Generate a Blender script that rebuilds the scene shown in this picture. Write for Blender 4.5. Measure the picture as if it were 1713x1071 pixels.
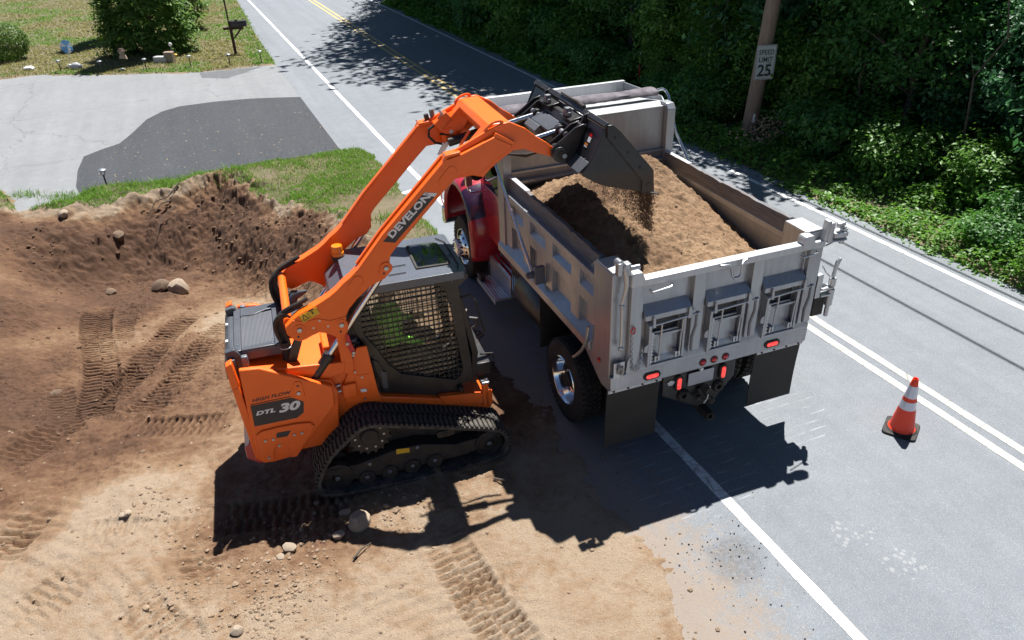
import bpy, bmesh, math, random
import numpy as np
from mathutils import Matrix, Vector
from mathutils.geometry import tessellate_polygon

scene = bpy.context.scene
for o in list(bpy.data.objects):
    bpy.data.objects.remove(o)
COL = scene.collection
PI = math.pi

# ------------------------------------------------------------------ camera
cam_data = bpy.data.cameras.new('camera')
cam_data.sensor_fit = 'HORIZONTAL'
cam_data.sensor_width = 36.0
cam_data.lens = 26.164
cam_data.clip_start = 0.1
cam_data.clip_end = 2000.0
cam = bpy.data.objects.new('camera', cam_data)
COL.objects.link(cam)
cR = Vector((0.99936232, -0.01812807, -0.03076229))
cU = Vector((0.03570638, 0.5073745, 0.86098558))
cF = Vector((0.0, 0.86153496, -0.50769825))
cam.matrix_world = Matrix(((cR.x, cU.x, -cF.x, 0.0), (cR.y, cU.y, -cF.y, 0.0), (cR.z, cU.z, -cF.z, 5.5877), (0, 0, 0, 1)))
scene.camera = cam

# ------------------------------------------------------------------ light
SUN_EL, SUN_AZ = math.radians(65.0), math.radians(20.0)      # azimuth clockwise from +Y
world = bpy.data.worlds.new('World')
scene.world = world
world.use_nodes = True
wn = world.node_tree.nodes
wn.clear()
w_out = wn.new('ShaderNodeOutputWorld')
w_bg = wn.new('ShaderNodeBackground')
w_sky = wn.new('ShaderNodeTexSky')
w_sky.sky_type = 'NISHITA'
w_sky.sun_disc = False
w_sky.sun_elevation = SUN_EL
w_sky.sun_rotation = SUN_AZ
w_sky.air_density = 0.55
w_sky.dust_density = 0.1
w_sky.ozone_density = 1.5
w_bg.inputs['Strength'].default_value = 0.05
world.node_tree.links.new(w_sky.outputs[0], w_bg.inputs[0])
world.node_tree.links.new(w_bg.outputs[0], w_out.inputs[0])
sun_data = bpy.data.lights.new('sun', 'SUN')
sun_data.energy = 5.0
sun_data.angle = math.radians(0.53)
sun_data.color = (1.0, 0.982, 0.95)
sun = bpy.data.objects.new('sun', sun_data)
COL.objects.link(sun)
sun_dir = Vector((math.cos(SUN_EL) * math.sin(SUN_AZ), math.cos(SUN_EL) * math.cos(SUN_AZ), math.sin(SUN_EL)))
sun.rotation_euler = sun_dir.to_track_quat('Z', 'Y').to_euler()
sun.location = sun_dir * 60

scene.view_settings.view_transform = 'Standard'
scene.view_settings.look = 'None'
scene.view_settings.gamma = 1.0
scene.view_settings.use_curve_mapping = False
scene.view_settings.exposure = 1.0
scene.cycles.max_bounces = 8
scene.cycles.diffuse_bounces = 2
scene.cycles.transparent_max_bounces = 12

rnd = random.Random(7)
RR = np.array([0.92699836, 0.37506538])       # road frame: across (to the right)
RF = np.array([-0.37506538, 0.92699836])      # road frame: along (away)
def road(lat, al): return (RR[0] * lat + RF[0] * al, RR[1] * lat + RF[1] * al)

# ------------------------------------------------------------------ materials
class NT:
    """tiny node-tree helper"""
    def __init__(s, name):
        s.m = bpy.data.materials.new(name); s.m.use_nodes = True
        s.t = s.m.node_tree; s.n = s.t.nodes; s.n.clear()
        s.out = s.n.new('ShaderNodeOutputMaterial')
    def link(s, a, b): s.t.links.new(a, b)
    def node(s, typ, **kw):
        nd = s.n.new(typ)
        for k, v in kw.items():
            if k in nd.inputs: nd.inputs[k].default_value = v
            else: setattr(nd, k, v)
        return nd
    def coord(s, which='Object'):
        return s.node('ShaderNodeTexCoord').outputs[which]
    def noise(s, scale, detail=4, rough=0.55, vec=None, dist=0.0, out=0):
        nd = s.node('ShaderNodeTexNoise')
        nd.inputs['Scale'].default_value = scale; nd.inputs['Detail'].default_value = detail
        nd.inputs['Roughness'].default_value = rough; nd.inputs['Distortion'].default_value = dist
        if vec is not None: s.link(vec, nd.inputs['Vector'])
        return nd.outputs[out]
    def voro(s, scale, vec=None, feature='F1', out='Distance', rand=1.0):
        nd = s.node('ShaderNodeTexVoronoi'); nd.feature = feature
        nd.inputs['Scale'].default_value = scale
        nd.inputs['Randomness'].default_value = rand
        if vec is not None: s.link(vec, nd.inputs['Vector'])
        return nd.outputs[out]
    def ramp(s, fac, stops, interp='LINEAR'):
        nd = s.node('ShaderNodeValToRGB'); cr = nd.color_ramp; cr.interpolation = interp
        while len(cr.elements) < len(stops): cr.elements.new(0.5)
        for e, (p, c) in zip(cr.elements, stops):
            e.position = p
            e.color = (c, c, c, 1) if isinstance(c, (int, float)) else (*c, 1)
        s.link(fac, nd.inputs[0]); return nd.outputs[0]
    def mix(s, fac, a, b, blend='MIX'):
        nd = s.node('ShaderNodeMix'); nd.data_type = 'RGBA'; nd.blend_type = blend
        for sock, v in ((nd.inputs[0], fac), (nd.inputs[6], a), (nd.inputs[7], b)):
            if hasattr(v, 'links'): s.link(v, sock)
            elif isinstance(v, (int, float)): sock.default_value = v
            else: sock.default_value = (*v, 1)
        return nd.outputs[2]
    def math(s, op, a, b=None, c=None, clamp=False):
        nd = s.node('ShaderNodeMath'); nd.operation = op; nd.use_clamp = clamp
        for sock, v in zip(nd.inputs, (a, b, c)):
            if v is None: continue
            if hasattr(v, 'links'): s.link(v, sock)
            else: sock.default_value = v
        return nd.outputs[0]
    def attr(s, name, out='Fac'):
        nd = s.node('ShaderNodeAttribute'); nd.attribute_name = name
        return nd.outputs[out]
    def bsdf(s, color, rough=0.5, metal=0.0, bump=None, bstr=0.3, bdist=0.01, **kw):
        b = s.node('ShaderNodeBsdfPrincipled')
        for key, v in (('Base Color', color), ('Roughness', rough), ('Metallic', metal)):
            if hasattr(v, 'links'): s.link(v, b.inputs[key])
            elif key == 'Base Color': b.inputs[key].default_value = (*v, 1)
            else: b.inputs[key].default_value = v
        for k, v in kw.items():
            key = k.replace('_', ' ')
            if hasattr(v, 'links'): s.link(v, b.inputs[key])
            else: b.inputs[key].default_value = (*v, 1) if isinstance(v, tuple) else v
        if bump is not None:
            bp = s.node('ShaderNodeBump'); bp.inputs['Strength'].default_value = bstr; bp.inputs['Distance'].default_value = bdist
            s.link(bump, bp.inputs['Height']); s.link(bp.outputs[0], b.inputs['Normal'])
        return b
    def done(s, b):
        s.link(b.outputs[0], s.out.inputs[0]); return s.m

def paint(name, col, rough=0.35, metal=0.0, var=0.12, coat=0.0, dirt=0.0, dirtcol=(0.24, 0.16, 0.095), scale=3.0):
    n = NT(name); c = n.coord()
    nz = n.noise(scale, 5, 0.6, c)
    fine = n.noise(scale * 22, 3, 0.6, c)
    base = n.mix(n.ramp(nz, [(0.3, 0.0), (0.75, 1.0)]), tuple(x * (1 - var) for x in col), tuple(min(1, x * (1 + var * 0.6)) for x in col))
    if dirt > 0:
        d = n.math('MULTIPLY', n.ramp(n.math('ADD', n.math('MULTIPLY', nz, 0.6), n.math('MULTIPLY', fine, 0.4)), [(0.42, 0.0), (0.68, 1.0)]), dirt)
        base = n.mix(d, base, dirtcol)
    rg = n.math('ADD', n.math('MULTIPLY', n.math('SUBTRACT', fine, 0.5), 0.25), rough, clamp=True)
    b = n.bsdf(base, rg, metal, bump=fine, bstr=0.04, bdist=0.004)
    b.inputs['Coat Weight'].default_value = coat; b.inputs['Coat Roughness'].default_value = 0.08
    return n.done(b)

M = {}
M['orange'] = paint('orange paint', (0.86, 0.128, 0.004), 0.42, var=0.06, coat=0.05, dirt=0.04)
def mk_orange():
    n = NT('orange machine paint'); c = n.coord(); xyz = n.node('ShaderNodeSeparateXYZ'); n.link(c, xyz.inputs[0])
    nz = n.noise(3.0, 5, .6, c); fine = n.noise(55, 4, .65, c); blot = n.noise(9, 5, .7, c)
    base = n.mix(n.ramp(nz, [(.3, 0.), (.75, 1.)]), (.86, .122, .004), (.92, .142, .005))
    low = n.math('MULTIPLY', n.math('SUBTRACT', 1.25, xyz.outputs[2]), 0.75, clamp=True)
    d = n.math('MULTIPLY', n.math('ADD', n.math('MULTIPLY', low, .34), .05), n.ramp(n.math('ADD', n.math('MULTIPLY', blot, .6), n.math('MULTIPLY', fine, .4)), [(.40, 0.), (.66, 1.)]))
    base = n.mix(d, base, (.27, .17, .10))
    mp = n.node('ShaderNodeMapping'); mp.inputs['Scale'].default_value = (3, 3, 40); mp.inputs['Rotation'].default_value = (.2, .7, 0); n.link(c, mp.inputs[0])
    sc = n.ramp(n.noise(2.5, 3, .6, mp.outputs[0]), [(.70, 0.), (.74, .5)])
    base = n.mix(n.math('MULTIPLY', sc, n.ramp(blot, [(.5, 0.), (.6, 1.)])), base, (.45, .09, .02))
    rg = n.math('ADD', n.math('ADD', n.math('MULTIPLY', fine, .2), .28), n.math('MULTIPLY', d, .5), clamp=True)
    b = n.bsdf(base, rg, bump=fine, bstr=.05, bdist=.004); b.inputs['Coat Weight'].default_value = .08
    return n.done(b)
M['orange'] = mk_orange()
M['black'] = paint('black paint', (0.014, 0.015, 0.017), 0.38, var=0.3, dirt=0.12, scale=5)
M['satin'] = paint('satin dark grey panel', (0.066, 0.073, 0.086), 0.40, var=0.2, dirt=0.08)
M['grille'] = paint('grey grille metal', (0.16, 0.165, 0.18), 0.45, var=0.15, metal=0.3)
M['rubber'] = paint('black rubber', (0.016, 0.0155, 0.015), 0.75, var=0.35, dirt=0.15, scale=8)
M['tyre'] = paint('tyre rubber', (0.018, 0.0165, 0.0155), 0.8, var=0.35, dirt=0.22, scale=9, dirtcol=(0.10, 0.07, 0.05))
M['track'] = paint('dusty track rubber', (0.030, 0.028, 0.026), 0.85, var=0.4, dirt=0.55, dirtcol=(0.24, 0.20, 0.155), scale=10)
M['frame_dirty'] = paint('dirty dark steel', (0.026, 0.022, 0.019), 0.7, var=0.4, dirt=0.45, dirtcol=(0.085, 0.055, 0.035), scale=9)
M['red'] = paint('dark red paint', (0.40, 0.020, 0.034), 0.22, var=0.1, coat=0.8, dirt=0.05)
M['maroon'] = paint('deep purple stripe paint', (0.035, 0.012, 0.035), 0.22, var=0.1, coat=0.8)
M['red_lever'] = paint('bright red paint', (0.55, 0.012, 0.02), 0.4, coat=0.2)
M['chrome'] = paint('polished metal', (0.80, 0.80, 0.80), 0.10, 1.0, var=0.06)
M['rod'] = paint('hard chrome rod', (0.72, 0.73, 0.75), 0.18, 1.0, var=0.05)
M['bolt'] = paint('zinc bolt', (0.42, 0.47, 0.52), 0.35, 0.9, var=0.2)
M['silver'] = paint('silver hardware', (0.46, 0.47, 0.49), 0.38, 0.85, var=0.15, dirt=0.05)
M['white'] = paint('white paint', (0.72, 0.72, 0.72), 0.45, var=0.06)
M['plate_grey'] = paint('plain grey plate', (0.42, 0.42, 0.43), 0.5, var=0.06)
M['yellow'] = paint('yellow sticker', (0.70, 0.42, 0.02), 0.5, var=0.06)
M['decal_grey'] = paint('charcoal sticker', (0.035, 0.034, 0.036), 0.55, var=0.08)
M['amber'] = paint('amber lens', (0.80, 0.22, 0.005), 0.2, coat=0.5)
M['rock'] = paint('tan stone', (0.33, 0.26, 0.19), 0.9, var=0.35, scale=8)
M['wood_dark'] = paint('dark red stained wood', (0.055, 0.022, 0.015), 0.75, var=0.4, scale=8)
M['flap'] = paint('rubber mud flap', (0.024, 0.021, 0.018), 0.72, var=0.2, dirt=0.25, dirtcol=(0.05, 0.042, 0.034), scale=2.0)
M['seat'] = paint('seat vinyl', (0.03, 0.03, 0.03), 0.6)

def mk_lens():
    n = NT('lit red lens'); c = n.coord()
    v = n.voro(90, c)
    col = n.ramp(v, [(0.0, (1.0, 0.20, 0.16)), (0.6, (0.75, 0.02, 0.02))])
    b = n.bsdf(col, 0.25)
    n.link(col, b.inputs['Emission Color']); b.inputs['Emission Strength'].default_value = 0.55
    return n.done(b)
M['lens_lit'] = mk_lens()
M['lens_red'] = paint('red lens', (0.55, 0.01, 0.012), 0.15, coat=0.6)

def mk_steel(name, base, rough, dirt, metal=0.85):
    n = NT(name); c = n.coord()
    mp = n.node('ShaderNodeMapping'); mp.inputs['Scale'].default_value = (9.0, 9.0, 0.7); n.link(c, mp.inputs[0])
    streak = n.noise(2.5, 5, 0.65, mp.outputs[0])
    blot = n.noise(2.3, 5, 0.6, c)
    fine = n.noise(60, 3, 0.6, c)
    col = n.mix(n.ramp(streak, [(0.3, 0.0), (0.7, 1.0)]), tuple(x * 0.82 for x in base), base)
    d = n.math('MULTIPLY', n.ramp(n.math('ADD', n.math('MULTIPLY', blot, 0.7), n.math('MULTIPLY', fine, 0.3)), [(0.45, 0.0), (0.7, 1.0)]), dirt)
    col = n.mix(d, col, (0.20, 0.15, 0.11))
    rs = n.math('MULTIPLY', n.ramp(streak, [(0.60, 0.0), (0.72, 1.0)]), n.ramp(blot, [(0.45, 0.0), (0.6, 0.45)]))
    col = n.mix(rs, col, (0.17, 0.105, 0.065))
    scr = n.node('ShaderNodeMapping'); scr.inputs['Scale'].default_value = (2, 2, 45); n.link(c, scr.inputs[0])
    col = n.mix(n.ramp(n.noise(3.0, 3, 0.6, scr.outputs[0]), [(0.68, 0.0), (0.74, 0.35)]), col, tuple(x * 0.5 for x in base))
    rg = n.math('ADD', n.math('MULTIPLY', n.math('SUBTRACT', blot, 0.5), 0.35), rough, clamp=True)
    rg = n.math('ADD', rg, n.math('MULTIPLY', d, 0.4), clamp=True)
    mt = n.math('MULTIPLY', n.math('SUBTRACT', 1.0, d), metal)
    b = n.bsdf(col, rg, mt, bump=blot, bstr=0.06, bdist=0.02)
    return n.done(b)
M['steel'] = mk_steel('weathered stainless body', (0.40, 0.415, 0.44), 0.34, 0.13, 0.6)
M['roof'] = paint('blue grey cab roof', (0.095, 0.105, 0.125), 0.30, var=0.12, coat=0.2)
M['steel_in'] = mk_steel('scuffed bed interior steel', (0.36, 0.365, 0.375), 0.45, 0.32, 0.55)
M['steel_white'] = mk_steel('pale galvanised panel', (0.55, 0.56, 0.57), 0.42, 0.05, 0.4)

def mk_glass(name, tint, alpha):
    n = NT(name)
    g = n.node('ShaderNodeBsdfGlossy'); g.inputs['Roughness'].default_value = 0.03
    t = n.node('ShaderNodeBsdfTransparent'); t.inputs[0].default_value = (*tint, 1)
    fr = n.node('ShaderNodeFresnel'); fr.inputs[0].default_value = 1.45
    mx = n.node('ShaderNodeMixShader'); n.link(fr.outputs[0], mx.inputs[0]); n.link(t.outputs[0], mx.inputs[1]); n.link(g.outputs[0], mx.inputs[2])
    n.link(mx.outputs[0], n.out.inputs[0]); return n.m
M['glass'] = mk_glass('clear cab glass', (0.94, 0.965, 0.96), 0.1)
M['glass_dark'] = mk_glass('tinted glass', (0.12, 0.13, 0.14), 0.1)

# ------------------------------------------------------------------ mesh building
class MB:
    def __init__(s): s.v = []; s.f = []; s.m = []
    def add(s, verts, faces, mat=0, X=None):
        b = len(s.v)
        if X is not None: verts = [X @ Vector(p) for p in verts]
        s.v.extend([tuple(p) for p in verts])
        s.f.extend([tuple(i + b for i in f) for f in faces]); s.m.extend([mat] * len(faces))
        return s
    def bx(s, x0, x1, y0, y1, z0, z1, mat=0, X=None):
        v = [(x0, y0, z0), (x1, y0, z0), (x1, y1, z0), (x0, y1, z0), (x0, y0, z1), (x1, y0, z1), (x1, y1, z1), (x0, y1, z1)]
        return s.add(v, [(0, 3, 2, 1), (4, 5, 6, 7), (0, 1, 5, 4), (1, 2, 6, 5), (2, 3, 7, 6), (3, 0, 4, 7)], mat, X)
    def prism(s, poly, a0, a1, axis='y', mat=0, holes=(), X=None):
        """extrude a 2-D outline; axis y: (x,z), x: (y,z), z: (x,y)"""
        def P(p, a):
            if axis == 'y': return (p[0], a, p[1])
            if axis == 'x': return (a, p[0], p[1])
            return (p[0], p[1], a)
        loops = [list(poly)] + [list(h) for h in holes]
        def area(l): return sum(l[i][0] * l[(i + 1) % len(l)][1] - l[(i + 1) % len(l)][0] * l[i][1] for i in range(len(l)))
        loops = [l if (area(l) > 0) == (k == 0) else l[::-1] for k, l in enumerate(loops)]
        flat = [p for l in loops for p in l]; N = len(flat)
        v = [P(p, a0) for p in flat] + [P(p, a1) for p in flat]
        f = []
        flip = (axis == 'y')
        if not holes:
            n = len(poly)
            f.append(tuple(range(n - 1, -1, -1))); f.append(tuple(range(n, 2 * n)))
        else:
            for t in tessellate_polygon([[Vector((p[0], p[1], 0)) for p in l] for l in loops]):
                a, b, c = t
                ar = (flat[b][0] - flat[a][0]) * (flat[c][1] - flat[a][1]) - (flat[c][0] - flat[a][0]) * (flat[b][1] - flat[a][1])
                if ar < 0: a, b, c = a, c, b
                f.append((c, b, a)); f.append((a + N, b + N, c + N))
        o = 0
        for l in loops:
            n = len(l)
            for i in range(n):
                j = (i + 1) % n
                f.append((o + i, o + j, N + o + j, N + o + i))
            o += n
        if flip ^ (a1 < a0): f = [q[::-1] for q in f]
        return s.add(v, f, mat, X)
    def cyl(s, p0, p1, r0, r1=None, n=16, caps=True, mat=0):
        r1 = r0 if r1 is None else r1
        p0, p1 = Vector(p0), Vector(p1); d = (p1 - p0).normalized()
        a = d.orthogonal().normalized(); b = d.cross(a)
        v = []
        for p, r in ((p0, r0), (p1, r1)):
            for i in range(n):
                t = 2 * PI * i / n; v.append(p + a * (r * math.cos(t)) + b * (r * math.sin(t)))
        f = [(i, (i + 1) % n, n + (i + 1) % n, n + i) for i in range(n)]
        if caps: f += [tuple(range(n - 1, -1, -1)), tuple(range(n, 2 * n))]
        return s.add(v, f, mat)
    def tube(s, pts, r, n=8, mat=0, caps=True, closed=False):
        pts = [Vector(p) for p in pts]; N = len(pts)
        rs = r if isinstance(r, (list, tuple)) else [r] * N
        v = []; up = None
        for i, p in enumerate(pts):
            if closed: d = pts[(i + 1) % N] - pts[i - 1]
            else: d = pts[min(i + 1, N - 1)] - pts[max(i - 1, 0)]
            d.normalize()
            if up is None: up = d.orthogonal().normalized()
            else:
                up = up - d * up.dot(d)
                up = up.normalized() if up.length > 1e-6 else d.orthogonal().normalized()
            b = d.cross(up)
            for k in range(n):
                t = 2 * PI * k / n; v.append(p + up * (rs[i] * math.cos(t)) + b * (rs[i] * math.sin(t)))
        f = []
        for i in range(N if closed else N - 1):
            j = (i + 1) % N
            for k in range(n):
                f.append((i * n + k, i * n + (k + 1) % n, j * n + (k + 1) % n, j * n + k))
        if caps and not closed: f += [tuple(range(n - 1, -1, -1)), tuple(range((N - 1) * n, N * n))]
        return s.add(v, f, mat)
    def lathe(s, prof, origin, axis, n=32, mat=0, closed=False):
        """prof: (radius, height along axis)"""
        o = Vector(origin); d = Vector(axis).normalized(); a = d.orthogonal().normalized(); b = d.cross(a)
        v = []; m = len(prof)
        for i in range(n):
            t = 2 * PI * i / n; e = a * math.cos(t) + b * math.sin(t)
            for r, h in prof: v.append(o + d * h + e * r)
        f = []
        for i in range(n):
            j = (i + 1) % n
            for k in range(m if closed else m - 1):
                k2 = (k + 1) % m
                f.append((i * m + k, j * m + k, j * m + k2, i * m + k2))
        return s.add(v, f, mat)
    def sphere(s, c, r, n=12, mat=0, sc=(1, 1, 1)):
        c = Vector(c); v = [c + Vector((0, 0, r * sc[2]))]; m = n // 2
        for i in range(1, m):
            ph = PI * i / m
            for k in range(n):
                t = 2 * PI * k / n
                v.append(c + Vector((r * sc[0] * math.sin(ph) * math.cos(t), r * sc[1] * math.sin(ph) * math.sin(t), r * sc[2] * math.cos(ph))))
        v.append(c - Vector((0, 0, r * sc[2]))); L = len(v) - 1
        f = [(0, 1 + k, 1 + (k + 1) % n) for k in range(n)]
        for i in range(m - 2):
            for k in range(n):
                a = 1 + i * n + k; b = 1 + i * n + (k + 1) % n
                f.append((a, a + n, b + n, b))
        f += [(L, 1 + (m - 2) * n + (k + 1) % n, 1 + (m - 2) * n + k) for k in range(n)]
        return s.add(v, f, mat)
    def mesh(s, name, mats, smooth=True, angle=35):
        me = bpy.data.meshes.new(name)
        me.from_pydata(s.v, [], s.f)
        for m in (mats if isinstance(mats, (list, tuple)) else [mats]): me.materials.append(M[m] if isinstance(m, str) else m)
        if any(s.m): me.polygons.foreach_set('material_index', s.m)
        if smooth:
            me.polygons.foreach_set('use_smooth', [True] * len(me.polygons))
            me.set_sharp_from_angle(angle=math.radians(angle))
        me.update()
        return me
    def build(s, name, mats, parent=None, bevel=0.0, smooth=True, loc=None, rot=None, angle=35, seg=2):
        o = bpy.data.objects.new(name, s.mesh(name, mats, smooth, angle))
        COL.objects.link(o)
        if parent is not None: o.parent = parent
        if loc is not None: o.location = loc
        if rot is not None: o.rotation_euler = rot
        if bevel > 0:
            md = o.modifiers.new('bevel', 'BEVEL'); md.width = bevel; md.segments = seg; md.limit_method = 'ANGLE'; md.angle_limit = math.radians(40)
        return o

def tag(o, label, cat, group=None):
    o['label'] = label; o['category'] = cat
    if group: o['group'] = group
    return o
def thing(name, label, cat, loc=(0, 0, 0), rotz=0.0, group=None):
    o = bpy.data.objects.new(name, None); o.empty_display_size = 0.3
    COL.objects.link(o); o.location = loc; o.rotation_euler = (0, 0, rotz)
    return tag(o, label, cat, group)
def struct(o): o['kind'] = 'structure'; return o
def stuff(o, label=None, cat=None):
    o['kind'] = 'stuff'
    if label: o['label'] = label; o['category'] = cat
    return o
def copy_obj(o, parent=None, loc=None, rot=None, scale=None):
    c = o.copy(); COL.objects.link(c); c.parent = parent
    if loc is not None: c.location = loc
    if rot is not None: c.rotation_euler = rot
    if scale is not None: c.scale = scale
    return c
def copy_tree(o, loc=None, rotz=None, scale=None):
    r = o.copy(); COL.objects.link(r)
    if loc is not None: r.location = loc
    if rotz is not None: r.rotation_euler = (0, 0, rotz)
    if scale is not None: r.scale = scale
    for ch in o.children:
        c = ch.copy(); COL.objects.link(c); c.parent = r
        for g in ch.children:
            d = g.copy(); COL.objects.link(d); d.parent = c
    return r
def text_mesh(name, body, size, mat, parent, X, shear=0.0, extrude=0.002, xscale=1.0, bold=0.0, spacing=1.0, align='LEFT'):
    cu = bpy.data.curves.new(name, 'FONT'); cu.body = body; cu.size = size; cu.shear = shear
    cu.extrude = extrude; cu.offset = bold; cu.space_character = spacing; cu.align_x = align; cu.resolution_u = 3
    t = bpy.data.objects.new(name, cu); COL.objects.link(t)
    dg = bpy.context.evaluated_depsgraph_get(); dg.update()
    me = bpy.data.meshes.new_from_object(t.evaluated_get(dg))
    bpy.data.objects.remove(t)
    me.transform(X @ Matrix.Diagonal((xscale, 1, 1, 1)))
    me.materials.clear(); me.materials.append(M[mat]); me.name = name
    o = bpy.data.objects.new(name, me); COL.objects.link(o); o.parent = parent
    return o
def circle(cx, cz, r, n=16, a0=0.0, a1=2 * PI, full=True):
    k = n if full else n - 1
    return [(cx + r * math.cos(a0 + (a1 - a0) * i / k), cz + r * math.sin(a0 + (a1 - a0) * i / k)) for i in range(n)]
def rrect(x0, x1, z0, z1, r, n=4):
    p = []
    for cx, cz, a in ((x1 - r, z1 - r, 0), (x0 + r, z1 - r, PI / 2), (x0 + r, z0 + r, PI), (x1 - r, z0 + r, 1.5 * PI)):
        for i in range(n + 1):
            t = a + PI / 2 * i / n; p.append((cx + r * math.cos(t), cz + r * math.sin(t)))
    return p

# numpy value noise
def vnoise(x, y, seed=0):
    xi = np.floor(x).astype(np.int64); yi = np.floor(y).astype(np.int64)
    fx = x - xi; fy = y - yi
    fx = fx * fx * fx * (fx * (fx * 6 - 15) + 10); fy = fy * fy * fy * (fy * (fy * 6 - 15) + 10)
    def h(a, b):
        n = (a * 374761393 + b * 668265263 + seed * 1442695041) & 0x7fffffff
        n = ((n ^ (n >> 13)) * 1274126177) & 0x7fffffff
        n = n ^ (n >> 16)
        return (n & 0xffff) / 65535.0
    a = h(xi, yi); b = h(xi + 1, yi); c = h(xi, yi + 1); d = h(xi + 1, yi + 1)
    return (a + (b - a) * fx) * (1 - fy) + (c + (d - c) * fx) * fy - 0.5
def fbm(x, y, scale, octv=4, seed=0, gain=0.5):
    s = np.zeros_like(x); a = 1.0
    for k in range(octv):
        ang = 0.7 * k + 0.3
        u = x * math.cos(ang) - y * math.sin(ang); v = x * math.sin(ang) + y * math.cos(ang)
        s += a * vnoise(u * scale + 17.3 * k, v * scale - 9.1 * k, seed + k)
        scale *= 2.03; a *= gain
    return s
def worley(x, y, scale, seed=0):
    x, y = x * scale, y * scale; xi = np.floor(x).astype(np.int64); yi = np.floor(y).astype(np.int64); best = np.full(x.shape, 9.0)
    for dx in (-1, 0, 1):
        for dy in (-1, 0, 1):
            a, b = xi + dx, yi + dy
            n = (a * 374761393 + b * 668265263 + seed * 1442695041) & 0x7fffffff
            n = ((n ^ (n >> 13)) * 1274126177) & 0x7fffffff; n = n ^ (n >> 16)
            m = (n * 48271 + 11) & 0x7fffffff
            jx, jy = (n & 0xffff) / 65535.0, ((m >> 8) & 0xffff) / 65535.0
            best = np.minimum(best, (a + jx - x) ** 2 + (b + jy - y) ** 2)
    return np.sqrt(best)
def sstep(a, b, x):
    t = np.clip((x - a) / (b - a), 0, 1); return t * t * (3 - 2 * t)


# ================================================================== THE SETTING
# ------------------------------------------------------------------ terrain heights
CTRL = [ # world x, y, height
 *[(*p[:2], p[2]) for p in (
 (-9.435, 12.701, -0.020), (-8.835, 13.553, -0.250), (-8.052, 14.364, -0.380), (-7.065, 14.965, -0.500), (-5.715, 14.746, -0.500), (-4.465, 13.839, -0.420), (-3.471, 12.904, -0.250),
 (-8.526, 11.035, -0.150), (-8.114, 12.314, -0.620), (-7.471, 12.773, -0.760), (-6.333, 12.762, -0.800), (-5.125, 12.633, -0.680), (-4.202, 12.280, -0.450), (-3.304, 11.831, -0.200), (-2.399, 11.519, -0.080),
 (-7.352, 11.334, -0.720), (-6.279, 11.258, -0.720), (-5.187, 11.179, -0.600), (-5.636, 7.976, -0.300), (-4.654, 8.512, -0.340), (-5.555, 9.595, -0.520), (-4.023, 9.830, -0.300),
 (-7.278, 8.950, -0.020), (-7.565, 10.201, -0.380), (-6.444, 7.511, -0.000), (-6.538, 8.362, -0.250), (-5.418, 6.895, -0.100), (-5.781, 6.372, 0.020), (-3.956, 6.793, -0.080), (-3.122, 7.372, -0.040),
 (-2.067, 5.836, 0.000), (-0.100, 6.414, -0.020), (-1.120, 6.548, 0.000), (-1.876, 7.019, 0.000), (-3.042, 8.217, -0.100), (-2.625, 9.410, -0.100), (-1.365, 9.227, -0.040), (-0.911, 10.635, -0.020),
 (-4.796, 4.686, 0.060), (-3.148, 4.655, 0.010), (-3.579, 5.823, 0.000), (-4.059, 5.976, 0.090), (-4.589, 5.843, 0.030), (-1.489, 4.592, 0.000), (-0.120, 4.874, 0.000), (0.767, 5.204, 0.000), (-0.474, 8.206, -0.010), (0.301, 7.752, -0.010), (0.905, 4.177, 0.000))],
 (-13, 15, -.2), (-12, 11, .0), (-10, 7, .1), (-8, 3, .05), (-4, 1, 0), (0, 1, 0), (3, 1, 0), (-9.5, 12, .0), (-8, 16, -.5), (-5, 16, -.5), (-2, 14, -.15)]
MOIST = [
 (-7.743, 13.711) + (1,), (-8.317, 12.292) + (1,), (-8.957, 11.882) + (.8,), (-5.670, 14.667) + (.95,), (-4.238, 13.993) + (.8,), (-6.524, 13.351) + (1,), (-6.886, 8.889) + (.95,), (-6.476, 9.624) + (.65,),
 (-5.071, 9.533) + (.5,), (-4.824, 7.929) + (.65,), (-5.956, 7.372) + (.9,), (-5.689, 6.199) + (.6,), (-4.915, 6.648) + (.6,), (-3.980, 6.915) + (.5,), (-3.249, 7.328) + (.4,), (-3.974, 6.021) + (.1,),
 (-4.460, 5.069) + (.0,), (-3.153, 4.663) + (.15,), (-2.120, 4.964) + (.18,), (-0.941, 4.568) + (.05,), (0.162, 4.861) + (0,), (0.684, 4.498) + (0,), (-1.059, 5.874) + (.15,), (-0.079, 7.893) + (.8,),
 (-0.305, 6.931) + (.5,), (0.277, 7.243) + (.35,), (-1.671, 5.729) + (.3,), (-2.620, 5.776) + (.55,), (-9.887, 13.632) + (.25,), (-9.408, 14.044) + (.1,), (-7.960, 14.550) + (.25,), (-6.908, 15.029) + (.15,), (-4.400, 14.044) + (.2,), (-3.399, 13.187) + (.25,),
 (-4.631, 11.823) + (.2,), (-3.175, 12.348) + (.25,), (-1.355, 9.161) + (.4,), (-2.560, 14.373) + (.3,), (-0.664, 9.114) + (.6,), (-10, 3, 0), (2, 2, 0), (-12, 16, .3), (-10, 9, .7)]
def tps_fit(P):
    P = np.array(P, float); n = len(P); xy = P[:, :2]
    d2 = ((xy[:, None] - xy[None]) ** 2).sum(-1)
    K = d2 * np.log(d2 + 1e-9) * 0.5 + np.eye(n) * 0.02
    A = np.zeros((n + 3, n + 3)); A[:n, :n] = K; A[:n, n] = 1; A[:n, n + 1:] = xy; A[n, :n] = 1; A[n + 1:, :n] = xy.T
    return xy, np.linalg.solve(A, np.concatenate([P[:, 2], [0, 0, 0]]))
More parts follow.
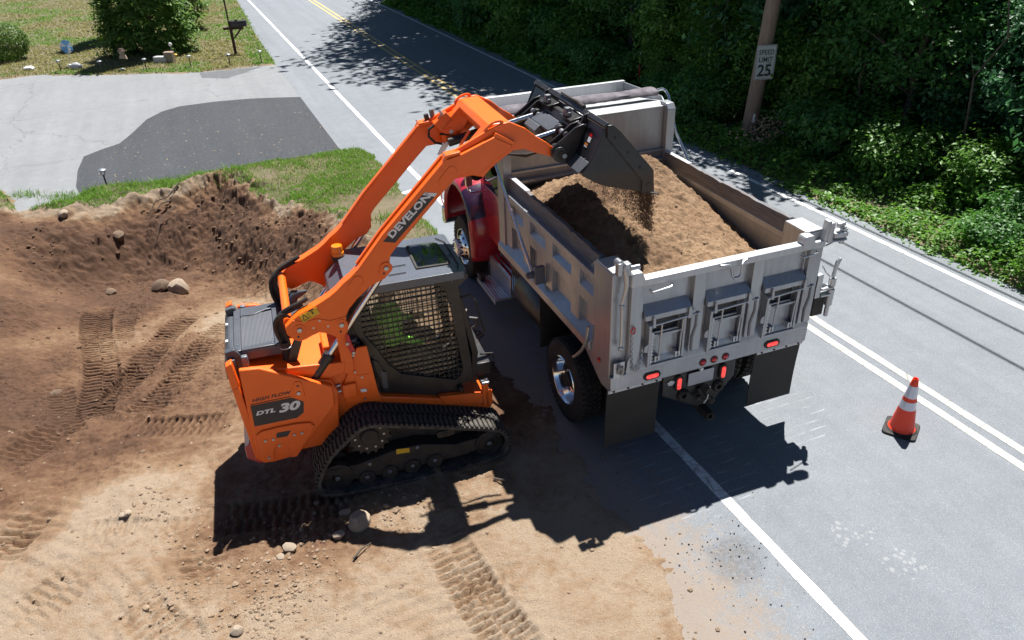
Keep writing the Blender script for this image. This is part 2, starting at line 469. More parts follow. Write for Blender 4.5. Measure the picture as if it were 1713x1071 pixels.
def tps_eval(fit, x, y):
    xy, w = fit; s = w[-3] + w[-2] * x + w[-1] * y
    for (a, b), k in zip(xy, w):
        d2 = (x - a) ** 2 + (y - b) ** 2
        s = s + k * 0.5 * d2 * np.log(d2 + 1e-9)
    return s
HFIT, MFIT = tps_fit(CTRL), tps_fit(MOIST)
# wheel-track imprints: start, end, width, depth
STRIPS = [ # ax, ay, bx, by, width, pitch, depth
 (*(-7.372, 11.717), *(-5.405, 7.747), .46, .098, .042), (*(-5.538, 11.343), *(-5.584, 8.371), .46, .098, .04), (*(-4.629, 11.170), *(-4.916, 7.807), .46, .098, .036),
 (*(-5.030, 7.530), *(-3.435, 7.415), .42, .098, .022), (*(-6.724, 11.464), *(-5.454, 8.434), .3, .098, .014), (*(-3.802, 8.405), *(-4.522, 10.026), .3, .098, .016),
 (*(-3.227, 5.619), *(-1.452, 5.966), .45, .098, .016), (*(-0.803, 5.357), *(0.064, 3.867), .45, .082, .026), (*(-5.860, 6.496), *(-5.747, 7.663), .42, .098, .026),
 (*(-3.009, 4.724), *(-3.179, 5.389), .4, .098, .018), (*(-5.130, 5.026), *(-5.088, 5.811), .42, .098, .03), (*(-1.386, 5.465), *(-2.744, 5.139), .4, .098, .012), (*(-3.715, 4.688), *(-2.811, 4.151), .4, .098, .011), (*(-4.513, 5.412), *(-3.266, 5.555), .4, .098, .014), (*(-4.568, 4.342), *(-4.164, 5.055), .42, .098, .012), (*(-0.941, 4.568), *(0.158, 4.791), .42, .098, .009), (*(-6.402, 8.706), *(-5.411, 7.287), .3, .098, .014), (*(-0.002, 7.889), *(-0.492, 9.102), .4, .098, .012)]
AL_B = ([-60, -4.9, -4.48, -3.9, -3.29, -2.27, -.4, 1.64, 3.37, 3.67], [19.6, 19.4, 19.0, 17.2, 17.2, 18.1, 17.7, 18.0, 17.95, 17.7])
AL_T = ([-60, -6.34, -5.28, -2.77, .23, 2.53, 3.0], [44, 32.6, 32.7, 31.24, 29.9, 29.87, 29.8])
RIM = [(-15.743, 14.978), (-11.235, 14.620), (-10.552, 14.736), (-9.710, 14.557), (-8.900, 14.385), (-8.270, 14.904), (-7.078, 15.421), (-6.100, 15.826), (-5.130, 14.906), (-4.203, 14.148), (-3.398, 13.396), (-2.793, 12.495), (-1.994, 11.683), (-1.105, 11.485)]
def rim_dist(x, y):
    best = np.full(x.shape, 1e9); sg = np.ones(x.shape)
    for (ax, ay), (bx_, by_) in zip(RIM[:-1], RIM[1:]):
        dx, dy = bx_ - ax, by_ - ay; L2 = dx * dx + dy * dy
        t = np.clip(((x - ax) * dx + (y - ay) * dy) / L2, 0, 1)
        ex, ey = x - ax - t * dx, y - ay - t * dy
        d = np.hypot(ex, ey); cr = dx * (y - ay) - dy * (x - ax)
        m = d < best
        best = np.where(m, d, best); sg = np.where(m, np.where(cr > 0, -1.0, 1.0), sg)
    return best * sg
def imprints(x, y):
    zz = np.zeros_like(x); pm = np.zeros_like(x)
    for ax, ay, bx_, by_, w, pitch, dep in STRIPS:
        dx, dy = bx_ - ax, by_ - ay; L = math.hypot(dx, dy); dx /= L; dy /= L
        u = (x - ax) * dx + (y - ay) * dy; v = -(x - ax) * dy + (y - ay) * dx
        v = v + .05 * np.sin(u * 1.7)
        sel = (u > -.1) & (u < L + .1) & (np.abs(v) < w * .62)
        us, vs = u[sel], v[sel]
        half = np.where(vs > 0, 0.0, 0.5)
        ph = us / pitch + half
        tri = np.abs((ph % 1.0) - .5) * 2
        wave = sstep(.44, .56, tri)
        edge = sstep(w * .5 + .03, w * .5 - .02, np.abs(vs)) * sstep(-.1, .45, us) * sstep(L + .1, L - .45, us)
        patch = np.clip(1.0 + 1.6 * fbm(x[sel], y[sel], 1.3, 3, 55), .15, 1.25)
        centre = np.exp(-(vs / .035) ** 2) * .6
        d = 2.3 * dep * edge * patch * (wave * (1 - .7 * np.exp(-(vs / .03) ** 2)) + centre * sstep(.4, .6, tri) + .25)
        rim_ = .35 * dep * np.exp(-((np.abs(vs) - w * .53) / .035) ** 2) * sstep(-.1, .12, us) * sstep(L + .1, L - .15, us)
        zz[sel] += rim_ - d; pm[sel] = np.maximum(pm[sel], edge * np.clip(patch, 0, 1))

    return zz, pm
def heights(x, y, fine=True):
    lat = x * RR[0] + y * RR[1]; al = x * RF[0] + y * RF[1]
    zf = np.clip(tps_eval(HFIT, x, y), -1.0, 0.3)
    near = np.clip(1 - np.hypot(x + 4, y - 9) / 14, 0, 1); near = sstep(0, .25, near)
    moist = np.clip(tps_eval(MFIT, x, y), 0, 1) * near
    PD, PM = imprints(x, y) if fine else (0.0, 0.0)
    n1 = fbm(x, y, 0.9, 4, 3); n2 = fbm(x, y, 5.0, 4, 11); n3 = fbm(x, y, 2.1, 4, 31)
    d = rim_dist(x, y); rd = d
    dj = d + .34 * n3 + .12 * n2 + (.22 + .3 * n1) * (np.abs(fbm(x, y, 2.6, 5, 15, .6)) - .18) + (.04 + .08 * n3) * fbm(x, y, 7.0, 3, 16, .5) - .03
    zf = zf - .50 * np.exp(-((d - 1.45) / 1.0) ** 2) * sstep(-2.6, -4.0, x) * sstep(-10.5, -8.5, x)
    w = sstep(-.08, .40, dj) * .42 + .58 * sstep(.15, 1.5, dj + .25 * n1)
    plate = .07 + .07 * n1 + .16 * np.exp(-((d + .12) / .22) ** 2) * np.clip(.35 + 1.6 * n3, 0, 1.3) + .20 * np.exp(-((x + 5.95) ** 2 + (y - 15.45) ** 2) / .25)
    z = plate * (1 - w) + zf * w
    z = z * near + (1 - near) * 0.05
    bank = np.exp(-((d - .75) / .95) ** 2) * np.clip(-zf * 2.0, 0, 1)
    loose = sstep(0, .3, d) * np.clip(.25 + moist, 0, 1) * (1 - .93 * PM)
    zz = z + .03 * n1 + .035 * n2 * (.25 + bank + .5 * loose)
    zz = zz + bank * (.16 * n3 + .09 * np.abs(fbm(x, y, 4.5, 4, 61)))
    zz += bank * .06 * fbm(x * 2.4, y * .6, 2.0, 3, 77)
    zz += loose * (.020 * np.clip(np.abs(fbm(x, y, 8.0, 3, 41)) * 2, 0, 1) + .012 * fbm(x, y, 16.0, 3, 47))
    zz += .006 * fbm(x, y, 14.0, 3, 43)
    if fine:
        wl = np.clip(.5 + 1.5 * n1 + .3 * n3, 0, 1)
        zz += (loose * wl * .75 + .7 * bank) * (.09 * np.clip(.55 - worley(x, y, 4.2, 1), -.2, .5) + .06 * np.clip(.45 - worley(x, y, 9.5, 2), 0, .5) + .03 * fbm(x, y, 11, 3, 19, .55))
        zz += (.35 + loose) * (.05 * np.clip(.42 - worley(x, y, 19.0, 3), 0, .5) * np.clip(.3 + 2 * n1 + n3, 0, 1) + .010 * fbm(x, y, 22, 3, 20, .6))
    # tyre / track imprints and scraped windrows
    if fine:
        zz += PD
        # curved scrape marks in the dry sand at the front
        r1 = np.hypot(x + 5.9, y - 2.2); ring = sstep(1.2, 1.6, r1) * sstep(4.2, 3.6, r1) * sstep(6.6, 5.8, y) * (1 - sstep(-2.6, -1.8, x))
        zz += .012 * ring * np.sin(r1 * 42 + 3 * n1) * np.clip(.6 + 2 * n1, 0, 1)
        r2 = np.hypot(x + .2, y - 2.6); ring2 = sstep(.9, 1.2, r2) * sstep(2.6, 2.2, r2) * (1 - sstep(.9, 1.3, x))
        zz += .006 * ring2 * np.sin(r2 * 46 + 2 * n1)
    # paved places: the sheet dips under road and driveway
    nz = 0.22 * fbm(x, y, 1.6, 4, 91)
    e = np.interp(al, [-50, 9.6, 11.6, 17.4, 17.75, 29.7, 29.9, 36.8, 50.5, 130], [2.95, 3.05, 3.55, 3.62, 3.6, 3.6, 3.02, 3.12, 3.55, 3.6])
    soft = np.interp(al, [9, 12], [1.0, .25])
    zz = np.maximum(zz, np.where((al < 12.5) & (lat > 1.6), .012 + .02 * np.clip(fbm(x, y, 3.0, 3, 8) + .3, 0, 1), -9) * sstep(1.4, 2.2, lat) + np.where((al < 12.5) & (lat > 1.6), zz * (1 - sstep(1.4, 2.2, lat)), -9))
    under = sstep(-.22, .12, (lat - e) + nz * (.4 + soft) + soft * (.16 * fbm(x, y, 7.0, 4, 93, .65)))
    ab = np.interp(lat, *AL_B); at = np.interp(lat, *AL_T)
    drive = sstep(-.06, .06, al - ab + .25 * nz) * sstep(.06, -.06, al - at + .25 * nz) * sstep(3.8, 3.6, lat)
    lawn = sstep(-.1, .1, al - at) * sstep(4.0, 3.8, lat)
    zz = np.where(lawn > 0.5, 0.035 + .05 * n1, zz)
    right = sstep(10.8, 11.0, lat + .8 * nz)
    zr = 0.03 + 0.10 * np.clip(lat - 11, 0, 30) * .6 + .10 * n1 * np.clip(lat - 10.9, 0, 1)
    under = np.maximum(under * (1 - right), drive)
    zz = zz * (1 - under) + (-0.05) * under
    zz = zz * (1 - right) + zr * right
    # grass verge mask
    gv = sstep(.02, -.16, dj) * sstep(10.9, 11.6, y) * (1 - lawn) * (1 - right) * sstep(-16, -13, x)
    grassy = np.maximum(np.maximum(gv * (1 - drive), lawn), right)
    moist = moist + .75 * np.exp(-((rd - .7) / .65) ** 2) * sstep(.0, .25, dj) - .35 * np.exp(-((dj + .05) / .15) ** 2)
    if fine: moist = moist + np.clip(-PD * 4.0, 0, .3)  # pressed damp soil, darkened further in colour to stand for groove shade
    return zz, np.clip(moist + .45 * n1 + .25 * n3, 0, 1) * (1 - right), grassy
def axis_lines(lo, hi, a):
    step = .3; f0 = a[0]; s = step; x = f0; left = []
    while x > lo: s *= 1.35; x -= s; left.append(x)
    s = step; x = a[-1]; right_ = []
    while x < hi: s *= 1.35; x += s; right_.append(x)
    return np.array(left[::-1] + a + right_)
def bands(*bs):
    out = []
    for a, b_, st in bs: out += list(np.arange(a, b_ - st * .3, st))
    return out + [bs[-1][1]]
GX = axis_lines(-160, 160, bands((-22, -10.4, .25), (-10.4, -7.5, .032), (-7.5, -3.5, .0125), (-3.5, 2.6, .024), (2.6, 10, .25)))
GY = axis_lines(-60, 220, bands((3.3, 7.9, .021), (7.9, 12.1, .0125), (12.1, 16.6, .021), (16.6, 48, .22)))
gx, gy = np.meshgrid(GX, GY)
fx_, fy_ = gx.ravel(), gy.ravel()
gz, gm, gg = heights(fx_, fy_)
def grid_mesh(name, gx, gy, gz):
    ny, nx = gx.shape
    me = bpy.data.meshes.new(name)
    n = nx * ny
    me.vertices.add(n)
    co = np.stack([gx.ravel(), gy.ravel(), gz], 1).astype(np.float32)
    me.vertices.foreach_set('co', co.ravel())
    i = np.arange((ny - 1) * (nx - 1)); r = i // (nx - 1); c = i % (nx - 1)
    a = r * nx + c
    q = np.stack([a, a + 1, a + nx + 1, a + nx], 1).astype(np.int32)
    me.loops.add(q.size); me.loops.foreach_set('vertex_index', q.ravel())
    me.polygons.add(len(q)); me.polygons.foreach_set('loop_start', np.arange(0, q.size, 4, dtype=np.int32))
    me.polygons.foreach_set('use_smooth', np.ones(len(q), bool))
    me.update(); me.validate()
    return me
gme = grid_mesh('ground', gx, gy, gz)
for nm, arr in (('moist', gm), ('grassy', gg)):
    at_ = gme.attributes.new(nm, 'FLOAT', 'POINT'); at_.data.foreach_set('value', arr.astype(np.float32))  # moist holds damp soil plus the shade painted into the prints

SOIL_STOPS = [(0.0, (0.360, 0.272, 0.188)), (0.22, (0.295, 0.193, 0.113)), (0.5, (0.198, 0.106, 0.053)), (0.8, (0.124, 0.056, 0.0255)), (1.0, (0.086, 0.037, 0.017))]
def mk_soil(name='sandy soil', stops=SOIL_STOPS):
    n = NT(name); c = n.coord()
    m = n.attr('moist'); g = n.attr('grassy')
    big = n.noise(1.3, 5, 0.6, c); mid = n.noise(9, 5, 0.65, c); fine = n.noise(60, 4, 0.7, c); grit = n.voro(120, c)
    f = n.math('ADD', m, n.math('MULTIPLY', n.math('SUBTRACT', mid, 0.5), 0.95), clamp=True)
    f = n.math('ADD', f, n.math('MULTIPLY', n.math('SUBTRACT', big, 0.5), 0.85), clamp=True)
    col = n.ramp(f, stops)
    col = n.mix(n.math('MULTIPLY', n.ramp(grit, [(0.0, 1.0), (0.28, 0.0)]), 0.35), col, (0.34, 0.28, 0.22))
    col = n.mix(n.ramp(fine, [(0.35, 0.35), (0.7, 0.0)]), col, (0.10, 0.065, 0.04))
    gcol = n.mix(mid, (0.10, 0.085, 0.05), (0.19, 0.16, 0.09))
    col = n.mix(n.math('MULTIPLY', g, n.ramp(big, [(0.3, 0.7), (0.6, 1.0)])), col, gcol)
    lump = n.noise(26, 5, 0.7, c)
    h = n.math('ADD', n.math('MULTIPLY', mid, 0.5), n.math('MULTIPLY', fine, 0.35))
    h = n.math('ADD', n.math('ADD', h, n.math('MULTIPLY', lump, 0.6)), n.math('MULTIPLY', grit, -0.25))
    return n.done(n.bsdf(col, 0.95, bump=h, bstr=0.9, bdist=0.035))
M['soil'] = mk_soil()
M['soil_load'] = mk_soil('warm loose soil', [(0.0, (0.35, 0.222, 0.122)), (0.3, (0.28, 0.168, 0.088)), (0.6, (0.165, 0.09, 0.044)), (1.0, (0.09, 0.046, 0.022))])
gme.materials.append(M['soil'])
ground = bpy.data.objects.new('ground', gme); COL.objects.link(ground); struct(ground)

# ------------------------------------------------------------------ paved surfaces
def mk_asphalt(name, dark, light, dust=False, crack=0.0):
    n = NT(name); c = n.coord()
    big = n.noise(0.35, 5, 0.6, c); mid = n.noise(3.5, 5, 0.6, c); fine = n.noise(85, 3, 0.75, c); grit = n.voro(170, c, out='Color')
    sep = n.node('ShaderNodeSeparateColor'); n.link(grit, sep.inputs[0])
    f = n.math('ADD', n.math('MULTIPLY', big, 0.5), n.math('MULTIPLY', mid, 0.5))
    col = n.mix(n.ramp(f, [(0.3, 0.0), (0.7, 1.0)]), dark, light)
    col = n.mix(n.ramp(sep.outputs[0], [(0.80, 0.0), (0.98, 0.55)]), col, (0.42, 0.43, 0.44))
    col = n.mix(n.ramp(sep.outputs[1], [(0.0, 0.45), (0.22, 0.0)]), col, tuple(x * 0.35 for x in dark))
    col = n.mix(n.ramp(fine, [(0.4, 0.30), (0.65, 0.0)]), col, tuple(x * 0.45 for x in dark))
    xyz = n.node('ShaderNodeSeparateXYZ'); n.link(c, xyz.inputs[0]); X, Y = xyz.outputs[0], xyz.outputs[1]
    # long wheel-path polish / oil band
    mpx = n.node('ShaderNodeMapping'); mpx.inputs['Scale'].default_value = (2.2, 0.09, 1); n.link(c, mpx.inputs[0])
    col = n.mix(n.ramp(n.noise(1.0, 4, 0.6, mpx.outputs[0]), [(0.35, 0.22), (0.65, 0.0)]), col, tuple(x * 0.55 for x in dark))
    if dust:
        wob = n.math('MULTIPLY', n.math('SUBTRACT', mid, 0.5), 0.9)
        lat = n.math('ADD', X, wob)
        d = n.math('SUBTRACT', 1.0, n.math('SMOOTHSTEP' if False else 'MULTIPLY', n.math('SUBTRACT', lat, 2.95), 0.85, clamp=True), clamp=True)
        near = n.math('SUBTRACT', 1.0, n.math('MULTIPLY', n.math('SUBTRACT', Y, 9.0), 0.35, clamp=True), clamp=True)
        d = n.math('MULTIPLY', d, near)
        d2 = n.math('SUBTRACT', n.math('MULTIPLY', d, 1.9), n.math('MULTIPLY', n.ramp(n.noise(8, 6, 0.75, c), [(0.35, 1.0), (0.65, 0.0)]), 0.95), clamp=True)
        col = n.mix(n.math('MULTIPLY', d2, n.ramp(n.noise(40, 4, 0.7, c), [(0.3, 0.35), (0.7, 0.85)])), col, (0.265, 0.19, 0.125))
        # pale parallel scrapes across the lane
        st = n.math('FRACT', n.math('MULTIPLY', n.math('ADD', Y, n.math('MULTIPLY', n.noise(1.2, 2, 0.5, c), 0.12)), 7.5))
        ln = n.math('LESS_THAN', n.math('ABSOLUTE', n.math('SUBTRACT', st, 0.5)), 0.07)
        scr = None
        for (cx, cy, rx, ry) in ((4.0, 5.0, 0.75, 0.75), (5.5, 5.6, 0.7, 0.85)):
            ex = n.math('DIVIDE', n.math('SUBTRACT', X, cx), rx); ey = n.math('DIVIDE', n.math('SUBTRACT', Y, cy), ry)
            e = n.math('LESS_THAN', n.math('ADD', n.math('MULTIPLY', ex, ex), n.math('MULTIPLY', ey, ey)), 1.0)
            scr = e if scr is None else n.math('MAXIMUM', scr, e)
        mp = n.node('ShaderNodeMapping'); mp.inputs['Scale'].default_value = (2.5, 14, 1); n.link(c, mp.inputs[0])
        sm = n.math('MULTIPLY', n.math('MULTIPLY', ln, scr), n.ramp(n.noise(1.0, 3, 0.6, mp.outputs[0]), [(0.48, 0.0), (0.62, 0.35)]))
        col = n.mix(sm, col, (0.45, 0.46, 0.47))
        # crumbled dark patch and dusty tread prints
        for (cx, cy, r_, colr, k) in ((3.72, 3.75, 0.33, (0.06, 0.06, 0.065), 0.5), (4.95, 3.55, 0.22, (0.43, 0.42, 0.40), 0.28), (5.1, 3.1, 0.22, (0.43, 0.42, 0.40), 0.30)):
            ex = n.math('SUBTRACT', X, cx); ey = n.math('SUBTRACT', Y, cy)
            dd = n.math('SQRT', n.math('ADD', n.math('MULTIPLY', ex, ex), n.math('MULTIPLY', ey, ey)))
            dd = n.math('ADD', dd, n.math('MULTIPLY', n.math('SUBTRACT', mid, 0.5), 0.35))
            fall = n.math('SUBTRACT', 1.0, n.math('DIVIDE', dd, r_), clamp=True)
            if colr[0] > .42:
                fall = n.math('MULTIPLY', n.math('GREATER_THAN', fall, 0.1), n.ramp(n.voro(16, c), [(0.30, 1.0), (0.42, 0.0)]))
            else: fall = n.math('MULTIPLY', n.math('MULTIPLY', fall, 2.0, clamp=True), n.ramp(n.noise(22, 4, 0.7, c), [(0.35, 0.2), (0.6, 1.0)]))
            col = n.mix(n.math('MULTIPLY', fall, k), col, colr)
    if crack > 0:
        wv = n.node('ShaderNodeVectorMath'); wv.operation = 'ADD'
        nn = n.noise(1.5, 4, 0.6, c, out=1); sc_ = n.node('ShaderNodeVectorMath'); sc_.operation = 'SCALE'; sc_.inputs['Scale'].default_value = 0.7
        n.link(nn, sc_.inputs[0]); n.link(c, wv.inputs[0]); n.link(sc_.outputs[0], wv.inputs[1])
        e = n.voro(0.22, wv.outputs[0], feature='DISTANCE_TO_EDGE')
        ck = n.math('MULTIPLY', n.math('LESS_THAN', e, 0.0035), crack)
        col = n.mix(ck, col, (0.03, 0.03, 0.03))
    h = n.math('ADD', n.math('MULTIPLY', fine, 0.6), n.math('MULTIPLY', sep.outputs[2], 0.4))
    return n.done(n.bsdf(col, 0.88, bump=h, bstr=0.35, bdist=0.006))
M['asphalt'] = mk_asphalt('worn road asphalt', (0.165, 0.180, 0.198), (0.235, 0.252, 0.272), dust=True, crack=0.0)
M['drive'] = mk_asphalt('bleached driveway asphalt', (0.185, 0.192, 0.197), (0.265, 0.273, 0.278), crack=0.28)
M['patch'] = mk_asphalt('newer dark asphalt', (0.021, 0.024, 0.030), (0.034, 0.038, 0.046))
M['patch_old'] = mk_asphalt('dark asphalt strip', (0.09, 0.095, 0.10), (0.13, 0.135, 0.14))
ROAD_ROT = (0, 0, math.atan2(RR[1], RR[0]))
def sheet(name, poly, z, mat, parent=None, cut=1.6):
    bm = bmesh.new()
    f = bm.faces.new([bm.verts.new((p[0], p[1], z)) for p in poly])
    if f.normal.z < 0: f.normal_flip()
    bm.normal_update()
    if bm.faces[:][0].normal.z < 0: bmesh.ops.reverse_faces(bm, faces=bm.faces[:])
    me = bpy.data.meshes.new(name); bm.to_mesh(me); bm.free()
    me.materials.append(M[mat]); o = bpy.data.objects.new(name, me); COL.objects.link(o)
    if parent is None: o.rotation_euler = ROAD_ROT; struct(o)
    else: o.parent = parent
    return o
road_o = sheet('road', [(2.45, -60), (10.87, -60), (10.87, 200), (3.3, 200), (3.5, 50.5), (3.08, 37), (2.98, 30.0), (2.98, 17), (2.45, 12)], 0.0, 'asphalt')
drive_o = sheet('driveway', [(3.3, 17.5), (3.3, 29.7), (2.53, 30.0), (.23, 30.1), (-2.77, 31.4), (-5.28, 33.0), (-6.34, 32.8), (-40, 40.5), (-40, 19.3), (-4.9, 19.1), (-4.5, 18.75), (-3.95, 17.0), (-3.2, 17.0), (-2.27, 17.85), (-.4, 17.45), (1.64, 17.75)], -0.005, 'drive')
patch_pts = [(-2.928, 18.511), (-2.976, 19.757), (-2.917, 20.884), (-2.529, 21.326), (-2.117, 21.673), (-1.813, 22.604), (-1.466, 23.892), (-1.054, 24.617), (-0.539, 25.025), (0.506, 25.076), (1.560, 24.886), (2.427, 24.553), (3.147, 24.220), (3.289, 22.674), (3.301, 21.204), (3.338, 19.931), (3.412, 19.827), (3.367, 18.893), (3.400, 17.774)]
sheet('driveway_patch', patch_pts + [(3.3, 17.75), (1.64, 17.76), (-.4, 17.46), (-2.27, 17.86), (-2.75, 17.5)], -0.0005, 'patch')
sheet('driveway_strip', [(0.304, 29.830), (2.512, 29.756), (1.131, 28.355), (0.336, 28.937)], -0.0005, 'patch_old')

def mk_line(name, col, col2=None):
    n = NT(name); c = n.coord()
    mid = n.noise(6, 5, 0.65, c); fine = n.noise(70, 4, 0.7, c)
    xyz = n.node('ShaderNodeSeparateXYZ'); n.link(c, xyz.inputs[0])
    base = col
    if col2: base = n.mix(n.math('MULTIPLY', n.math('SUBTRACT', xyz.outputs[1], 15.0), 0.12, clamp=True), col, col2)
    w = n.ramp(n.math('ADD', n.math('MULTIPLY', mid, 0.55), n.math('MULTIPLY', fine, 0.45)), [(0.40, 0.8), (0.52, 0.0)])
    colr = n.mix(w, base, (0.30, 0.30, 0.30))
    v = n.node('ShaderNodeMapping'); v.inputs['Scale'].default_value = (2.0, 5.0, 1); n.link(c, v.inputs[0])
    ck = n.math('LESS_THAN', n.voro(1.0, v.outputs[0], feature='DISTANCE_TO_EDGE'), 0.012)
    colr = n.mix(n.math('MULTIPLY', ck, 0.85), colr, (0.2, 0.19, 0.16))
    return n.done(n.bsdf(colr, 0.7, bump=fine, bstr=0.2, bdist=0.004))
M['line_white'] = mk_line('worn white line paint', (0.74, 0.74, 0.74))
M['line_cream'] = mk_line('worn centre line paint', (0.53, 0.515, 0.44), (0.58, 0.40, 0.10))
def line_sheet(name, lat, w, a0, a1, mat, seed):
    b = MB(); r = random.Random(seed); N = int((a1 - a0) / .12) if a1 < 60 else 400
    ys = [a0 + (a1 - a0) * (i / N) ** 1.6 for i in range(N + 1)]
    v = []; f = []
    for y in ys: v += [(lat - w / 2 + r.uniform(-.006, .006), y, .004), (lat + w / 2 + r.uniform(-.006, .006), y, .004)]
    for i in range(N): f.append((2 * i, 2 * i + 1, 2 * i + 3, 2 * i + 2))
    b.add(v, f)
    o = b.build(name, mat, None, smooth=False); o.rotation_euler = ROAD_ROT; struct(o); return o
line_sheet('road_edge_line', 4.12, .115, -20, 120, 'line_white', 1)
line_sheet('road_edge_line', 10.38, .10, -20, 120, 'line_white', 2)
line_sheet('road_centre_line', 7.28, .11, -20, 120, 'line_cream', 3)
line_sheet('road_centre_line', 7.52, .11, -20, 120, 'line_cream', 4)
sheet('short_road_line', [(3.382, 14.507), (3.420, 14.642), (4.008, 14.853), (3.965, 14.713)], .004, 'line_white')


# ================================================================== DUMP TRUCK (x right, y forward, z up)
W = 2.44
truck = thing('dump_truck', 'dark red dump truck with ribbed silver steel dump body parked on the road edge', 'dump truck', (0.96095, 6.15268, 0), 0.35037)
def mk_tread_plate():
    n = NT('diamond tread plate'); c = n.coord()
    mp = n.node('ShaderNodeMapping'); mp.inputs['Rotation'].default_value = (0.5, 0.6, 0.785); n.link(c, mp.inputs[0])
    v = n.voro(55, mp.outputs[0], rand=0.1)
    h = n.ramp(v, [(0.25, 1.0), (0.45, 0.0)])
    nz = n.noise(6, 4, 0.6, c)
    col = n.mix(nz, (0.42, 0.42, 0.43), (0.6, 0.6, 0.61))
    return n.done(n.bsdf(col, 0.28, 0.95, bump=h, bstr=0.7, bdist=0.01))
M['tread_plate'] = mk_tread_plate()
def mk_wood():
    n = NT('weathered grey board'); c = n.coord()
    mp = n.node('ShaderNodeMapping'); mp.inputs['Scale'].default_value = (10, 1.2, 14); n.link(c, mp.inputs[0])
    g = n.noise(3, 6, 0.65, mp.outputs[0]); b = n.noise(3, 4, 0.6, c)
    col = n.mix(n.ramp(g, [(0.3, 0.0), (0.7, 1.0)]), (0.075, 0.072, 0.078), (0.19, 0.185, 0.19))
    col = n.mix(n.ramp(b, [(0.5, 0.0), (0.75, 0.6)]), col, (0.17, 0.12, 0.09))
    return n.done(n.bsdf(col, 0.75, bump=g, bstr=0.4, bdist=0.01))
M['board'] = mk_wood()

# --- dump body shell ------------------------------------------------
b = MB()
b.bx(.076, W - .076, .06, 3.10, 1.20, 1.32)                     # floor
b.bx(.12, W - .12, 3.04, 3.12, 1.26, 2.99)                    # head board
bed = b.build('bed_floor_and_headboard', ['steel_in'], truck, .006)
b = MB()
b.bx(.12, W - .12, 2.93, 3.04, 2.285, 2.32).bx(.12, W - .12, 2.99, 3.04, 2.40, 2.43)
b.prism([(2.93, 2.285), (3.04, 2.285), (3.04, 2.16)], .12, W - .12, 'x')
b.build('headboard_ledge', 'steel', bed, .005)
for x0, x1 in ((0.0, .12), (W - .12, W)):
    MB().prism([(2.94, 2.30), (3.16, 2.30), (3.16, 3.03), (3.0, 3.03), (2.94, 2.96)], x0, x1, 'x').bx(x0, x1, 2.96, 3.16, 1.32, 2.30).build('headboard_post', 'steel', truck, .008)

def side_wall(mirror):
    g = lambda x: W - x if mirror else x
    def box(b, x0, x1, *a): b.bx(min(g(x0), g(x1)), max(g(x0), g(x1)), *a)
    b = MB(); box(b, .075, .12, .05, 3.08, 1.30, 2.23)
    wall = b.build('side_wall', ['steel_in' if mirror else 'steel'], truck)
    # sloping floor rail
    prof = [(-.03, 1.33), (-.03, 1.425), (.078, 1.545), (.10, 1.545), (.10, 1.33)]
    MB().prism([(g(x), z) for x, z in prof], .42, 3.16, 'y').build('lower_rail', 'steel', wall, .006)
    b = MB(); box(b, .0, .13, .40, 2.95, 2.145, 2.225); b.build('top_rail', 'steel', wall, .008)
    for y0, y1 in ((2.133, 2.354), (1.474, 1.668), (.776, .973), (2.75, 2.95)):
        b = MB(); box(b, .02, .078, y0, y1, 1.50, 2.148)
        b.build('rib', 'steel', wall, .006)
    bays = ((.406, .776), (.973, 1.474), (1.668, 2.133), (2.354, 2.75))
    for y0, y1 in bays:
        MB().prism([(g(x), z) for x, z in [(.022, 1.812), (.022, 1.945), (.078, 2.01), (.078, 1.812)]], y0 - .003, y1 + .003, 'y').build('rib_crosspiece', 'steel', wall, .004)
    return wall
wall_l = side_wall(False); wall_r = side_wall(True)
# side boards
for x0, x1, y0 in ((.075, .125, .41), (W - .125, W - .075, .41)):
    b = MB(); v = []; f = []; r = random.Random(int(x0 * 100)); N = 40
    for i in range(N + 1):
        y = y0 + (2.94 - y0) * i / N; t = 2.405 + r.uniform(-.006, .004) - (.012 if r.random() < .1 else 0)
        v += [(x0, y, 2.225), (x1, y, 2.225), (x1, y, t + r.uniform(-.004, .004)), (x0, y, t)]
    for i in range(N):
        for k in range(4): f.append((i * 4 + k, i * 4 + (k + 1) % 4, i * 4 + 4 + (k + 1) % 4, i * 4 + 4 + k))
    f += [(3, 2, 1, 0), (N * 4, N * 4 + 1, N * 4 + 2, N * 4 + 3)]
    v = [p if i % 1 == 0 else p for i, p in enumerate(v)]
    b.add(v, f); b.build('side_board', 'board', truck, .004, smooth=False)
    m = .005 if x0 < 1 else W - .075
    MB().bx(x0 - .006, x1 + .006, 2.36, 2.94, 2.404, 2.412).build('side_board_highlight', 'steel_white', truck)  # pale strip painting the bright reflection along the board's front top edge
# rear corner posts
for k, (x0, x1) in enumerate(((0.0, .19), (W - .19, W))):
    poly = [(0.02, 1.07), (.177, 1.055), (.59, 1.285), (.59, 1.34), (.41, 1.34), (.41, 2.30), (.40, 2.385), (.36, 2.40), (.02, 2.39)]
    p = MB().prism(poly, x0, x1, 'x').build('rear_corner_post', 'steel', truck, .01)
    c = MB().bx(x0 + .005, x1 + .03 if k == 0 else x1 - .005, .03, .36, 2.392, 2.412) if k == 0 else MB().bx(x0 - .03, x1 - .005, .03, .36, 2.392, 2.412)
    c.build('post_cap', 'steel_white', p, .006)
    MB().cyl(((x0 if k == 0 else x1), .223, 1.328), ((x0 - .018 if k == 0 else x1 + .018), .223, 1.328), .026, n=20).build('side_marker_lamp', 'lens_red', p, .004)
MB().tube([(-.03, .43, 1.62), (-.035, .45, 1.5), (-.045, .475, 1.38), (-.06, .53, 1.27), (-.08, .62, 1.16), (-.085, .667, 1.12)], .017, 10).build('bent_rod', 'silver', truck)
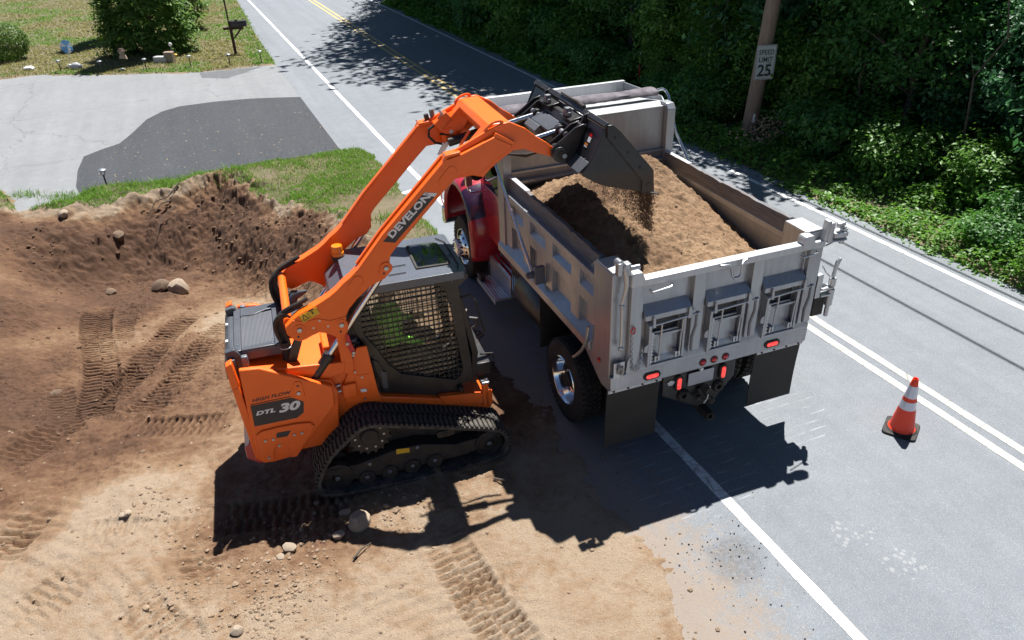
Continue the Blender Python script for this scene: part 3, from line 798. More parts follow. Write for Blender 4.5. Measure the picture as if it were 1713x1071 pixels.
# gussets where the posts meet the boards
MB().prism([(.41, 2.225), (.60, 2.225), (.41, 2.40)], .05, .07, 'x').build('gusset', 'steel', truck, .003)
MB().prism([(.41, 2.225), (.75, 2.225), (.41, 2.40)], W - .07, W - .05, 'x').build('gusset', 'steel', truck, .003)

# --- cab shield (tray over the cab) ---------------------------------
b = MB()
b.prism([(3.10, 2.99), (3.14, 3.02), (4.33, 2.84), (4.33, 2.81), (3.10, 2.96)], .02, W - .02, 'x')
shield = b.build('cab_shield', 'steel_white', truck, .006)
for x0, x1 in ((0.0, .02), (W - .02, W)):
    MB().prism([(3.14, 2.70), (4.35, 2.78), (4.35, 3.02), (3.30, 3.05), (3.20, 2.98), (3.16, 2.98)], x0, x1, 'x').build('shield_side', 'steel', shield, .004)
MB().bx(.02, W - .02, 4.33, 4.36, 2.78, 3.03).bx(.02, W - .02, 4.29, 4.36, 3.03, 3.05).build('shield_front_lip', 'steel_white', shield, .004)
for i in range(3):
    MB().cyl((W - .03, 3.42 + i * .07, 2.95), (W - .017, 3.42 + i * .07, 2.95), .018, n=12).build('shield_hole', 'black', shield)
# tarp roll and its arms
def mk_tarp():
    n = NT('faded tarp fabric'); c = n.coord(); nz = n.noise(7, 5, .65, c); f_ = n.noise(150, 2, .5, c)
    col = n.mix(n.ramp(nz, [(.35, 0.), (.7, 1.)]), (.075, .062, .075), (.165, .145, .16))
    return n.done(n.bsdf(col, .85, bump=f_, bstr=.3, bdist=.004))
M['tarp'] = mk_tarp()
r = random.Random(5); v = []; f = []; N, K = 40, 14
for i in range(N + 1):
    x = .05 + (W - .10) * i / N
    for k in range(K):
        t = 2 * PI * k / K; rr_ = .05 + r.uniform(-.003, .003) + .008 * max(0, math.cos(t)) * math.sin(i * .35)
        v.append((x, 3.44 + 2.6 * rr_ * math.cos(t), 3.085 + rr_ * math.sin(t)))
for i in range(N):
    for k in range(K): f.append((i * K + k, i * K + (k + 1) % K, (i + 1) * K + (k + 1) % K, (i + 1) * K + k))
f += [tuple(range(K)), tuple(range(N * K + K - 1, N * K - 1, -1))]
MB().add(v, f).build('tarp_roll', 'tarp', truck)
MB().tube([(W + .0, 3.44, 3.09), (2.52, 3.44, 3.10), (2.56, 3.41, 3.08), (2.57, 3.34, 3.02), (2.57, 3.25, 2.85), (2.56, 3.08, 2.6), (2.56, 2.80, 2.37), (2.55, 1.83, 1.61)], .021, 10).build('tarp_arm', 'rod', truck)
la = MB().tube([(.02, 3.44, 3.09), (-.07, 3.44, 3.09), (-.085, 3.38, 3.0), (-.085, 2.99, 2.61), (-.085, 2.4, 2.1), (-.08, 1.83, 1.62)], .019, 10).build('tarp_arm', 'rod', truck)
MB().cyl((-.16, 1.80, 1.59), (.02, 1.80, 1.59), .04, n=16).cyl((-.17, 1.80, 1.59), (-.16, 1.80, 1.59), .025, n=12).bx(-.09, .03, 1.70, 1.76, 1.50, 1.72).build('arm_motor', 'grille', la, .004)

# --- tailgate -------------------------------------------------------
tg = MB().bx(.20, W - .19, .035, .06, 1.25, 2.25).build('tailgate', 'steel', truck)
MB().bx(.18, W - .01, -.045, .065, 2.235, 2.31).build('tailgate_top_rail', 'steel_white', tg, .008)
for x0, x1 in ((.185, .32), (.886, 1.024), (1.575, 1.71), (2.265, 2.425)):
    MB().bx(x0, x1, -.03, .04, 1.34, 2.24).build('tailgate_upright', 'steel', tg, .006)
MB().prism([(-.03, 1.25), (-.03, 1.30), (.036, 1.41), (.036, 1.25)], .20, W - .015, 'x').build('tailgate_bottom_rail', 'steel', tg, .004)
MB().bx(0.005, W - .005, -.02, .05, 1.078, 1.247).build('rear_sill', 'steel', truck, .006)
for x in (.165, W - .30):
    MB().prism([(x, 2.25), (x + .13, 2.25), (x + .155, 2.30), (x + .115, 2.40), (x + .02, 2.40), (x, 2.37)], -.055, .055, 'y').build('tailgate_ear', 'steel_white', tg, .01)
for i, x0 in enumerate((.33, 1.034, 1.725)):
    g = MB()                                                         # gate plate and frame
    g.bx(x0 + .10, x0 + .44, .012, .034, 1.325, 1.66)
    chute = g.build('chute_gate', 'steel', truck, .004)
    MB().bx(x0 + .10, x0 + .44, .030, .0345, 1.662, 1.80).build('chute_opening', 'black', chute)
    MB().prism([(.036, 1.995), (-.075, 1.915), (-.075, 1.86), (.036, 1.86)], x0, x0 + .52, 'x').build('chute_hood', 'steel', chute, .003)
    MB().bx(x0 + .065, x0 + .095, -.055, .03, 1.30, 1.80).bx(x0 + .46, x0 + .485, -.055, .03, 1.33, 1.86).bx(x0 + .065, x0 + .49, -.05, .01, 1.285, 1.31).build('chute_frame', 'steel', chute, .003)
    rk = MB().bx(x0 + .098, x0 + .112, -.052, -.03, 1.32, 1.70)
    for k in range(9): rk.bx(x0 + .112, x0 + .126, -.05, -.032, 1.34 + k * .04, 1.362 + k * .04)
    rk.build('ratchet_bar', 'silver', chute)
    MB().cyl((x0 + .05, -.085, 1.80), (x0 + .60, -.085, 1.83), .012, n=10).cyl((x0 + .03, -.085, 1.80), (x0 + .055, -.085, 1.80), .022, n=12).cyl((x0 + .575, -.085, 1.83), (x0 + .60, -.085, 1.83), .022, n=12).build('handle_bar', 'silver', chute)
    MB().bx(x0 + .11, x0 + .49, -.05, -.02, 1.635, 1.665).build('cross_bar', 'steel', chute, .004)
    for xx in (x0 + .19, x0 + .43):
        MB().tube([(xx, -.075, 1.80), (xx, -.075, 1.66), (xx, -.062, 1.62), (xx + .01, -.045, 1.40), (xx - .015, -.035, 1.375)], .009, 8).bx(xx - .045, xx - .025, -.06, .012, 1.34, 1.41).bx(xx - .0, xx + .02, -.05, .012, 1.34, 1.40).build('latch_rod', 'silver', chute)
    MB().prism([(x0 + .075, 1.78), (x0 + .11, 1.78), (x0 + .10, 1.88), (x0 + .085, 1.91), (x0 + .075, 1.9)], -.10, -.08, 'y').prism([(x0 + .47, 1.80), (x0 + .52, 1.80), (x0 + .51, 1.9), (x0 + .48, 1.94)], -.10, -.08, 'y').build('hinge_tab', 'steel', chute, .002)
    MB().tube([(x0 + .575, -.085, 1.83), (x0 + .57, -.095, 1.70), (x0 + .545, -.085, 1.56), (x0 + .545, -.09, 1.42), (x0 + .545, -.09, 1.40)], [.012, .015, .016, .016, .012], 8).build('lever', 'grille', chute)
    MB().prism([(x0 + .065, 1.47), (x0 + .065, 1.57), (x0 + .03, 1.55), (x0 + .02, 1.51), (x0 + .03, 1.48)], -.05, -.04, 'y').build('latch_ear', 'steel', chute, .002)
# handles and hook on the tailgate
MB().tube([(.36, -.05, 2.20), (.38, -.09, 2.18), (.58, -.09, 2.20), (.61, -.05, 2.21)], .013, 8).build('grab_handle', 'silver', tg)
MB().tube([(2.12, -.05, 2.205), (2.13, -.08, 2.19), (2.31, -.08, 2.205), (2.32, -.05, 2.21)], .010, 8).build('grab_handle', 'silver', tg)
MB().tube([(1.15, -.05, 2.285), (1.23, -.075, 2.285), (1.255, -.08, 2.27), (1.275, -.085, 2.17), (1.30, -.085, 2.135), (1.36, -.085, 2.135), (1.385, -.085, 2.17), (1.385, -.08, 2.27), (1.41, -.06, 2.29), (1.46, -.05, 2.29)], .014, 8).build('tailgate_hook', 'silver', tg)
# hardware on the left rear post
hw = MB().tube([(.10, -.02, 2.50), (.10, -.05, 2.43), (.11, -.055, 2.30), (.095, -.05, 2.20), (.075, -.045, 2.10)], [.03, .028, .022, .018, .016], 10).build('tailgate_latch', 'silver', truck)
MB().tube([(.075, -.045, 2.10), (.08, -.045, 1.95), (.085, -.045, 1.62)], .014, 8).sphere((.085, -.045, 1.60), .028, 10).sphere((.075, -.045, 2.08), .026, 10).build('turnbuckle', 'silver', hw)
MB().cyl((.05, -.03, 2.52), (.05, .05, 2.52), .035, n=14).cyl((.14, -.05, 2.47), (.24, -.05, 2.47), .025, n=12).bx(.09, .15, -.06, .02, 2.40, 2.52).bx(.02, .07, -.045, .02, 2.40, 2.53).build('hinge_bracket', 'silver', hw, .006)
MB().tube([(.07, -.03, 1.30), (.08, -.06, 1.36), (.10, -.075, 1.40), (.12, -.06, 1.33), (.11, -.05, 1.27), (.16, -.05, 1.28)], .014, 8).bx(.03, .15, -.03, -.018, 1.24, 1.42).build('lower_latch', 'silver', hw)
MB().prism([(.15, 1.25), (.20, 1.25), (.20, 1.48), (.17, 1.42)], -.05, .02, 'y').build('latch_guide', 'steel', hw, .003)
# chain with a red quick link
def chain(path, parent, lr=.017, wr=.0042, mat='silver', name='chain'):
    P = [Vector(p) for p in path]; b = MB(); acc = 0.0; k = 0
    for a, c in zip(P[:-1], P[1:]):
        L = (c - a).length; n = max(1, int(L / (lr * 1.55))); d = (c - a) / L
        for i in range(n):
            o = a + d * (L * (i + .5) / n); s1 = d.orthogonal().normalized(); s2 = d.cross(s1)
            q = s1 if k % 2 == 0 else s2; k += 1
            loop = [o + d * (lr * 1.1 * math.cos(t)) + q * (lr * .62 * math.sin(t)) for t in [2 * PI * j / 8 for j in range(8)]]
            b.tube(loop, wr, 4, closed=True)
    return b.build(name, mat, parent)
chain([(.213, -.045, 1.73), (.212, -.05, 1.55), (.225, -.05, 1.40), (.25, -.05, 1.29), (.28, -.055, 1.265), (.30, -.055, 1.31), (.325, -.05, 1.42), (.335, -.045, 1.54)], truck)
MB().tube([Vector((.213 + .022 * math.cos(t), -.05, 1.775 + .036 * math.sin(t))) for t in [2 * PI * j / 12 for j in range(12)]], .008, 6, closed=True).build('chain_link', 'lens_red', truck)
# right-hand pintles
rp = MB().prism([(2.40, 2.30), (2.46, 2.30), (2.46, 2.52), (2.42, 2.52)], -.05, .03, 'y').bx(2.44, 2.50, -.06, .02, 2.28, 2.50).prism([(2.50, -.08), (2.60, -.10), (2.66, -.09), (2.69, -.04), (2.66, .01), (2.58, .03), (2.50, .02)], 2.33, 2.385, 'z').prism([(2.50, -.08), (2.60, -.10), (2.66, -.09), (2.69, -.04), (2.66, .01), (2.58, .03), (2.50, .02)], 2.285, 2.305, 'z').build('upper_pintle', 'steel_white', truck, .008)
MB().cyl((2.635, -.04, 2.24), (2.635, -.04, 2.43), .028, n=14).cyl((2.635, -.04, 2.385), (2.635, -.04, 2.415), .045, n=6).cyl((2.55, -.04, 2.45), (2.63, -.04, 2.46), .026, n=10).build('pintle_pin', 'silver', rp, .003)
MB().tube([(2.45, -.03, 2.24), (2.52, -.04, 2.27), (2.60, -.04, 2.32)], .009, 6).build('pintle_rod', 'silver', rp)
lp = MB().bx(2.43, 2.50, -.04, .02, 1.62, 1.90).prism([(2.48, 1.80), (2.60, 1.74), (2.48, 1.66)], -.02, .0, 'y').prism([(2.50, -.06), (2.63, -.07), (2.69, -.03), (2.66, .03), (2.50, .02)], 1.71, 1.735, 'z').prism([(2.50, -.06), (2.63, -.07), (2.69, -.03), (2.66, .03), (2.50, .02)], 1.63, 1.655, 'z').build('lower_pintle', 'silver', truck, .004)
MB().bx(2.45, 2.60, -.02, .10, 1.38, 1.64).build('pintle_box', 'frame_dirty', lp, .01)
MB().cyl((2.64, -.03, 1.50), (2.64, -.03, 1.70), .042, n=16).cyl((2.64, -.03, 1.36), (2.64, -.03, 1.50), .025, n=12).cyl((2.64, -.03, 1.735), (2.64, -.03, 1.83), .038, n=16).build('pintle_pin', 'silver', lp, .004)
MB().prism([(2.615, 1.83), (2.65, 1.83), (2.665, 1.95), (2.70, 2.04), (2.675, 2.06), (2.635, 2.03), (2.625, 1.93)], -.045, -.02, 'y').build('pin_handle', 'silver', lp, .004)
chain([(2.44, -.05, 2.02), (2.50, -.06, 1.93), (2.58, -.06, 1.86), (2.62, -.05, 1.86)], lp, .013, .0035)
# --- tail lamps, number plate ---------------------------------------
def oval(cx, cz, w, h, n=10):
    r = min(w, h) / 2; p = []
    for i in range(n + 1):
        t = -PI / 2 + PI * i / n
        p.append((cx + w / 2 - r + r * math.cos(t), cz + r * math.sin(t)) if w > h else (cx + r * math.cos(t + PI / 2), cz + h / 2 - r + r * math.sin(t + PI / 2)))
    for i in range(n + 1):
        t = PI / 2 + PI * i / n
        p.append((cx - w / 2 + r + r * math.cos(t), cz + r * math.sin(t)) if w > h else (cx + r * math.cos(t + PI / 2), cz - h / 2 + r + r * math.sin(t + PI / 2)))
    return p
for cx, cz in ((.482, 1.155), (1.971, 1.163)):
    t = MB().prism(oval(cx, cz, .20, .088), -.034, -.019, 'y').build('tail_lamp', 'rubber', truck, .004)
    MB().prism(oval(cx, cz, .145, .05), -.042, -.034, 'y').build('lamp_lens', 'lens_lit', t, .004)
for cx in (1.096, 1.236, 1.378):
    t = MB().lathe([(.001, -.006), (.044, -.006), (.044, -.001)], (cx, -.02, 1.151), (0, 1, 0), 24).build('marker_lamp', 'rubber', truck)
    MB().lathe([(.001, -.026), (.014, -.024), (.026, -.017), (.033, -.006)], (cx, -.02, 1.151), (0, 1, 0), 24).build('lamp_lens', 'lens_red', t)
hp = MB().prism([(.66, 1.077), (1.55, 1.077), (1.56, .83), (1.33, .55), (1.12, .53), (.66, .80)], .10, .13, 'y').build('hitch_plate', 'black', truck, .006, loc=(0, -.075, 0))
pl = MB().prism(rrect(.955, 1.27, .865, 1.025, .012), .075, .082, 'y').build('number_plate', 'plate_grey', hp)
MB().cyl((1.11, .07, 1.045), (1.11, .10, 1.045), .022, n=12).build('plate_lamp', 'white', hp)
for cx in (.84, 1.393):
    t = MB().prism(oval(cx, .935, .085, .20), .07, .10, 'y').build('brake_lamp', 'rubber', hp, .006)
    MB().prism(oval(cx, .935, .05, .145), .060, .07, 'y').build('lamp_lens', 'lens_lit', t, .004)
MB().prism([(.70, .965), (.745, .99), (.80, .965), (.775, .925), (.725, .925)], .088, .098, 'y').build('trailer_socket', 'silver', hp)
for cx in (.92, 1.36):
    MB().lathe([(.03, -.02), (.06, -.03), (.075, .0), (.06, .02), (.03, .01)], (cx, .085, .75), (0, 1, 0), 20, closed=True).build('tow_ring', 'frame_dirty', hp)
MB().tube([(1.10, .08, .80), (1.12, .04, .74), (1.16, .02, .70), (1.22, .03, .66), (1.24, .05, .60)], .025, 10).cyl((1.17, .06, .80), (1.17, -.02, .80), .04, n=14).cyl((1.08, .06, .70), (1.08, .02, .70), .03, n=12).sphere((1.24, .03, .63), .045, 12).build('pintle_hitch', 'frame_dirty', hp)
MB().tube([(1.19, .0, .85), (1.17, -.01, .78), (1.16, -.01, .70), (1.13, .0, .64)], .008, 6).build('coupling_wire', 'silver', hp)
MB().prism(rrect(1.185, 1.275, .395, .485, .01), -.02, .5, 'y', holes=[rrect(1.203, 1.257, .413, .467, .006)]).bx(1.17, 1.29, .15, .55, .49, .53).build('receiver_tube', 'frame_dirty', hp, .003)
# --- mud flaps ------------------------------------------------------
for x0, x1 in ((0.0, .62), (W - .62, W - .015)):
    v = []; f = []; N = 10
    for i in range(N + 1):
        t = i / N; z = 1.05 - .74 * t; y = .03 + .02 * math.sin(t * 2.2)
        for x in (x0, x1):
            v += [(x, y, z), (x, y + .012, z)]
    for i in range(N):
        a = i * 4; c = a + 4
        f += [(a, a + 2, c + 2, c), (a + 3, a + 1, c + 1, c + 3), (a + 1, a, c, c + 1), (a + 2, a + 3, c + 3, c + 2)]
    f += [(0, 1, 3, 2), (N * 4, N * 4 + 2, N * 4 + 3, N * 4 + 1)]
    fl = MB().add(v, f).build('mud_flap', 'flap', truck)
    MB().bx(x0 - .002, x1 + .004, .005, .028, 1.03, 1.074).build('flap_strap', 'silver', fl, .003)
    for k in range(4):
        xx = x0 + .06 + (x1 - x0 - .12) * k / 3
        MB().cyl((xx, .006, 1.052), (xx, -.004, 1.052), .012, n=8).build('flap_bolt', 'frame_dirty', fl)
MB().bx(0.0, .60, 1.80, 1.812, .55, 1.26).build('front_mud_flap', 'flap', truck)
MB().bx(W - .60, W, 1.80, 1.812, .55, 1.26).build('front_mud_flap', 'flap', truck)

# --- wheels ---------------------------------------------------------
def tyre_mesh(R, w, blocks, seed):
    """axis along x, centred, outer face at x=0 and going to x=w"""
    b = MB()
    prof = [(R * .57, .03), (R * .60, .012), (R * .72, .0), (R * .84, .002), (R * .93, .014), (R * .965, .03), (R * .975, w * .5), (R * .965, w - .03), (R * .93, w - .014), (R * .84, w - .002), (R * .72, w), (R * .60, w - .012), (R * .57, w - .03)]
    b.lathe(prof, (0, 0, 0), (1, 0, 0), 64)
    rows = [(.012, .068, 0), (.078, .125, .5), (.135, w - .135, 0), (w - .125, w - .078, .5), (w - .068, w - .012, 0)]
    for x0, x1, ph in rows:
        for k in range(blocks):
            a0 = 2 * PI * (k + ph + .07) / blocks; a1 = 2 * PI * (k + ph + .93) / blocks; am = (a0 + a1) / 2
            edge = (x0 < .02 or x1 > w - .02)
            vs = []
            for rr_ in (R * .955, R):
                for (xx, aa) in ((x0, a0 + .02), ((x0 + x1) / 2, a0), (x1, a0 + .02), (x1, a1 - .02), ((x0 + x1) / 2, a1), (x0, a1 - .02)):
                    r2 = rr_ - (.012 if edge and (xx == (x0 if x0 < .02 else x1)) and rr_ == R else 0)
                    vs.append((xx, r2 * math.cos(aa), r2 * math.sin(aa)))
            b.add(vs, [(6, 7, 8, 9, 10, 11)] + [(i, (i + 1) % 6, 6 + (i + 1) % 6, 6 + i) for i in range(6)])
    return b.mesh('tyre', 'tyre')
TY_R = tyre_mesh(.515, .275, 46, 1)
def rim_rear():
    b = MB()
    b.lathe([(.30, .03), (.305, .012), (.297, .004), (.285, .008), (.275, .03), (.262, .06), (.258, .12), (.245, .14), (.235, .150), (.22, .152), (.12, .155), (.11, .13), (.001, .128)], (0, 0, 0), (1, 0, 0), 48)
    return b.mesh('rim', 'chrome')
def rim_front():
    b = MB()
    b.lathe([(.30, .03), (.305, .010), (.297, .002), (.285, .006), (.272, .03), (.262, .05), (.25, .055), (.225, .02), (.16, -.035), (.12, -.05), (.115, -.05), (.11, -.09), (.10, -.115), (.06, -.125), (.001, -.126)], (0, 0, 0), (1, 0, 0), 48)
    return b.mesh('rim', 'chrome')
RIM_R, RIM_F = rim_rear(), rim_front()
def holes_mesh(rad, x, n, hr, name, mat):
    b = MB()
    for k in range(n):
        t = 2 * PI * k / n; b.lathe([(hr, 0), (hr * .9, -.006), (.001, -.006)], (x, rad * math.cos(t), rad * math.sin(t)), (1, 0, 0), 12)
    return b.mesh(name, mat)
def nuts_mesh(rad, x, n, long_):
    b = MB()
    for k in range(n):
        t = 2 * PI * k / n + .15; c = (x, rad * math.cos(t), rad * math.sin(t))
        b.lathe([(.02, 0), (.019, -long_ * .7), (.013, -long_ * .93), (.001, -long_)], c, (1, 0, 0), 10)
    return b.mesh('lug_nuts', 'chrome')
HR, HF = holes_mesh(.185, .151, 10, .028, 'hand_holes', 'black'), holes_mesh(.197, -.006, 10, .026, 'hand_holes', 'black')
NR, NF = nuts_mesh(.135, .153, 10, .03), nuts_mesh(.135, -.048, 10, .085)
HUB_R = MB().lathe([(.095, .13), (.09, .05), (.07, .03), (.001, .028)], (0, 0, 0), (1, 0, 0), 24).mesh('hub', 'frame_dirty')
def wheel(x, y, z, side, front, dual_in=False):
    o = bpy.data.objects.new('wheel', TY_R); COL.objects.link(o); o.parent = truck
    o.location = (x, y, z); o.rotation_euler = (rnd.uniform(0, 6), 0, 0)
    if side > 0: o.scale = (-1, 1, 1)
    if dual_in: return o
    for me, nm in ((RIM_F if front else RIM_R, 'rim'), (HF if front else HR, 'hand_hole'), (NF if front else NR, 'lug_nut')) + ((() if front else ((HUB_R, 'hub'),))):
        c = bpy.data.objects.new(nm, me); COL.objects.link(c); c.parent = o
    return o
YR, YF = 1.09, 5.14
wheel(-.02, YR, .512, -1, False); wheel(.30, YR, .512, -1, False, True)
wheel(W + .02, YR, .512, 1, False); wheel(W - .30, YR, .512, 1, False, True)
wheel(.05, YF, .512, -1, True); wheel(W - .05, YF, .512, 1, True)
# --- chassis ---------------------------------------------------------
for x in (.80, 1.56):
    MB().bx(x, x + .08, .12, 6.2, .78, 1.06).build('frame_rail', 'black', truck, .008)
MB().cyl((.25, YR, .512), (W - .25, YR, .512), .11, n=16).sphere((W / 2, YR, .512), .24, 16).build('rear_axle', 'frame_dirty', truck)
MB().cyl((.25, YF, .48), (W - .25, YF, .48), .06, n=12).build('front_axle', 'frame_dirty', truck)
for x in (.62, 1.74):
    b = MB()
    for k in range(5): b.bx(x, x + .09, YR - .7 + k * .1, YR + .7 - k * .1, .62 + k * .025, .642 + k * .025)
    b.build('leaf_spring', 'frame_dirty', truck)
MB().bx(.55, W - .55, .15, 3.0, 1.06, 1.20).build('subframe', 'black', truck, .01)
MB().lathe([(.001, 0), (.28, 0), (.30, .03), (.30, .97), (.28, 1.0), (.001, 1.0)], (.42, 2.05, .72), (0, 1, 0), 28).build('air_tank', 'black', truck)
# --- cab, hood and fenders ------------------------------------------
cab = MB().prism([(3.28, .95), (4.72, .95), (4.74, 1.75), (4.52, 2.55), (4.40, 2.68), (3.40, 2.70), (3.28, 2.60)], .27, W - .27, 'x').build('cab', 'red', truck, .05, seg=3)
MB().prism([(3.65, 1.75), (4.52, 1.75), (4.40, 2.42), (4.33, 2.5), (3.72, 2.5), (3.65, 2.42)], .262, .30, 'x').build('door_window', 'glass_dark', cab)
MB().prism([(3.65, 1.75), (4.52, 1.75), (4.40, 2.42), (4.33, 2.5), (3.72, 2.5), (3.65, 2.42)], W - .30, W - .262, 'x').build('door_window', 'glass_dark', cab)
MB().prism([(3.58, .97), (4.60, .97), (4.60, 1.72), (4.52, 1.74), (4.40, 2.55), (3.60, 2.57)], .255, .272, 'x', holes=[[(3.66, 1.76), (4.51, 1.76), (4.39, 2.41), (4.32, 2.49), (3.73, 2.49), (3.66, 2.41)]]).build('door', 'red', cab, .005)
MB().bx(.235, .25, 3.66, 3.80, 1.55, 1.60).build('door_handle', 'chrome', cab, .005)
MB().prism([(.40, 1.82), (W - .40, 1.82), (W - .48, 2.52), (.48, 2.52)], 4.50, 4.58, 'y').build('windshield', 'glass_dark', cab)
MB().bx(.5, W - .5, 3.268, 3.284, 1.75, 2.45).build('rear_window', 'glass_dark', cab)
MB().prism([(4.62, .95), (6.30, .80), (6.35, 1.55), (6.15, 1.80), (4.66, 2.0)], .52, W - .52, 'x').build('hood', 'red', truck, .09, seg=4)
MB().bx(.56, W - .56, 6.30, 6.40, .75, 1.60).build('radiator_grille', 'chrome', truck, .03)
MB().bx(.12, W - .12, 6.42, 6.56, .40, .72).build('front_bumper', 'chrome', truck, .03)
def fender(mirror):
    g = lambda x: W - x if mirror else x
    arc = [(5.90, .70), (5.90, .95), (5.82, 1.22), (5.65, 1.43), (5.40, 1.56), (5.10, 1.60), (4.85, 1.55), (4.66, 1.40), (4.56, 1.18), (4.51, .90), (4.50, .56)]
    cx, cz = 5.16, .62; v = []; f = []; mats = []
    cs = [(.045, -.05), (.0, -.02), (.01, .03), (.06, .07), (.20, .11), (.40, .14), (.60, .16)]
    for (y, z) in arc:
        d = Vector((y - cx, z - cz)).normalized()
        for (x, h) in cs: v.append((g(x), y + d.x * h * (.6 if z < .8 else 1), z + d.y * h))
    n = len(cs)
    for i in range(len(arc) - 1):
        for k in range(n - 1):
            q = (i * n + k, i * n + k + 1, (i + 1) * n + k + 1, (i + 1) * n + k)
            f.append(q if not mirror else q[::-1])
    b = MB().add(v, f)
    o = b.build('front_fender', ['red', 'maroon'], truck, angle=60)
    for i, p in enumerate(o.data.polygons):
        row = i // (n - 1)
        if row in (6, 7) : p.material_index = 1
    s = o.modifiers.new('sub', 'SUBSURF'); s.levels = 2; s.render_levels = 2
    so = o.modifiers.new('solid', 'SOLIDIFY'); so.thickness = .012
    return o
fen = fender(False); fender(True)
for x in (.15, W - .15):
    l = MB().cyl((x, 5.02, 1.70), (x, 5.02, 1.74), .045, n=16).build('fender_lamp_base', 'chrome', truck)
    MB().lathe([(.05, 0), (.056, .03), (.056, .10), (.05, .12), (.001, .125)], (x, 5.02, 1.74), (0, 0, 1), 18).build('fender_lamp_lens', 'lens_red', l)
MB().prism(circle(0, 0, .115, 24), -.02, .03, 'y', X=Matrix.Translation((.10, 4.30, 2.02)) @ Matrix.Rotation(.25, 4, 'Z')).build('spot_mirror', 'rubber', truck, .015)
MB().tube([(.26, 4.40, 2.35), (.02, 4.42, 2.30), (-.02, 4.42, 2.25), (-.02, 4.42, 1.75), (.02, 4.42, 1.70), (.26, 4.45, 1.66)], .013, 8).build('mirror_bracket', 'chrome', truck)
MB().bx(-.06, .05, 4.38, 4.42, 1.80, 2.22).build('side_mirror', 'chrome', truck, .015)
MB().tube([(.25, 3.36, 2.30), (.06, 3.40, 2.25), (-.01, 3.50, 2.18), (.04, 3.75, 2.12)], .012, 8).build('exhaust_stay', 'chrome', truck)
MB().tube([(.16, 3.42, 2.6), (.15, 3.42, 1.9), (.16, 3.43, 1.5), (.10, 3.40, 1.25), (.06, 3.30, 1.15)], .010, 8).build('air_hose', 'grille', truck)
MB().cyl((.24, 3.36, 2.25), (.22, 3.36, 2.25), .03, n=12).build('cab_marker_lamp', 'lens_red', truck)
MB().tube([(.12, 5.75, 1.55), (.02, 5.85, 1.45), (-.02, 5.92, 1.30), (-.02, 5.95, 1.05), (.03, 5.95, .90)], .012, 8).build('fender_guide_wire', 'chrome', truck)
# --- steps -----------------------------------------------------------
st = MB().bx(.22, .70, 3.42, 4.30, .38, .70).build('step_box', 'tread_plate', truck, .01)
MB().bx(-.03, .225, 3.40, 4.20, .385, .415).bx(-.03, -.012, 3.40, 4.20, .35, .385).build('lower_step', 'tread_plate', st, .004)
for i in range(6):
    x = .24 + i * .075; MB().bx(x, x + .045, 3.44, 4.28, .70, .716).build('step_ridge', 'chrome', st, .004)
for i in range(5):
    x = .0 + i * .04; MB().bx(x, x + .02, 3.42, 4.18, .415, .423).build('step_ridge', 'chrome', st, .003)
MB().bx(-.025, .06, 4.05, 4.20, .415, .50).build('step_end_block', 'black', st, .012)
MB().bx(.24, .62, 3.02, 3.40, .50, 1.0).build('battery_box', 'black', truck, .02)
b = MB()
for i in range(5): b.bx(.232, .24, 3.05 + i * .07, 3.09 + i * .07, .56, .95)
b.build('battery_box_ribs', 'chrome', truck)


# ================================================================== COMPACT TRACK LOADER (x forward, y to its left, z up)
YC = 0.95
loader = thing('track_loader', 'orange compact track loader with raised arms tipping its bucket over the truck', 'track loader', (-1.18889, 6.09089, 0), 0.3014)
# --- lift arms --------------------------------------------------------
ARM = [(-0.925, 1.983), (-0.841, 2.051), (-0.771, 2.098), (-0.646, 2.144), (-0.558, 2.186), (-0.470, 2.229), (-0.396, 2.279), (-0.320, 2.345), (-0.249, 2.392), (-0.159, 2.470), (0.105, 2.771), (0.754, 3.410), (0.800, 3.416), (0.926, 3.444), (1.236, 3.562), (1.419, 3.460),
 (1.346, 3.408), (1.190, 3.312), (1.087, 3.239), (1.033, 3.221), (0.959, 3.236), (0.884, 3.236), (0.827, 3.206), (0.700, 3.089), (0.199, 2.602), (0.153, 2.546), (0.139, 2.478), (0.135, 2.390), (0.075, 2.320), (-0.022, 2.286), (-0.071, 2.264), (-0.213, 2.154), (-0.304, 2.062), (-0.345, 1.992), (-0.355, 1.926), (-0.342, 1.855), (-0.370, 1.802), (-0.424, 1.773), (-0.480, 1.786), (-0.516, 1.818), (-0.568, 1.851), (-0.623, 1.869), (-0.692, 1.850), (-0.754, 1.823), (-0.815, 1.810), (-0.867, 1.838), (-0.919, 1.912)]
NOSE = [(0.763, 3.438), (0.821, 3.447), (1.204, 3.618), (1.333, 3.664), (1.412, 3.666), (1.563, 3.589), (1.672, 3.496), (1.774, 3.428), (1.847, 3.366), (1.921, 3.327), (1.940, 3.289), (1.915, 3.250), (1.859, 3.264), (1.785, 3.297), (1.649, 3.347), (1.549, 3.393), (1.441, 3.395), (1.368, 3.358), (1.209, 3.251), (1.128, 3.173), (1.024, 3.206), (0.907, 3.199), (0.819, 3.194)]
PINS = [(-0.799, 1.938), (-0.402, 1.909), (0.098, 2.433)]       # round bosses on the outer face
HOLES = [(-0.820, 1.869), (-0.421, 1.838), (0.070, 2.385)]
def mir(y): return 2 * YC - y
def yy(near, a, b):
    return (a, b) if near else (mir(b), mir(a))
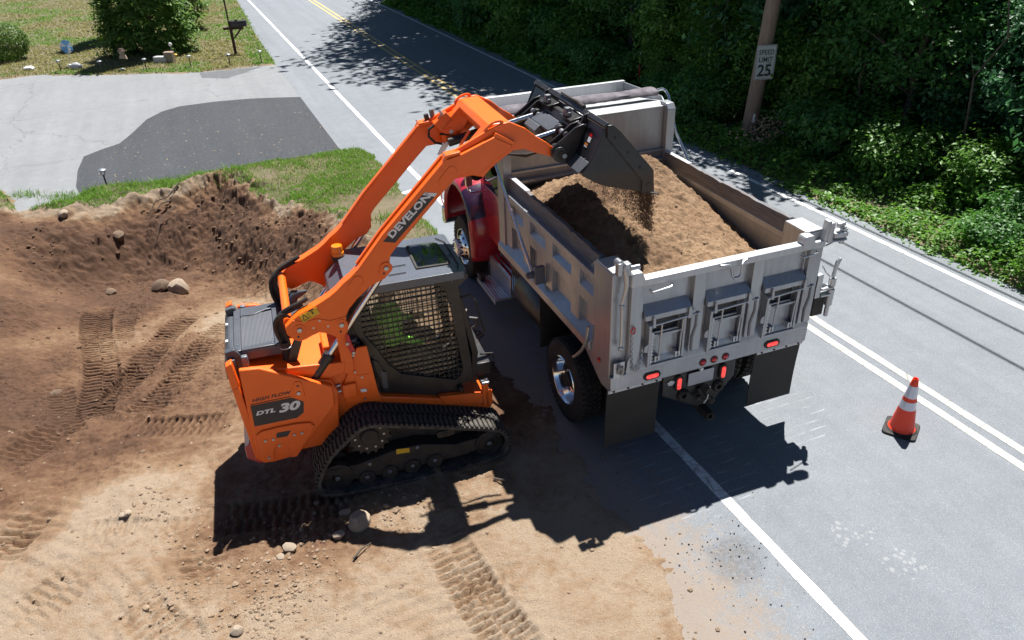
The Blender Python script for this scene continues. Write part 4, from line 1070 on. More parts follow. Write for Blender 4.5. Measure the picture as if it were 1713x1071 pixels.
for near in (True, False):
    a0, a1 = yy(near, .316, .44)
    arm = MB().prism(ARM, a0, a1, 'y').build('lift_arm', 'orange', loader, .008)
    a0, a1 = yy(near, .375, .415)
    MB().prism(NOSE, a0, a1, 'y').build('arm_nose_plate', 'orange', arm, .006)
    # lips of the box section along the top edge
    a0, a1 = yy(near, .405, .444)
    up = [(x - .012, z + .016) for x, z in ARM[9:15]]
    MB().prism(ARM[9:15] + up[::-1], a0, a1, 'y').build('arm_top_lip', 'orange', arm, .003)
    s = -1 if near else 1
    of = .316 if near else mir(.316)
    for (px, pz), (hx_, hz_) in zip(PINS, HOLES):
        d = Vector((hx_ - px, hz_ - pz)); L = d.length; ang = math.atan2(d.y, d.x)
        teard = [(px + .062 * math.cos(t), pz + .062 * math.sin(t)) for t in [ang + PI / 2 + PI * k / 10 for k in range(11)]] + [(hx_ + .045 * math.cos(t), hz_ + .045 * math.sin(t)) for t in [ang - PI / 2 + PI * k / 8 for k in range(9)]]
        y0, y1 = sorted((of, of + s * .012))
        pin = MB().prism(teard, y0, y1, 'y').build('pin_boss', 'orange', arm, .004)
        MB().cyl((px, of + s * .012, pz), (px, of + s * .026, pz), .024, n=14).build('pin_bolt', 'bolt', pin, .003)
        MB().cyl((hx_, of + s * .0125, hz_), (hx_, of + s * .0135, hz_), .012, n=12).build('grease_hole', 'black', pin)
    # stiffening embosses
    for (ax, az), (bx_, bz) in (((-0.242, 2.284), (-0.182, 2.350)), ((0.725, 3.205), (0.812, 3.296))):
        d = Vector((bx_ - ax, bz - az)); ang = math.atan2(d.y, d.x)
        pill = [(ax + .05 * math.cos(t), az + .05 * math.sin(t)) for t in [ang + PI / 2 + PI * k / 10 for k in range(11)]] + [(bx_ + .05 * math.cos(t), bz + .05 * math.sin(t)) for t in [ang - PI / 2 + PI * k / 10 for k in range(11)]]
        y0, y1 = sorted((of, of + s * .006))
        MB().prism(pill, y0, y1, 'y').build('arm_emboss', 'orange', arm, .004)
    for q in ((-0.600, 1.996), (-0.668, 1.930), (-0.530, 1.920)):
        MB().cyl((q[0], of, q[1]), (q[0], of + s * .008, q[1]), .011, n=10).build('arm_bolt', 'bolt', arm)
    # reinforcing plate around the rear pins, elbow wear plate, lifting eye
    rp_ = [ARM[i] for i in (46, 0, 1)] + [(-0.746, 2.017), (-0.621, 2.024), (-0.503, 1.978)] + [ARM[i] for i in range(33, 46)]
    y0, y1 = sorted((of, of + s * .007)); MB().prism(rp_, y0, y1, 'y').build('arm_end_plate', 'orange', arm, .003)
    ex, ez = (1.260, 3.637)
    a0, a1 = yy(near, .385, .405)
    MB().prism([(ex + .075 * math.cos(t) * 1.25, ez + .05 * math.sin(t) + .028 * math.cos(t)) for t in [2 * PI * k / 24 for k in range(24)]], a0, a1, 'y', holes=[[(ex + .052 * math.cos(t) * 1.25, ez + .03 * math.sin(t) + .02 * math.cos(t)) for t in [2 * PI * k / 20 for k in range(20)]]]).build('lifting_eye', 'orange', arm, .003)
    a0, a1 = yy(near, .316, .372)
    p0, p1 = (1.236, 3.562), (1.419, 3.460)
    MB().prism([p0, (p0[0] + .02, p0[1] + .035), (p1[0] + .03, p1[1] + .02), p1], *yy(near, .322, .376), 'y').build('elbow_cap', 'orange', arm, .004)
    jx, jz = (0.778, 3.424)
    MB().prism([(jx - .05, jz - .045), (jx - .01, jz + .025), (jx + .13, jz + .045), (jx + .13, jz + .02), (jx + .01, jz - .0)], *yy(near, .318, .438), 'y').build('arm_step_cap', 'orange', arm, .004)
    MB().cyl((jx - .02, (.33 if near else mir(.33)), jz + .03), (jx - .02, (.345 if near else mir(.345)), jz + .032), .008, n=8).build('arm_bolt', 'bolt', arm)
# outer-face stickers on the near arm
def arm_frame(p, q, y):
    """frame on the outer face running from p to q"""
    d = Vector((q[0] - p[0], 0, q[1] - p[1])).normalized(); n = Vector((0, -1, 0)); u = n.cross(d)
    if u.z < 0: u = -u
    return Matrix(((d.x, u.x, n.x, p[0]), (d.y, u.y, n.y, y), (d.z, u.z, n.z, p[1]), (0, 0, 0, 1)))
dec = [(0.102, 2.706), (0.172, 2.774), (0.516, 3.110), (0.543, 3.130), (0.654, 3.107), (0.623, 3.068), (0.215, 2.678)]
deco = MB().prism(dec, .3135, .3158, 'y').build('arm_sticker', 'decal_grey', loader)
MB().prism([(0.516, 3.110), (0.543, 3.130), (0.657, 3.107), (0.629, 3.076)], .3122, .3135, 'y').build('sticker_edge', 'white', deco)
lp0, lp1 = (0.169, 2.692), (0.600, 3.071)
LF = arm_frame(lp0, lp1, .3132)
text_mesh('sticker_lettering', 'DEVELON', .092, 'white', deco, LF @ Matrix.Translation((.035, .012, 0)), .0, .001, 1.32, .0035, 1.02)
# warning sticker
ws = [(-0.777, 2.086), (-0.607, 2.152), (-0.585, 2.078), (-0.751, 2.010)]
wso = MB().prism(ws, .3045, .3085, 'y').build('warning_sticker', 'yellow', loader)
wf = arm_frame((-0.751, 2.010), (-0.585, 2.078), .3044)
k = MB()
k.add([(.01, .012, .0006), (.075, .012, .0006), (.042, .085, .0006)], [(0, 1, 2)]).add([(.083, 0, .0006), (.087, 0, .0006), (.087, .10, .0006), (.083, .10, .0006)], [(0, 1, 2, 3)])
k.add([(.10, .07, .0006), (.155, .07, .0006), (.155, .085, .0006), (.10, .085, .0006)], [(0, 1, 2, 3)]).add([(.12, .03, .0006), (.135, .03, .0006), (.135, .065, .0006), (.12, .065, .0006)], [(0, 1, 2, 3)])
for v_ in range(len(k.v)): k.v[v_] = tuple(wf @ Vector(k.v[v_]))
stuff(k.build('warning_pictograms', 'black', wso, smooth=False))
k = MB().add([(.022, .02, .0012), (.063, .02, .0012), (.042, .066, .0012)], [(0, 1, 2)])
for v_ in range(len(k.v)): k.v[v_] = tuple(wf @ Vector(k.v[v_]))
k.build('warning_triangle', 'yellow', wso, smooth=False)
# cross members between the arms
tx, tz = -.893, 1.995
MB().cyl((tx, .40, tz), (tx, 1.50, tz), .042, n=20).build('rear_cross_tube', 'orange', loader)
cb = [(1.17, 3.60), (1.22, 3.655), (1.42, 3.66), (1.47, 3.60), (1.45, 3.50), (1.22, 3.50)]
cross = MB().prism(cb, .415, mir(.415), 'y').build('front_cross_member', 'orange', loader, .012)
for near in (True, False):
    MB().prism([(1.20, 3.63), (.965, 3.40), (.985, 3.24), (1.08, 3.24), (1.20, 3.36), (1.30, 3.52)], *yy(near, .442, .56), 'y').build('cylinder_bracket', 'orange', cross, .008)
    yb = .56 if near else mir(.56); s = 1 if near else -1
    MB().cyl((1.07, yb, 3.36), (1.07, yb + s * .012, 3.36), .022, n=12).build('bracket_bolt', 'bolt', cross)
    MB().prism(circle(1.06, 3.335, .07, 18), *sorted((yb, yb + s * .006)), 'y').build('bracket_boss', 'orange', cross, .002)
    # tilt cylinders
    ty = .62 if near else mir(.62)
    t = MB().cyl((1.02, ty, 3.27), (1.62, ty, 3.385), .048, n=18).cyl((1.60, ty, 3.381), (1.65, ty, 3.39), .054, n=18).build('tilt_cylinder', 'black', loader)
    MB().cyl((1.6, ty, 3.38), (2.0, ty, 3.455), .027, n=16).build('cylinder_rod', 'rod', t)
    MB().prism(circle(2.0, 3.455, .055, 18), ty - .035, ty + .035, 'y').build('rod_eye', 'black', t, .006)
    for k in range(2):
        MB().tube([(.95 + .02 * k, ty + .06, 3.35), (1.2, ty + .07 + .02 * k, 3.30), (1.45, ty + .06, 3.27), (1.66, ty + .05, 3.24 - .02 * k), (1.80, ty + .03, 3.26)], .013, 6).build('hose', 'rubber', t)
# orange lever cage inside the elbow, and auxiliary couplers on the far arm
MB().tube([(1.18, 1.0, 3.45), (1.08, 1.02, 3.30), (1.2, 1.1, 3.22), (1.34, 1.1, 3.34)], .016, 8).tube([(1.10, .75, 3.42), (1.05, .78, 3.28), (1.18, .82, 3.22)], .014, 8).build('hose_guard', 'orange', cross)
jx, jz = (1.003, 3.465)
blk = MB().bx(-.09, .09, -.05, .05, -.06, .06).build('coupler_block', 'orange', loader, .008, loc=(jx, 1.39, jz), rot=(0, -.72, 0))
for k in range(3): MB().cyl((.05, -.03 + .03 * k, .06), (.05, -.03 + .03 * k, .10), .013, n=10).build('coupler_tip', 'silver', blk)
MB().tube([(jx - .09, 1.37, jz - .02), (jx - .16, 1.36, jz - .06), (jx - .17, 1.35, jz - .13), (jx - .11, 1.34, jz - .20), (jx - .04, 1.34, jz - .22)], .014, 8).build('hose', 'rubber', loader)
MB().prism([(jx - .10, jz - .33), (jx - .05, jz - .34), (jx + .03, jz - .24), (jx + .04, jz - .19), (jx - .03, jz - .22)], 1.33, 1.35, 'y').build('hose_clip', 'white', loader, .004)
for k in range(2):
    MB().cyl((.875 + .06 * k, 1.52, 3.40 + .045 * k), (.855 + .06 * k, 1.52, 3.52 + .045 * k), .026, n=12).build('arm_plug', 'grille' if k else 'black', loader)
# --- coupler and bucket ----------------------------------------------
COUP = [(2.14, 3.575), (2.05, 3.55), (1.985, 3.50), (1.93, 3.46), (1.84, 3.40), (1.80, 3.35), (1.81, 3.29), (1.86, 3.24), (1.94, 3.205), (2.00, 3.23), (2.075, 3.33), (2.12, 3.44), (2.17, 3.54)]
for near in (True, False):
    for (a, c) in ((.335, .36), (.46, .485)):
        MB().prism(COUP, *yy(near, a, c), 'y').build('coupler_plate', 'black', loader, .006)
    yb = .30 if near else mir(.30)
    pv = MB().cyl((1.885, yb if near else mir(.5), 3.315), (1.885, .5 if near else yb, 3.315), .075, n=24).build('bucket_pivot', 'black', loader, .006)
    s = -1 if near else 1
    MB().cyl((1.885 + .04, yb, 3.30), (1.885 + .04, yb + s * .012, 3.30), .024, n=12).build('pivot_bolt', 'bolt', pv, .002)
    MB().prism(circle(1.885 + .01, 3.308, .045, 18), *sorted((yb, yb + s * .006)), 'y').build('pivot_cap', 'rubber', pv, .003)
    MB().cyl((2.0, (.44 if near else mir(.70)), 3.455), (2.0, (.70 if near else mir(.44)), 3.455), .03, n=14).build('coupler_pin', 'silver', loader)
    MB().prism([(2.06, 3.57), (2.10, 3.50), (2.20, 3.50), (2.20, 3.60)], *yy(near, .50, .80), 'y').build('coupler_bracket', 'black', loader, .006)
    y0, y1 = yy(near, .60, .74)
    MB().cyl((2.10, y0, 3.60), (2.10, y1, 3.60), .024, n=12).bx(2.07, 2.13, y0 + .03, y0 + .09, 3.58, 3.66).build('coupler_lever', 'grille', loader, .006)
MB().bx(2.00, 2.12, .36, mir(.36), 3.24, 3.34).prism([(2.02, 3.34), (2.10, 3.34), (2.18, 3.56), (2.12, 3.56)], .36, mir(.36), 'y').build('coupler_frame', 'black', loader, .008)
cbx = MB().prism([(1.90, 3.44), (2.06, 3.50), (2.13, 3.40), (1.97, 3.33)], .70, 1.22, 'y').build('coupler_actuator', 'satin', loader, .012)
MB().prism([(1.84, 3.38), (1.90, 3.44), (1.97, 3.33), (1.92, 3.27)], .92, 1.26, 'y').build('actuator_cover', 'grille', cbx, .008)
def mk_bucket():
    n = NT('scuffed black bucket'); c = n.coord(); m = n.noise(4, 5, .65, c); f_ = n.noise(40, 4, .7, c)
    mp = n.node('ShaderNodeMapping'); mp.inputs['Scale'].default_value = (6, 6, 30); n.link(c, mp.inputs[0]); sc = n.noise(4, 3, .6, mp.outputs[0])
    xyz = n.node('ShaderNodeSeparateXYZ'); n.link(c, xyz.inputs[0])
    col = n.mix(n.ramp(m, [(.4, 0.), (.7, 1.)]), (.008, .009, .011), (.020, .022, .026))
    soil = n.math('MULTIPLY', n.math('SUBTRACT', 3.24, n.math('ADD', xyz.outputs[2], n.math('MULTIPLY', n.math('SUBTRACT', m, .5), .28))), 7.0, clamp=True)
    soil = n.math('MULTIPLY', soil, n.ramp(f_, [(.3, .45), (.6, .85)]))
    col = n.mix(soil, col, (.075, .048, .031))
    col = n.mix(n.ramp(sc, [(.62, 0.), (.72, .35)]), col, (.12, .12, .125))
    rg = n.math('ADD', n.math('MULTIPLY', soil, .45), .36, clamp=True)
    return n.done(n.bsdf(col, rg, bump=f_, bstr=.12, bdist=.006))
M['bucket'] = mk_bucket()
SH = [(2.20, 3.60), (2.07, 3.305), (1.985, 3.20), (2.145, 3.10), (2.227, 3.063), (2.71, 2.925)]
def offset(pl, d):
    out = []
    for i, p in enumerate(pl):
        a = Vector(pl[max(i - 1, 0)]); c = Vector(pl[min(i + 1, len(pl) - 1)]); t = (c - a).normalized(); out.append((p[0] - t.y * d, p[1] + t.x * d))
    return out
bk0, bk1 = .012, 1.888
bucket = MB().prism(SH + offset(SH, .02)[::-1], bk0, bk1, 'y').build('bucket', 'bucket', loader, .004)
MB().prism([(2.215, 3.60), (2.19, 3.63), (2.23, 3.665), (2.265, 3.63), (2.25, 3.59)], -.01, 1.91, 'y').build('bucket_top_rail', 'black', bucket, .006)
MB().prism([(2.60, 2.957), (2.605, 2.937), (2.80, 2.883), (2.805, 2.893)], -.015, 1.915, 'y').build('cutting_edge', 'frame_dirty', bucket, .003)
for y0, y1, s in ((-.008, .012, -1), (1.888, 1.908, 1)):
    MB().prism([(2.232, 3.62), (2.19, 3.60), (2.06, 3.305), (1.975, 3.195), (2.145, 3.09), (2.227, 3.053), (2.71, 2.915), (2.69, 3.12)], y0, y1, 'y').build('bucket_side', 'bucket', bucket, .004)
    yb = (-.034, -.006) if s < 0 else (1.906, 1.934)
    MB().prism([(2.215, 3.645), (2.27, 3.645), (2.36, 3.56), (2.715, 3.155), (2.735, 2.93), (2.60, 2.95), (2.60, 3.06), (2.215, 3.53)], *yb, 'y').build('side_cutter', 'bucket', bucket, .006)
    for p_ in ((2.30, 3.52), (2.44, 3.36), (2.57, 3.20), (2.66, 3.02)):
        yq = yb[0] if s < 0 else yb[1]
        MB().cyl((p_[0], yq, p_[1]), (p_[0], yq + s * .008, p_[1]), .014, n=8).build('cutter_bolt', 'black', bucket)
for y0, y1 in ((.405, .435), (1.465, 1.495)):
    MB().prism([(2.235, 3.66), (2.17, 3.64), (2.03, 3.31), (1.95, 3.20), (1.985, 3.20), (2.07, 3.305), (2.20, 3.60)], y0, y1, 'y').build('bucket_rib', 'black', bucket, .004)
MB().prism([(2.03, 3.27), (2.065, 3.30), (1.98, 3.20), (1.955, 3.21)], .03, 1.87, 'y').build('bucket_back_pad', 'satin', bucket, .003)
for (y0, y1, t0, t1, mt) in ((.17, .23, .45, .60, 'white'), (.17, .23, .62, .70, 'lens_red'), (.19, .25, .28, .40, 'white'), (.19, .25, .34, .40, 'amber')):
    a, c = Vector((2.07, 3.305)), Vector((2.20, 3.60)); n_ = Vector((-(c - a).y, (c - a).x)).normalized() * (.0035 if mt != 'amber' else .005)
    p, q = a + (c - a) * t0 + n_, a + (c - a) * t1 + n_
    MB().add([(p.x, y0, p.y), (p.x, y1, p.y), (q.x, y1, q.y), (q.x, y0, q.y)], [(0, 1, 2, 3)]).build('bucket_sticker', mt, bucket, smooth=False)
rl = MB().tube([(2.23, .62, 3.68), (2.23, .70, 3.685), (2.23, .86, 3.68), (2.23, 1.15, 3.68)], [.014, .02, .014, .012], 8).cyl((2.23, .55, 3.675), (2.23, .70, 3.675), .02, n=10)
rl.build('rail_clamp', 'frame_dirty', bucket)

# --- lower links, lift cylinders -------------------------------------
for near in (True, False):
    m_ = (lambda y: y) if near else mir
    A_, B_ = Vector(((-0.795, 1.273)[0], m_(.38), (-0.795, 1.273)[1])), Vector(((0.107, 2.397)[0], m_(.38), (0.107, 2.397)[1]))
    C_ = Vector(((-0.552, 1.549)[0], m_(.38), (-0.552, 1.549)[1])); d = (B_ - A_).normalized(); C_ = A_ + d * (C_ - A_).dot(d)
    lc = MB().cyl(A_, C_, .055, n=20).cyl(C_ - d * .05, C_ + d * .004, .062, n=20).build('lift_cylinder', 'black', loader, .004)
    MB().cyl(C_, B_, .031, n=18).build('cylinder_rod', 'rod', lc)
    l0, l1 = (-0.412, 1.852), (-0.406, 1.360)
    d = Vector((l1[0] - l0[0], l1[1] - l0[1])).normalized(); n_ = Vector((-d.y, d.x)) * .058
    y0, y1 = sorted((m_(.345), m_(.385)))
    MB().prism([(l0[0] + n_.x, l0[1] + n_.y), (l0[0] - n_.x, l0[1] - n_.y), (l1[0] - n_.x, l1[1] - n_.y), (l1[0] - n_.x * .6 + d.x * .05, l1[1] - n_.y * .6 + d.y * .05), (l1[0] + n_.x * .6 + d.x * .05, l1[1] + n_.y * .6 + d.y * .05), (l1[0] + n_.x, l1[1] + n_.y)], y0, y1, 'y').build('front_link', 'orange', loader, .006)
    bl = [(-0.857, 1.769), (-0.794, 1.734), (-0.875, 1.533), (-0.915, 1.435), (-0.914, 1.339), (-0.876, 1.181), (-0.979, 1.207), (-1.007, 1.348), (-0.990, 1.475), (-0.941, 1.620)]
    MB().prism(bl, *sorted((m_(.45), m_(.50))), 'y').build('rear_link', 'black', loader, .008)
    hb = [(-.70, m_(.45), 2.16), (-.80, m_(.45), 2.12), (-.93, m_(.47), 2.06), (-.99, m_(.50), 1.97), (-.99, m_(.52), 1.84), (-.96, m_(.52), 1.70), (-.965, m_(.52), 1.55), (-.99, m_(.53), 1.38)]
    for k in range(3):
        o_ = Vector((.028 * (k - 1), .02 * (k % 2), .026 * (k - 1)))
        P_ = [Vector(p) + o_ for p in hb]
        sm = []
        for i in range(len(P_) - 1):
            p0_, p1_, p2_, p3_ = P_[max(i - 1, 0)], P_[i], P_[i + 1], P_[min(i + 2, len(P_) - 1)]
            for t in (0, .33, .66): sm.append(.5 * ((2 * p1_) + (p2_ - p0_) * t + (2 * p0_ - 5 * p1_ + 4 * p2_ - p3_) * t * t + (3 * p1_ - p0_ - 3 * p2_ + p3_) * t ** 3))
        sm.append(P_[-1])
        MB().tube(sm, .021, 10).build('arm_hose', 'rubber', loader)
    MB().tube([(-.965, m_(.525), 1.72), (-.965, m_(.525), 1.55), (-.98, m_(.53), 1.38), (-1.0, m_(.53), 1.30)], .052, 12).build('hose_sleeve', 'rubber', loader)
    for z_ in (1.66, 1.50, 1.40):
        MB().tube([Vector((-.967 + .056 * math.cos(t), m_(.526) + .056 * math.sin(t), z_)) for t in [2 * PI * j / 14 for j in range(14)]], .005, 5, closed=True).build('cable_tie', 'white', loader)
rv = [(-0.376, 1.806), (-0.349, 1.787), (-0.335, 1.678), (-0.307, 1.580), (-0.319, 1.539), (-0.352, 1.555), (-0.385, 1.662)]
lev = MB().prism(rv, .30, .325, 'y').build('arm_lock_lever', 'red_lever', loader, .006)
for q in ((-0.379, 1.692), (-0.333, 1.575)): MB().cyl((q[0], .30, q[1]), (q[0], .288, q[1]), .017, n=10).build('lever_bolt', 'bolt', lev)

# --- main body ---------------------------------------------------------
TAIL = [(-1.421, 1.651), (-1.236, 1.632), (-0.593, 1.257), (-0.604, 1.029), (-1.064, 0.499), (-1.316, 0.485), (-1.413, 0.499), (-1.453, 0.551)]
for near in (True, False):
    tp = MB().prism(TAIL, *yy(near, .25, .31), 'y').build('rear_side_panel', 'orange', loader, .012)
    if near: panel = tp
    lowp = [(-1.423, 0.570), (-1.414, 0.796), (-1.411, 0.872), (-1.357, 0.910), (-1.222, 0.918), (-1.022, 0.915), (-0.882, 0.892), (-0.842, 0.842), (-0.879, 0.767), (-1.075, 0.505), (-1.135, 0.507), (-1.135, 0.643), (-1.167, 0.700), (-1.231, 0.711), (-1.276, 0.661), (-1.310, 0.511), (-1.393, 0.512)]
    lw = MB().prism(lowp, *yy(near, .228, .25), 'y').build('lower_guard', 'orange', tp, .006)
    hw_ = [(-1.228, 0.825), (-1.210, 0.858), (-1.076, 0.851), (-1.123, 0.787), (-1.228, 0.794)]
    MB().prism(hw_, *yy(near, .2265, .2285), 'y').build('guard_slot', 'decal_grey', lw)
    yo, s = (.228, -1) if near else (mir(.228), 1)
    for q in ((-1.341, 0.790), (-1.262, 0.786), (-1.055, 0.789), (-0.977, 0.790), (-1.348, 0.567), (-1.220, 0.696)):
        MB().cyl((q[0], yo, q[1]), (q[0], yo + s * .01, q[1]), .015, n=12).build('guard_bolt', 'bolt', lw, .002)
    q0, q1 = (-0.922, 1.355), (-0.928, 1.269)
    yo2 = .25 if near else mir(.25)
    MB().prism([(q0[0] - .05, q1[1] - .05), (q0[0] + .05, q1[1] - .05), (q0[0] + .045, q0[1] + .02), (q0[0] + .02, q0[1] + .05), (q0[0] - .02, q0[1] + .05), (q0[0] - .045, q0[1] + .02)], *sorted((yo2, yo2 + s * .008)), 'y').build('upper_boss', 'orange', tp, .004)
    MB().cyl((q1[0], yo2 + s * .008, q1[1]), (q1[0], yo2 + s * .02, q1[1]), .02, n=12).build('guard_bolt', 'bolt', tp, .002)
    MB().cyl((q0[0], yo2 + s * .008, q0[1]), (q0[0], yo2 + s * .009, q0[1]), .012, n=12).build('grease_hole', 'black', tp)
# decal with lettering on the near rear panel
dg = [(-1.397, 1.229), (-1.002, 1.227), (-0.898, 1.151), (-0.920, 1.022), (-0.993, 0.974), (-1.407, 0.978)]
dgo = MB().prism(dg, .2465, .2485, 'y').build('panel_sticker', 'decal_grey', loader)
f0, f1 = (-1.389, 1.098), (-0.908, 1.095)
DF = arm_frame(f0, f1, .2462)
text_mesh('sticker_lettering', 'DTL', .062, 'white', dgo, DF @ Matrix.Translation((.02, .008, 0)), .28, .0006, 1.55, .003, 1.05)
text_mesh('sticker_number', '30', .135, 'white', dgo, DF @ Matrix.Translation((.235, -.012, 0)), .28, .0006, 1.45, .006, 1.0)
text_mesh('sticker_number_shadow', '30', .135, 'black', dgo, DF @ Matrix.Translation((.247, -.026, -.0012)), .28, .0004, 1.45, .010, 1.0)
DF2 = arm_frame((-1.373, 1.263), (-1.017, 1.272), .2482)
text_mesh('panel_lettering', 'HIGH FLOW', .052, 'decal_grey', loader, DF2 @ Matrix.Translation((.0, .004, 0)), .3, .0006, 1.22, .0015, 1.05)
u0, u1 = (-1.393, 1.247), (-1.010, 1.248)
MB().prism([u0, u1, (u1[0], u1[1] - .007), (u0[0], u0[1] - .007)], .2465, .2485, 'y').build('panel_line', 'decal_grey', loader)
# tail box and rear door
core = MB().prism([(-1.40, .52), (-.62, .52), (-.55, 1.15), (-.60, 1.30), (-1.36, 1.52)], .305, mir(.305), 'y').build('engine_bay', 'orange', loader, .01)
rd = MB().prism([(-1.525, 1.44), (-1.455, 1.46), (-1.40, .62), (-1.44, .52), (-1.48, .56)], .27, mir(.27), 'y').build('rear_door', 'orange', loader, .012)
for near in (True, False):
    MB().prism([(-1.535, 1.70), (-1.47, 1.73), (-1.452, 1.43), (-1.53, 1.43)], *yy(near, .275, .38), 'y').build('rear_corner_guard', 'orange', loader, .012)
MB().prism([(-1.50, .75), (-1.56, .70), (-1.56, .56), (-1.46, .47), (-1.41, .47), (-1.42, .53), (-1.48, .60), (-1.48, .74)], .30, mir(.30), 'y').build('rear_bumper', 'red', rd, .008)
MB().bx(-1.455, -1.425, .285, .32, .80, 1.05).bx(-1.45, -1.42, .28, .315, 1.15, 1.22).build('door_hinge', 'black', rd, .004)
deck = MB().prism([(-1.36, 1.50), (-.60, 1.30), (-.45, 1.34), (-.42, 1.46), (-.98, 1.52), (-1.36, 1.56)], .34, mir(.34), 'y').build('rear_deck', 'orange', loader, .01)
# engine hood with the radiator screen
hood = MB()
hood.bx(-1.45, -.985, .50, mir(.50) - .0, 1.60, 1.70)
hood.bx(-1.45, -1.38, .50, mir(.50), 1.70, 1.722).bx(-1.06, -.985, .50, mir(.50), 1.70, 1.722)
hood.prism([(-1.38, .50), (-1.06, .50), (-1.06, .575), (-1.38, .575)], 1.70, 1.722, 'z')
hood.prism([(-1.38, 1.40), (-1.06, 1.40), (-1.06, 1.28), (-1.12, 1.27), (-1.19, 1.235), (-1.23, 1.21), (-1.30, 1.205), (-1.36, 1.225), (-1.38, 1.215)], 1.70, 1.722, 'z')
hoodo = hood.build('engine_hood', 'satin', loader, .008)
for i in range(24):
    x = -1.37 + i * .0128; MB().bx(x, x + .0075, .58, 1.24, 1.7005, 1.712).build('grille_slat', 'grille', hoodo)
MB().prism([(-1.56, 1.47), (-1.555, 1.62), (-1.51, 1.675), (-1.452, 1.675), (-1.452, 1.47)], .42, mir(.42), 'y').bx(-1.50, -1.455, .60, 1.30, 1.675, 1.69).build('hood_rear_step', 'satin', hoodo, .01)
for y0 in (.47, 1.36):
    MB().prism([(-1.53, 1.74), (-1.44, 1.76), (-1.40, 1.70), (-1.36, 1.56), (-1.40, 1.50), (-1.46, 1.52), (-1.48, 1.66), (-1.53, 1.66)], y0, y0 + .07, 'y').build('rear_lamp_bracket', 'satin', hoodo, .008)
for y0 in (.40, 1.47):
    MB().bx(-1.39, -1.33, y0, y0 + .06, 1.58, 1.70).build('rear_work_lamp', 'grille', hoodo, .012)
for y0 in (.52, .80, 1.15): MB().bx(-1.535, -1.512, y0, y0 + .04, 1.672, 1.680).build('hood_reflector', 'white', hoodo)
for (x, y) in ((-1.41, .62), (-1.41, 1.18), (-1.02, 1.30), (-1.08, .53)): MB().cyl((x, y, 1.722), (x, y, 1.727), .009, n=8).build('hood_bolt', 'bolt', hoodo)
MB().tube([(-.88, 1.30, 1.58), (-.86, 1.32, 1.72), (-.80, 1.34, 1.80), (-.66, 1.30, 1.84)], [.07, .07, .06, .012], 14).build('exhaust_stack', 'satin', loader)
MB().prism([(-1.0, 1.56), (-.78, 1.54), (-.74, 1.60), (-.80, 1.70), (-1.0, 1.70)], .98, mir(.52), 'y').build('air_cleaner_cover', 'satin', loader, .02)
MB().bx(-.62, -.40, .47, .80, 1.46, 1.60).build('tank_cover', 'orange', loader, .015)
cap = MB().cyl((-.30, .50, 1.50), (-.30, .50, 1.60), .06, n=18).build('filler_cap', 'black', loader, .01)
MB().cyl((-.31, .49, 1.60), (-.31, .49, 1.64), .045, n=14).build('filler_lid', 'satin', cap, .008)
# mid body beside the cab
MB().prism([(-.62, .55), (-.62, 1.28), (-.30, 1.46), (-.22, 1.42), (-0.161, 1.062), (-0.117, 0.903), (0.274, 0.784), (1.008, 0.559), (1.10, .45), (.9, .40)], .40, mir(.40), 'y').build('chassis', 'orange', loader, .012)
sp = [(-0.291, 1.577), (-0.189, 1.575), (-0.138, 0.939), (-0.108, 0.869), (-0.491, 0.938), (-0.475, 1.179)]
sidep = MB().prism(sp, .375, .40, 'y').build('side_access_panel', 'orange', loader, .006)
dr = [(-0.351, 1.256), (-0.211, 1.244), (-0.220, 1.079), (-0.355, 1.090)]
MB().prism(dr, .370, .376, 'y').build('access_door', 'orange', sidep, .006)
for q in ((-0.337, 1.498), (-0.286, 1.220), (-0.346, 1.302), (-0.288, 0.945)): MB().cyl((q[0], .37, q[1]), (q[0], .362, q[1]), .012, n=10).build('panel_bolt', 'bolt', sidep)
st_ = [(-0.321, 1.077), (-0.259, 1.069), (-0.258, 1.030), (-0.320, 1.038)]
MB().prism(st_, .366, .368, 'y').build('panel_sticker_small', 'white', sidep)
for k in range(3):
    q = (-0.604, 1.126); MB().cyl((q[0] + .02, .36 + .03 * k, q[1] + .05 * k - .02), (q[0] + .09, .36 + .03 * k, q[1] + .05 * k - .01), .016, n=10).build('hydraulic_fitting', 'bolt', loader)
MB().bx(-.50, -.36, .34, .42, 1.02, 1.18).build('fitting_bracket', 'orange', loader, .008)

# --- cab ------------------------------------------------------------------
CABY = .465
cab_side = [(-0.295, 1.962), (-0.187, 2.103), (-0.016, 2.190), (0.422, 2.172), (0.930, 2.146), (0.940, 2.100), (0.826, 2.011), (0.861, 1.574), (0.920, 0.898), (0.860, 0.824), (0.783, 0.803), (0.738, 0.643), (-0.136, 0.918), (-0.174, 1.274), (-0.219, 1.551), (-0.292, 1.767)]
cab_win = [(-0.177, 1.958), (-0.124, 2.043), (-0.044, 2.088), (0.290, 2.079), (0.585, 2.069), (0.652, 2.045), (0.692, 1.989), (0.722, 1.806), (0.765, 1.409), (0.810, 1.005), (0.777, 0.909), (0.713, 0.873), (0.406, 0.986), (0.135, 1.092), (0.011, 1.245), (-0.073, 1.436), (-0.188, 1.645), (-0.205, 1.769)]
def clip(poly, axis, c):
    xs = []
    for i in range(len(poly)):
        a, d = poly[i], poly[(i + 1) % len(poly)]
        if (a[axis] - c) * (d[axis] - c) < 0:
            t = (c - a[axis]) / (d[axis] - a[axis]); xs.append(a[1 - axis] + t * (d[1 - axis] - a[1 - axis]))
    return sorted(xs)
cabs = []
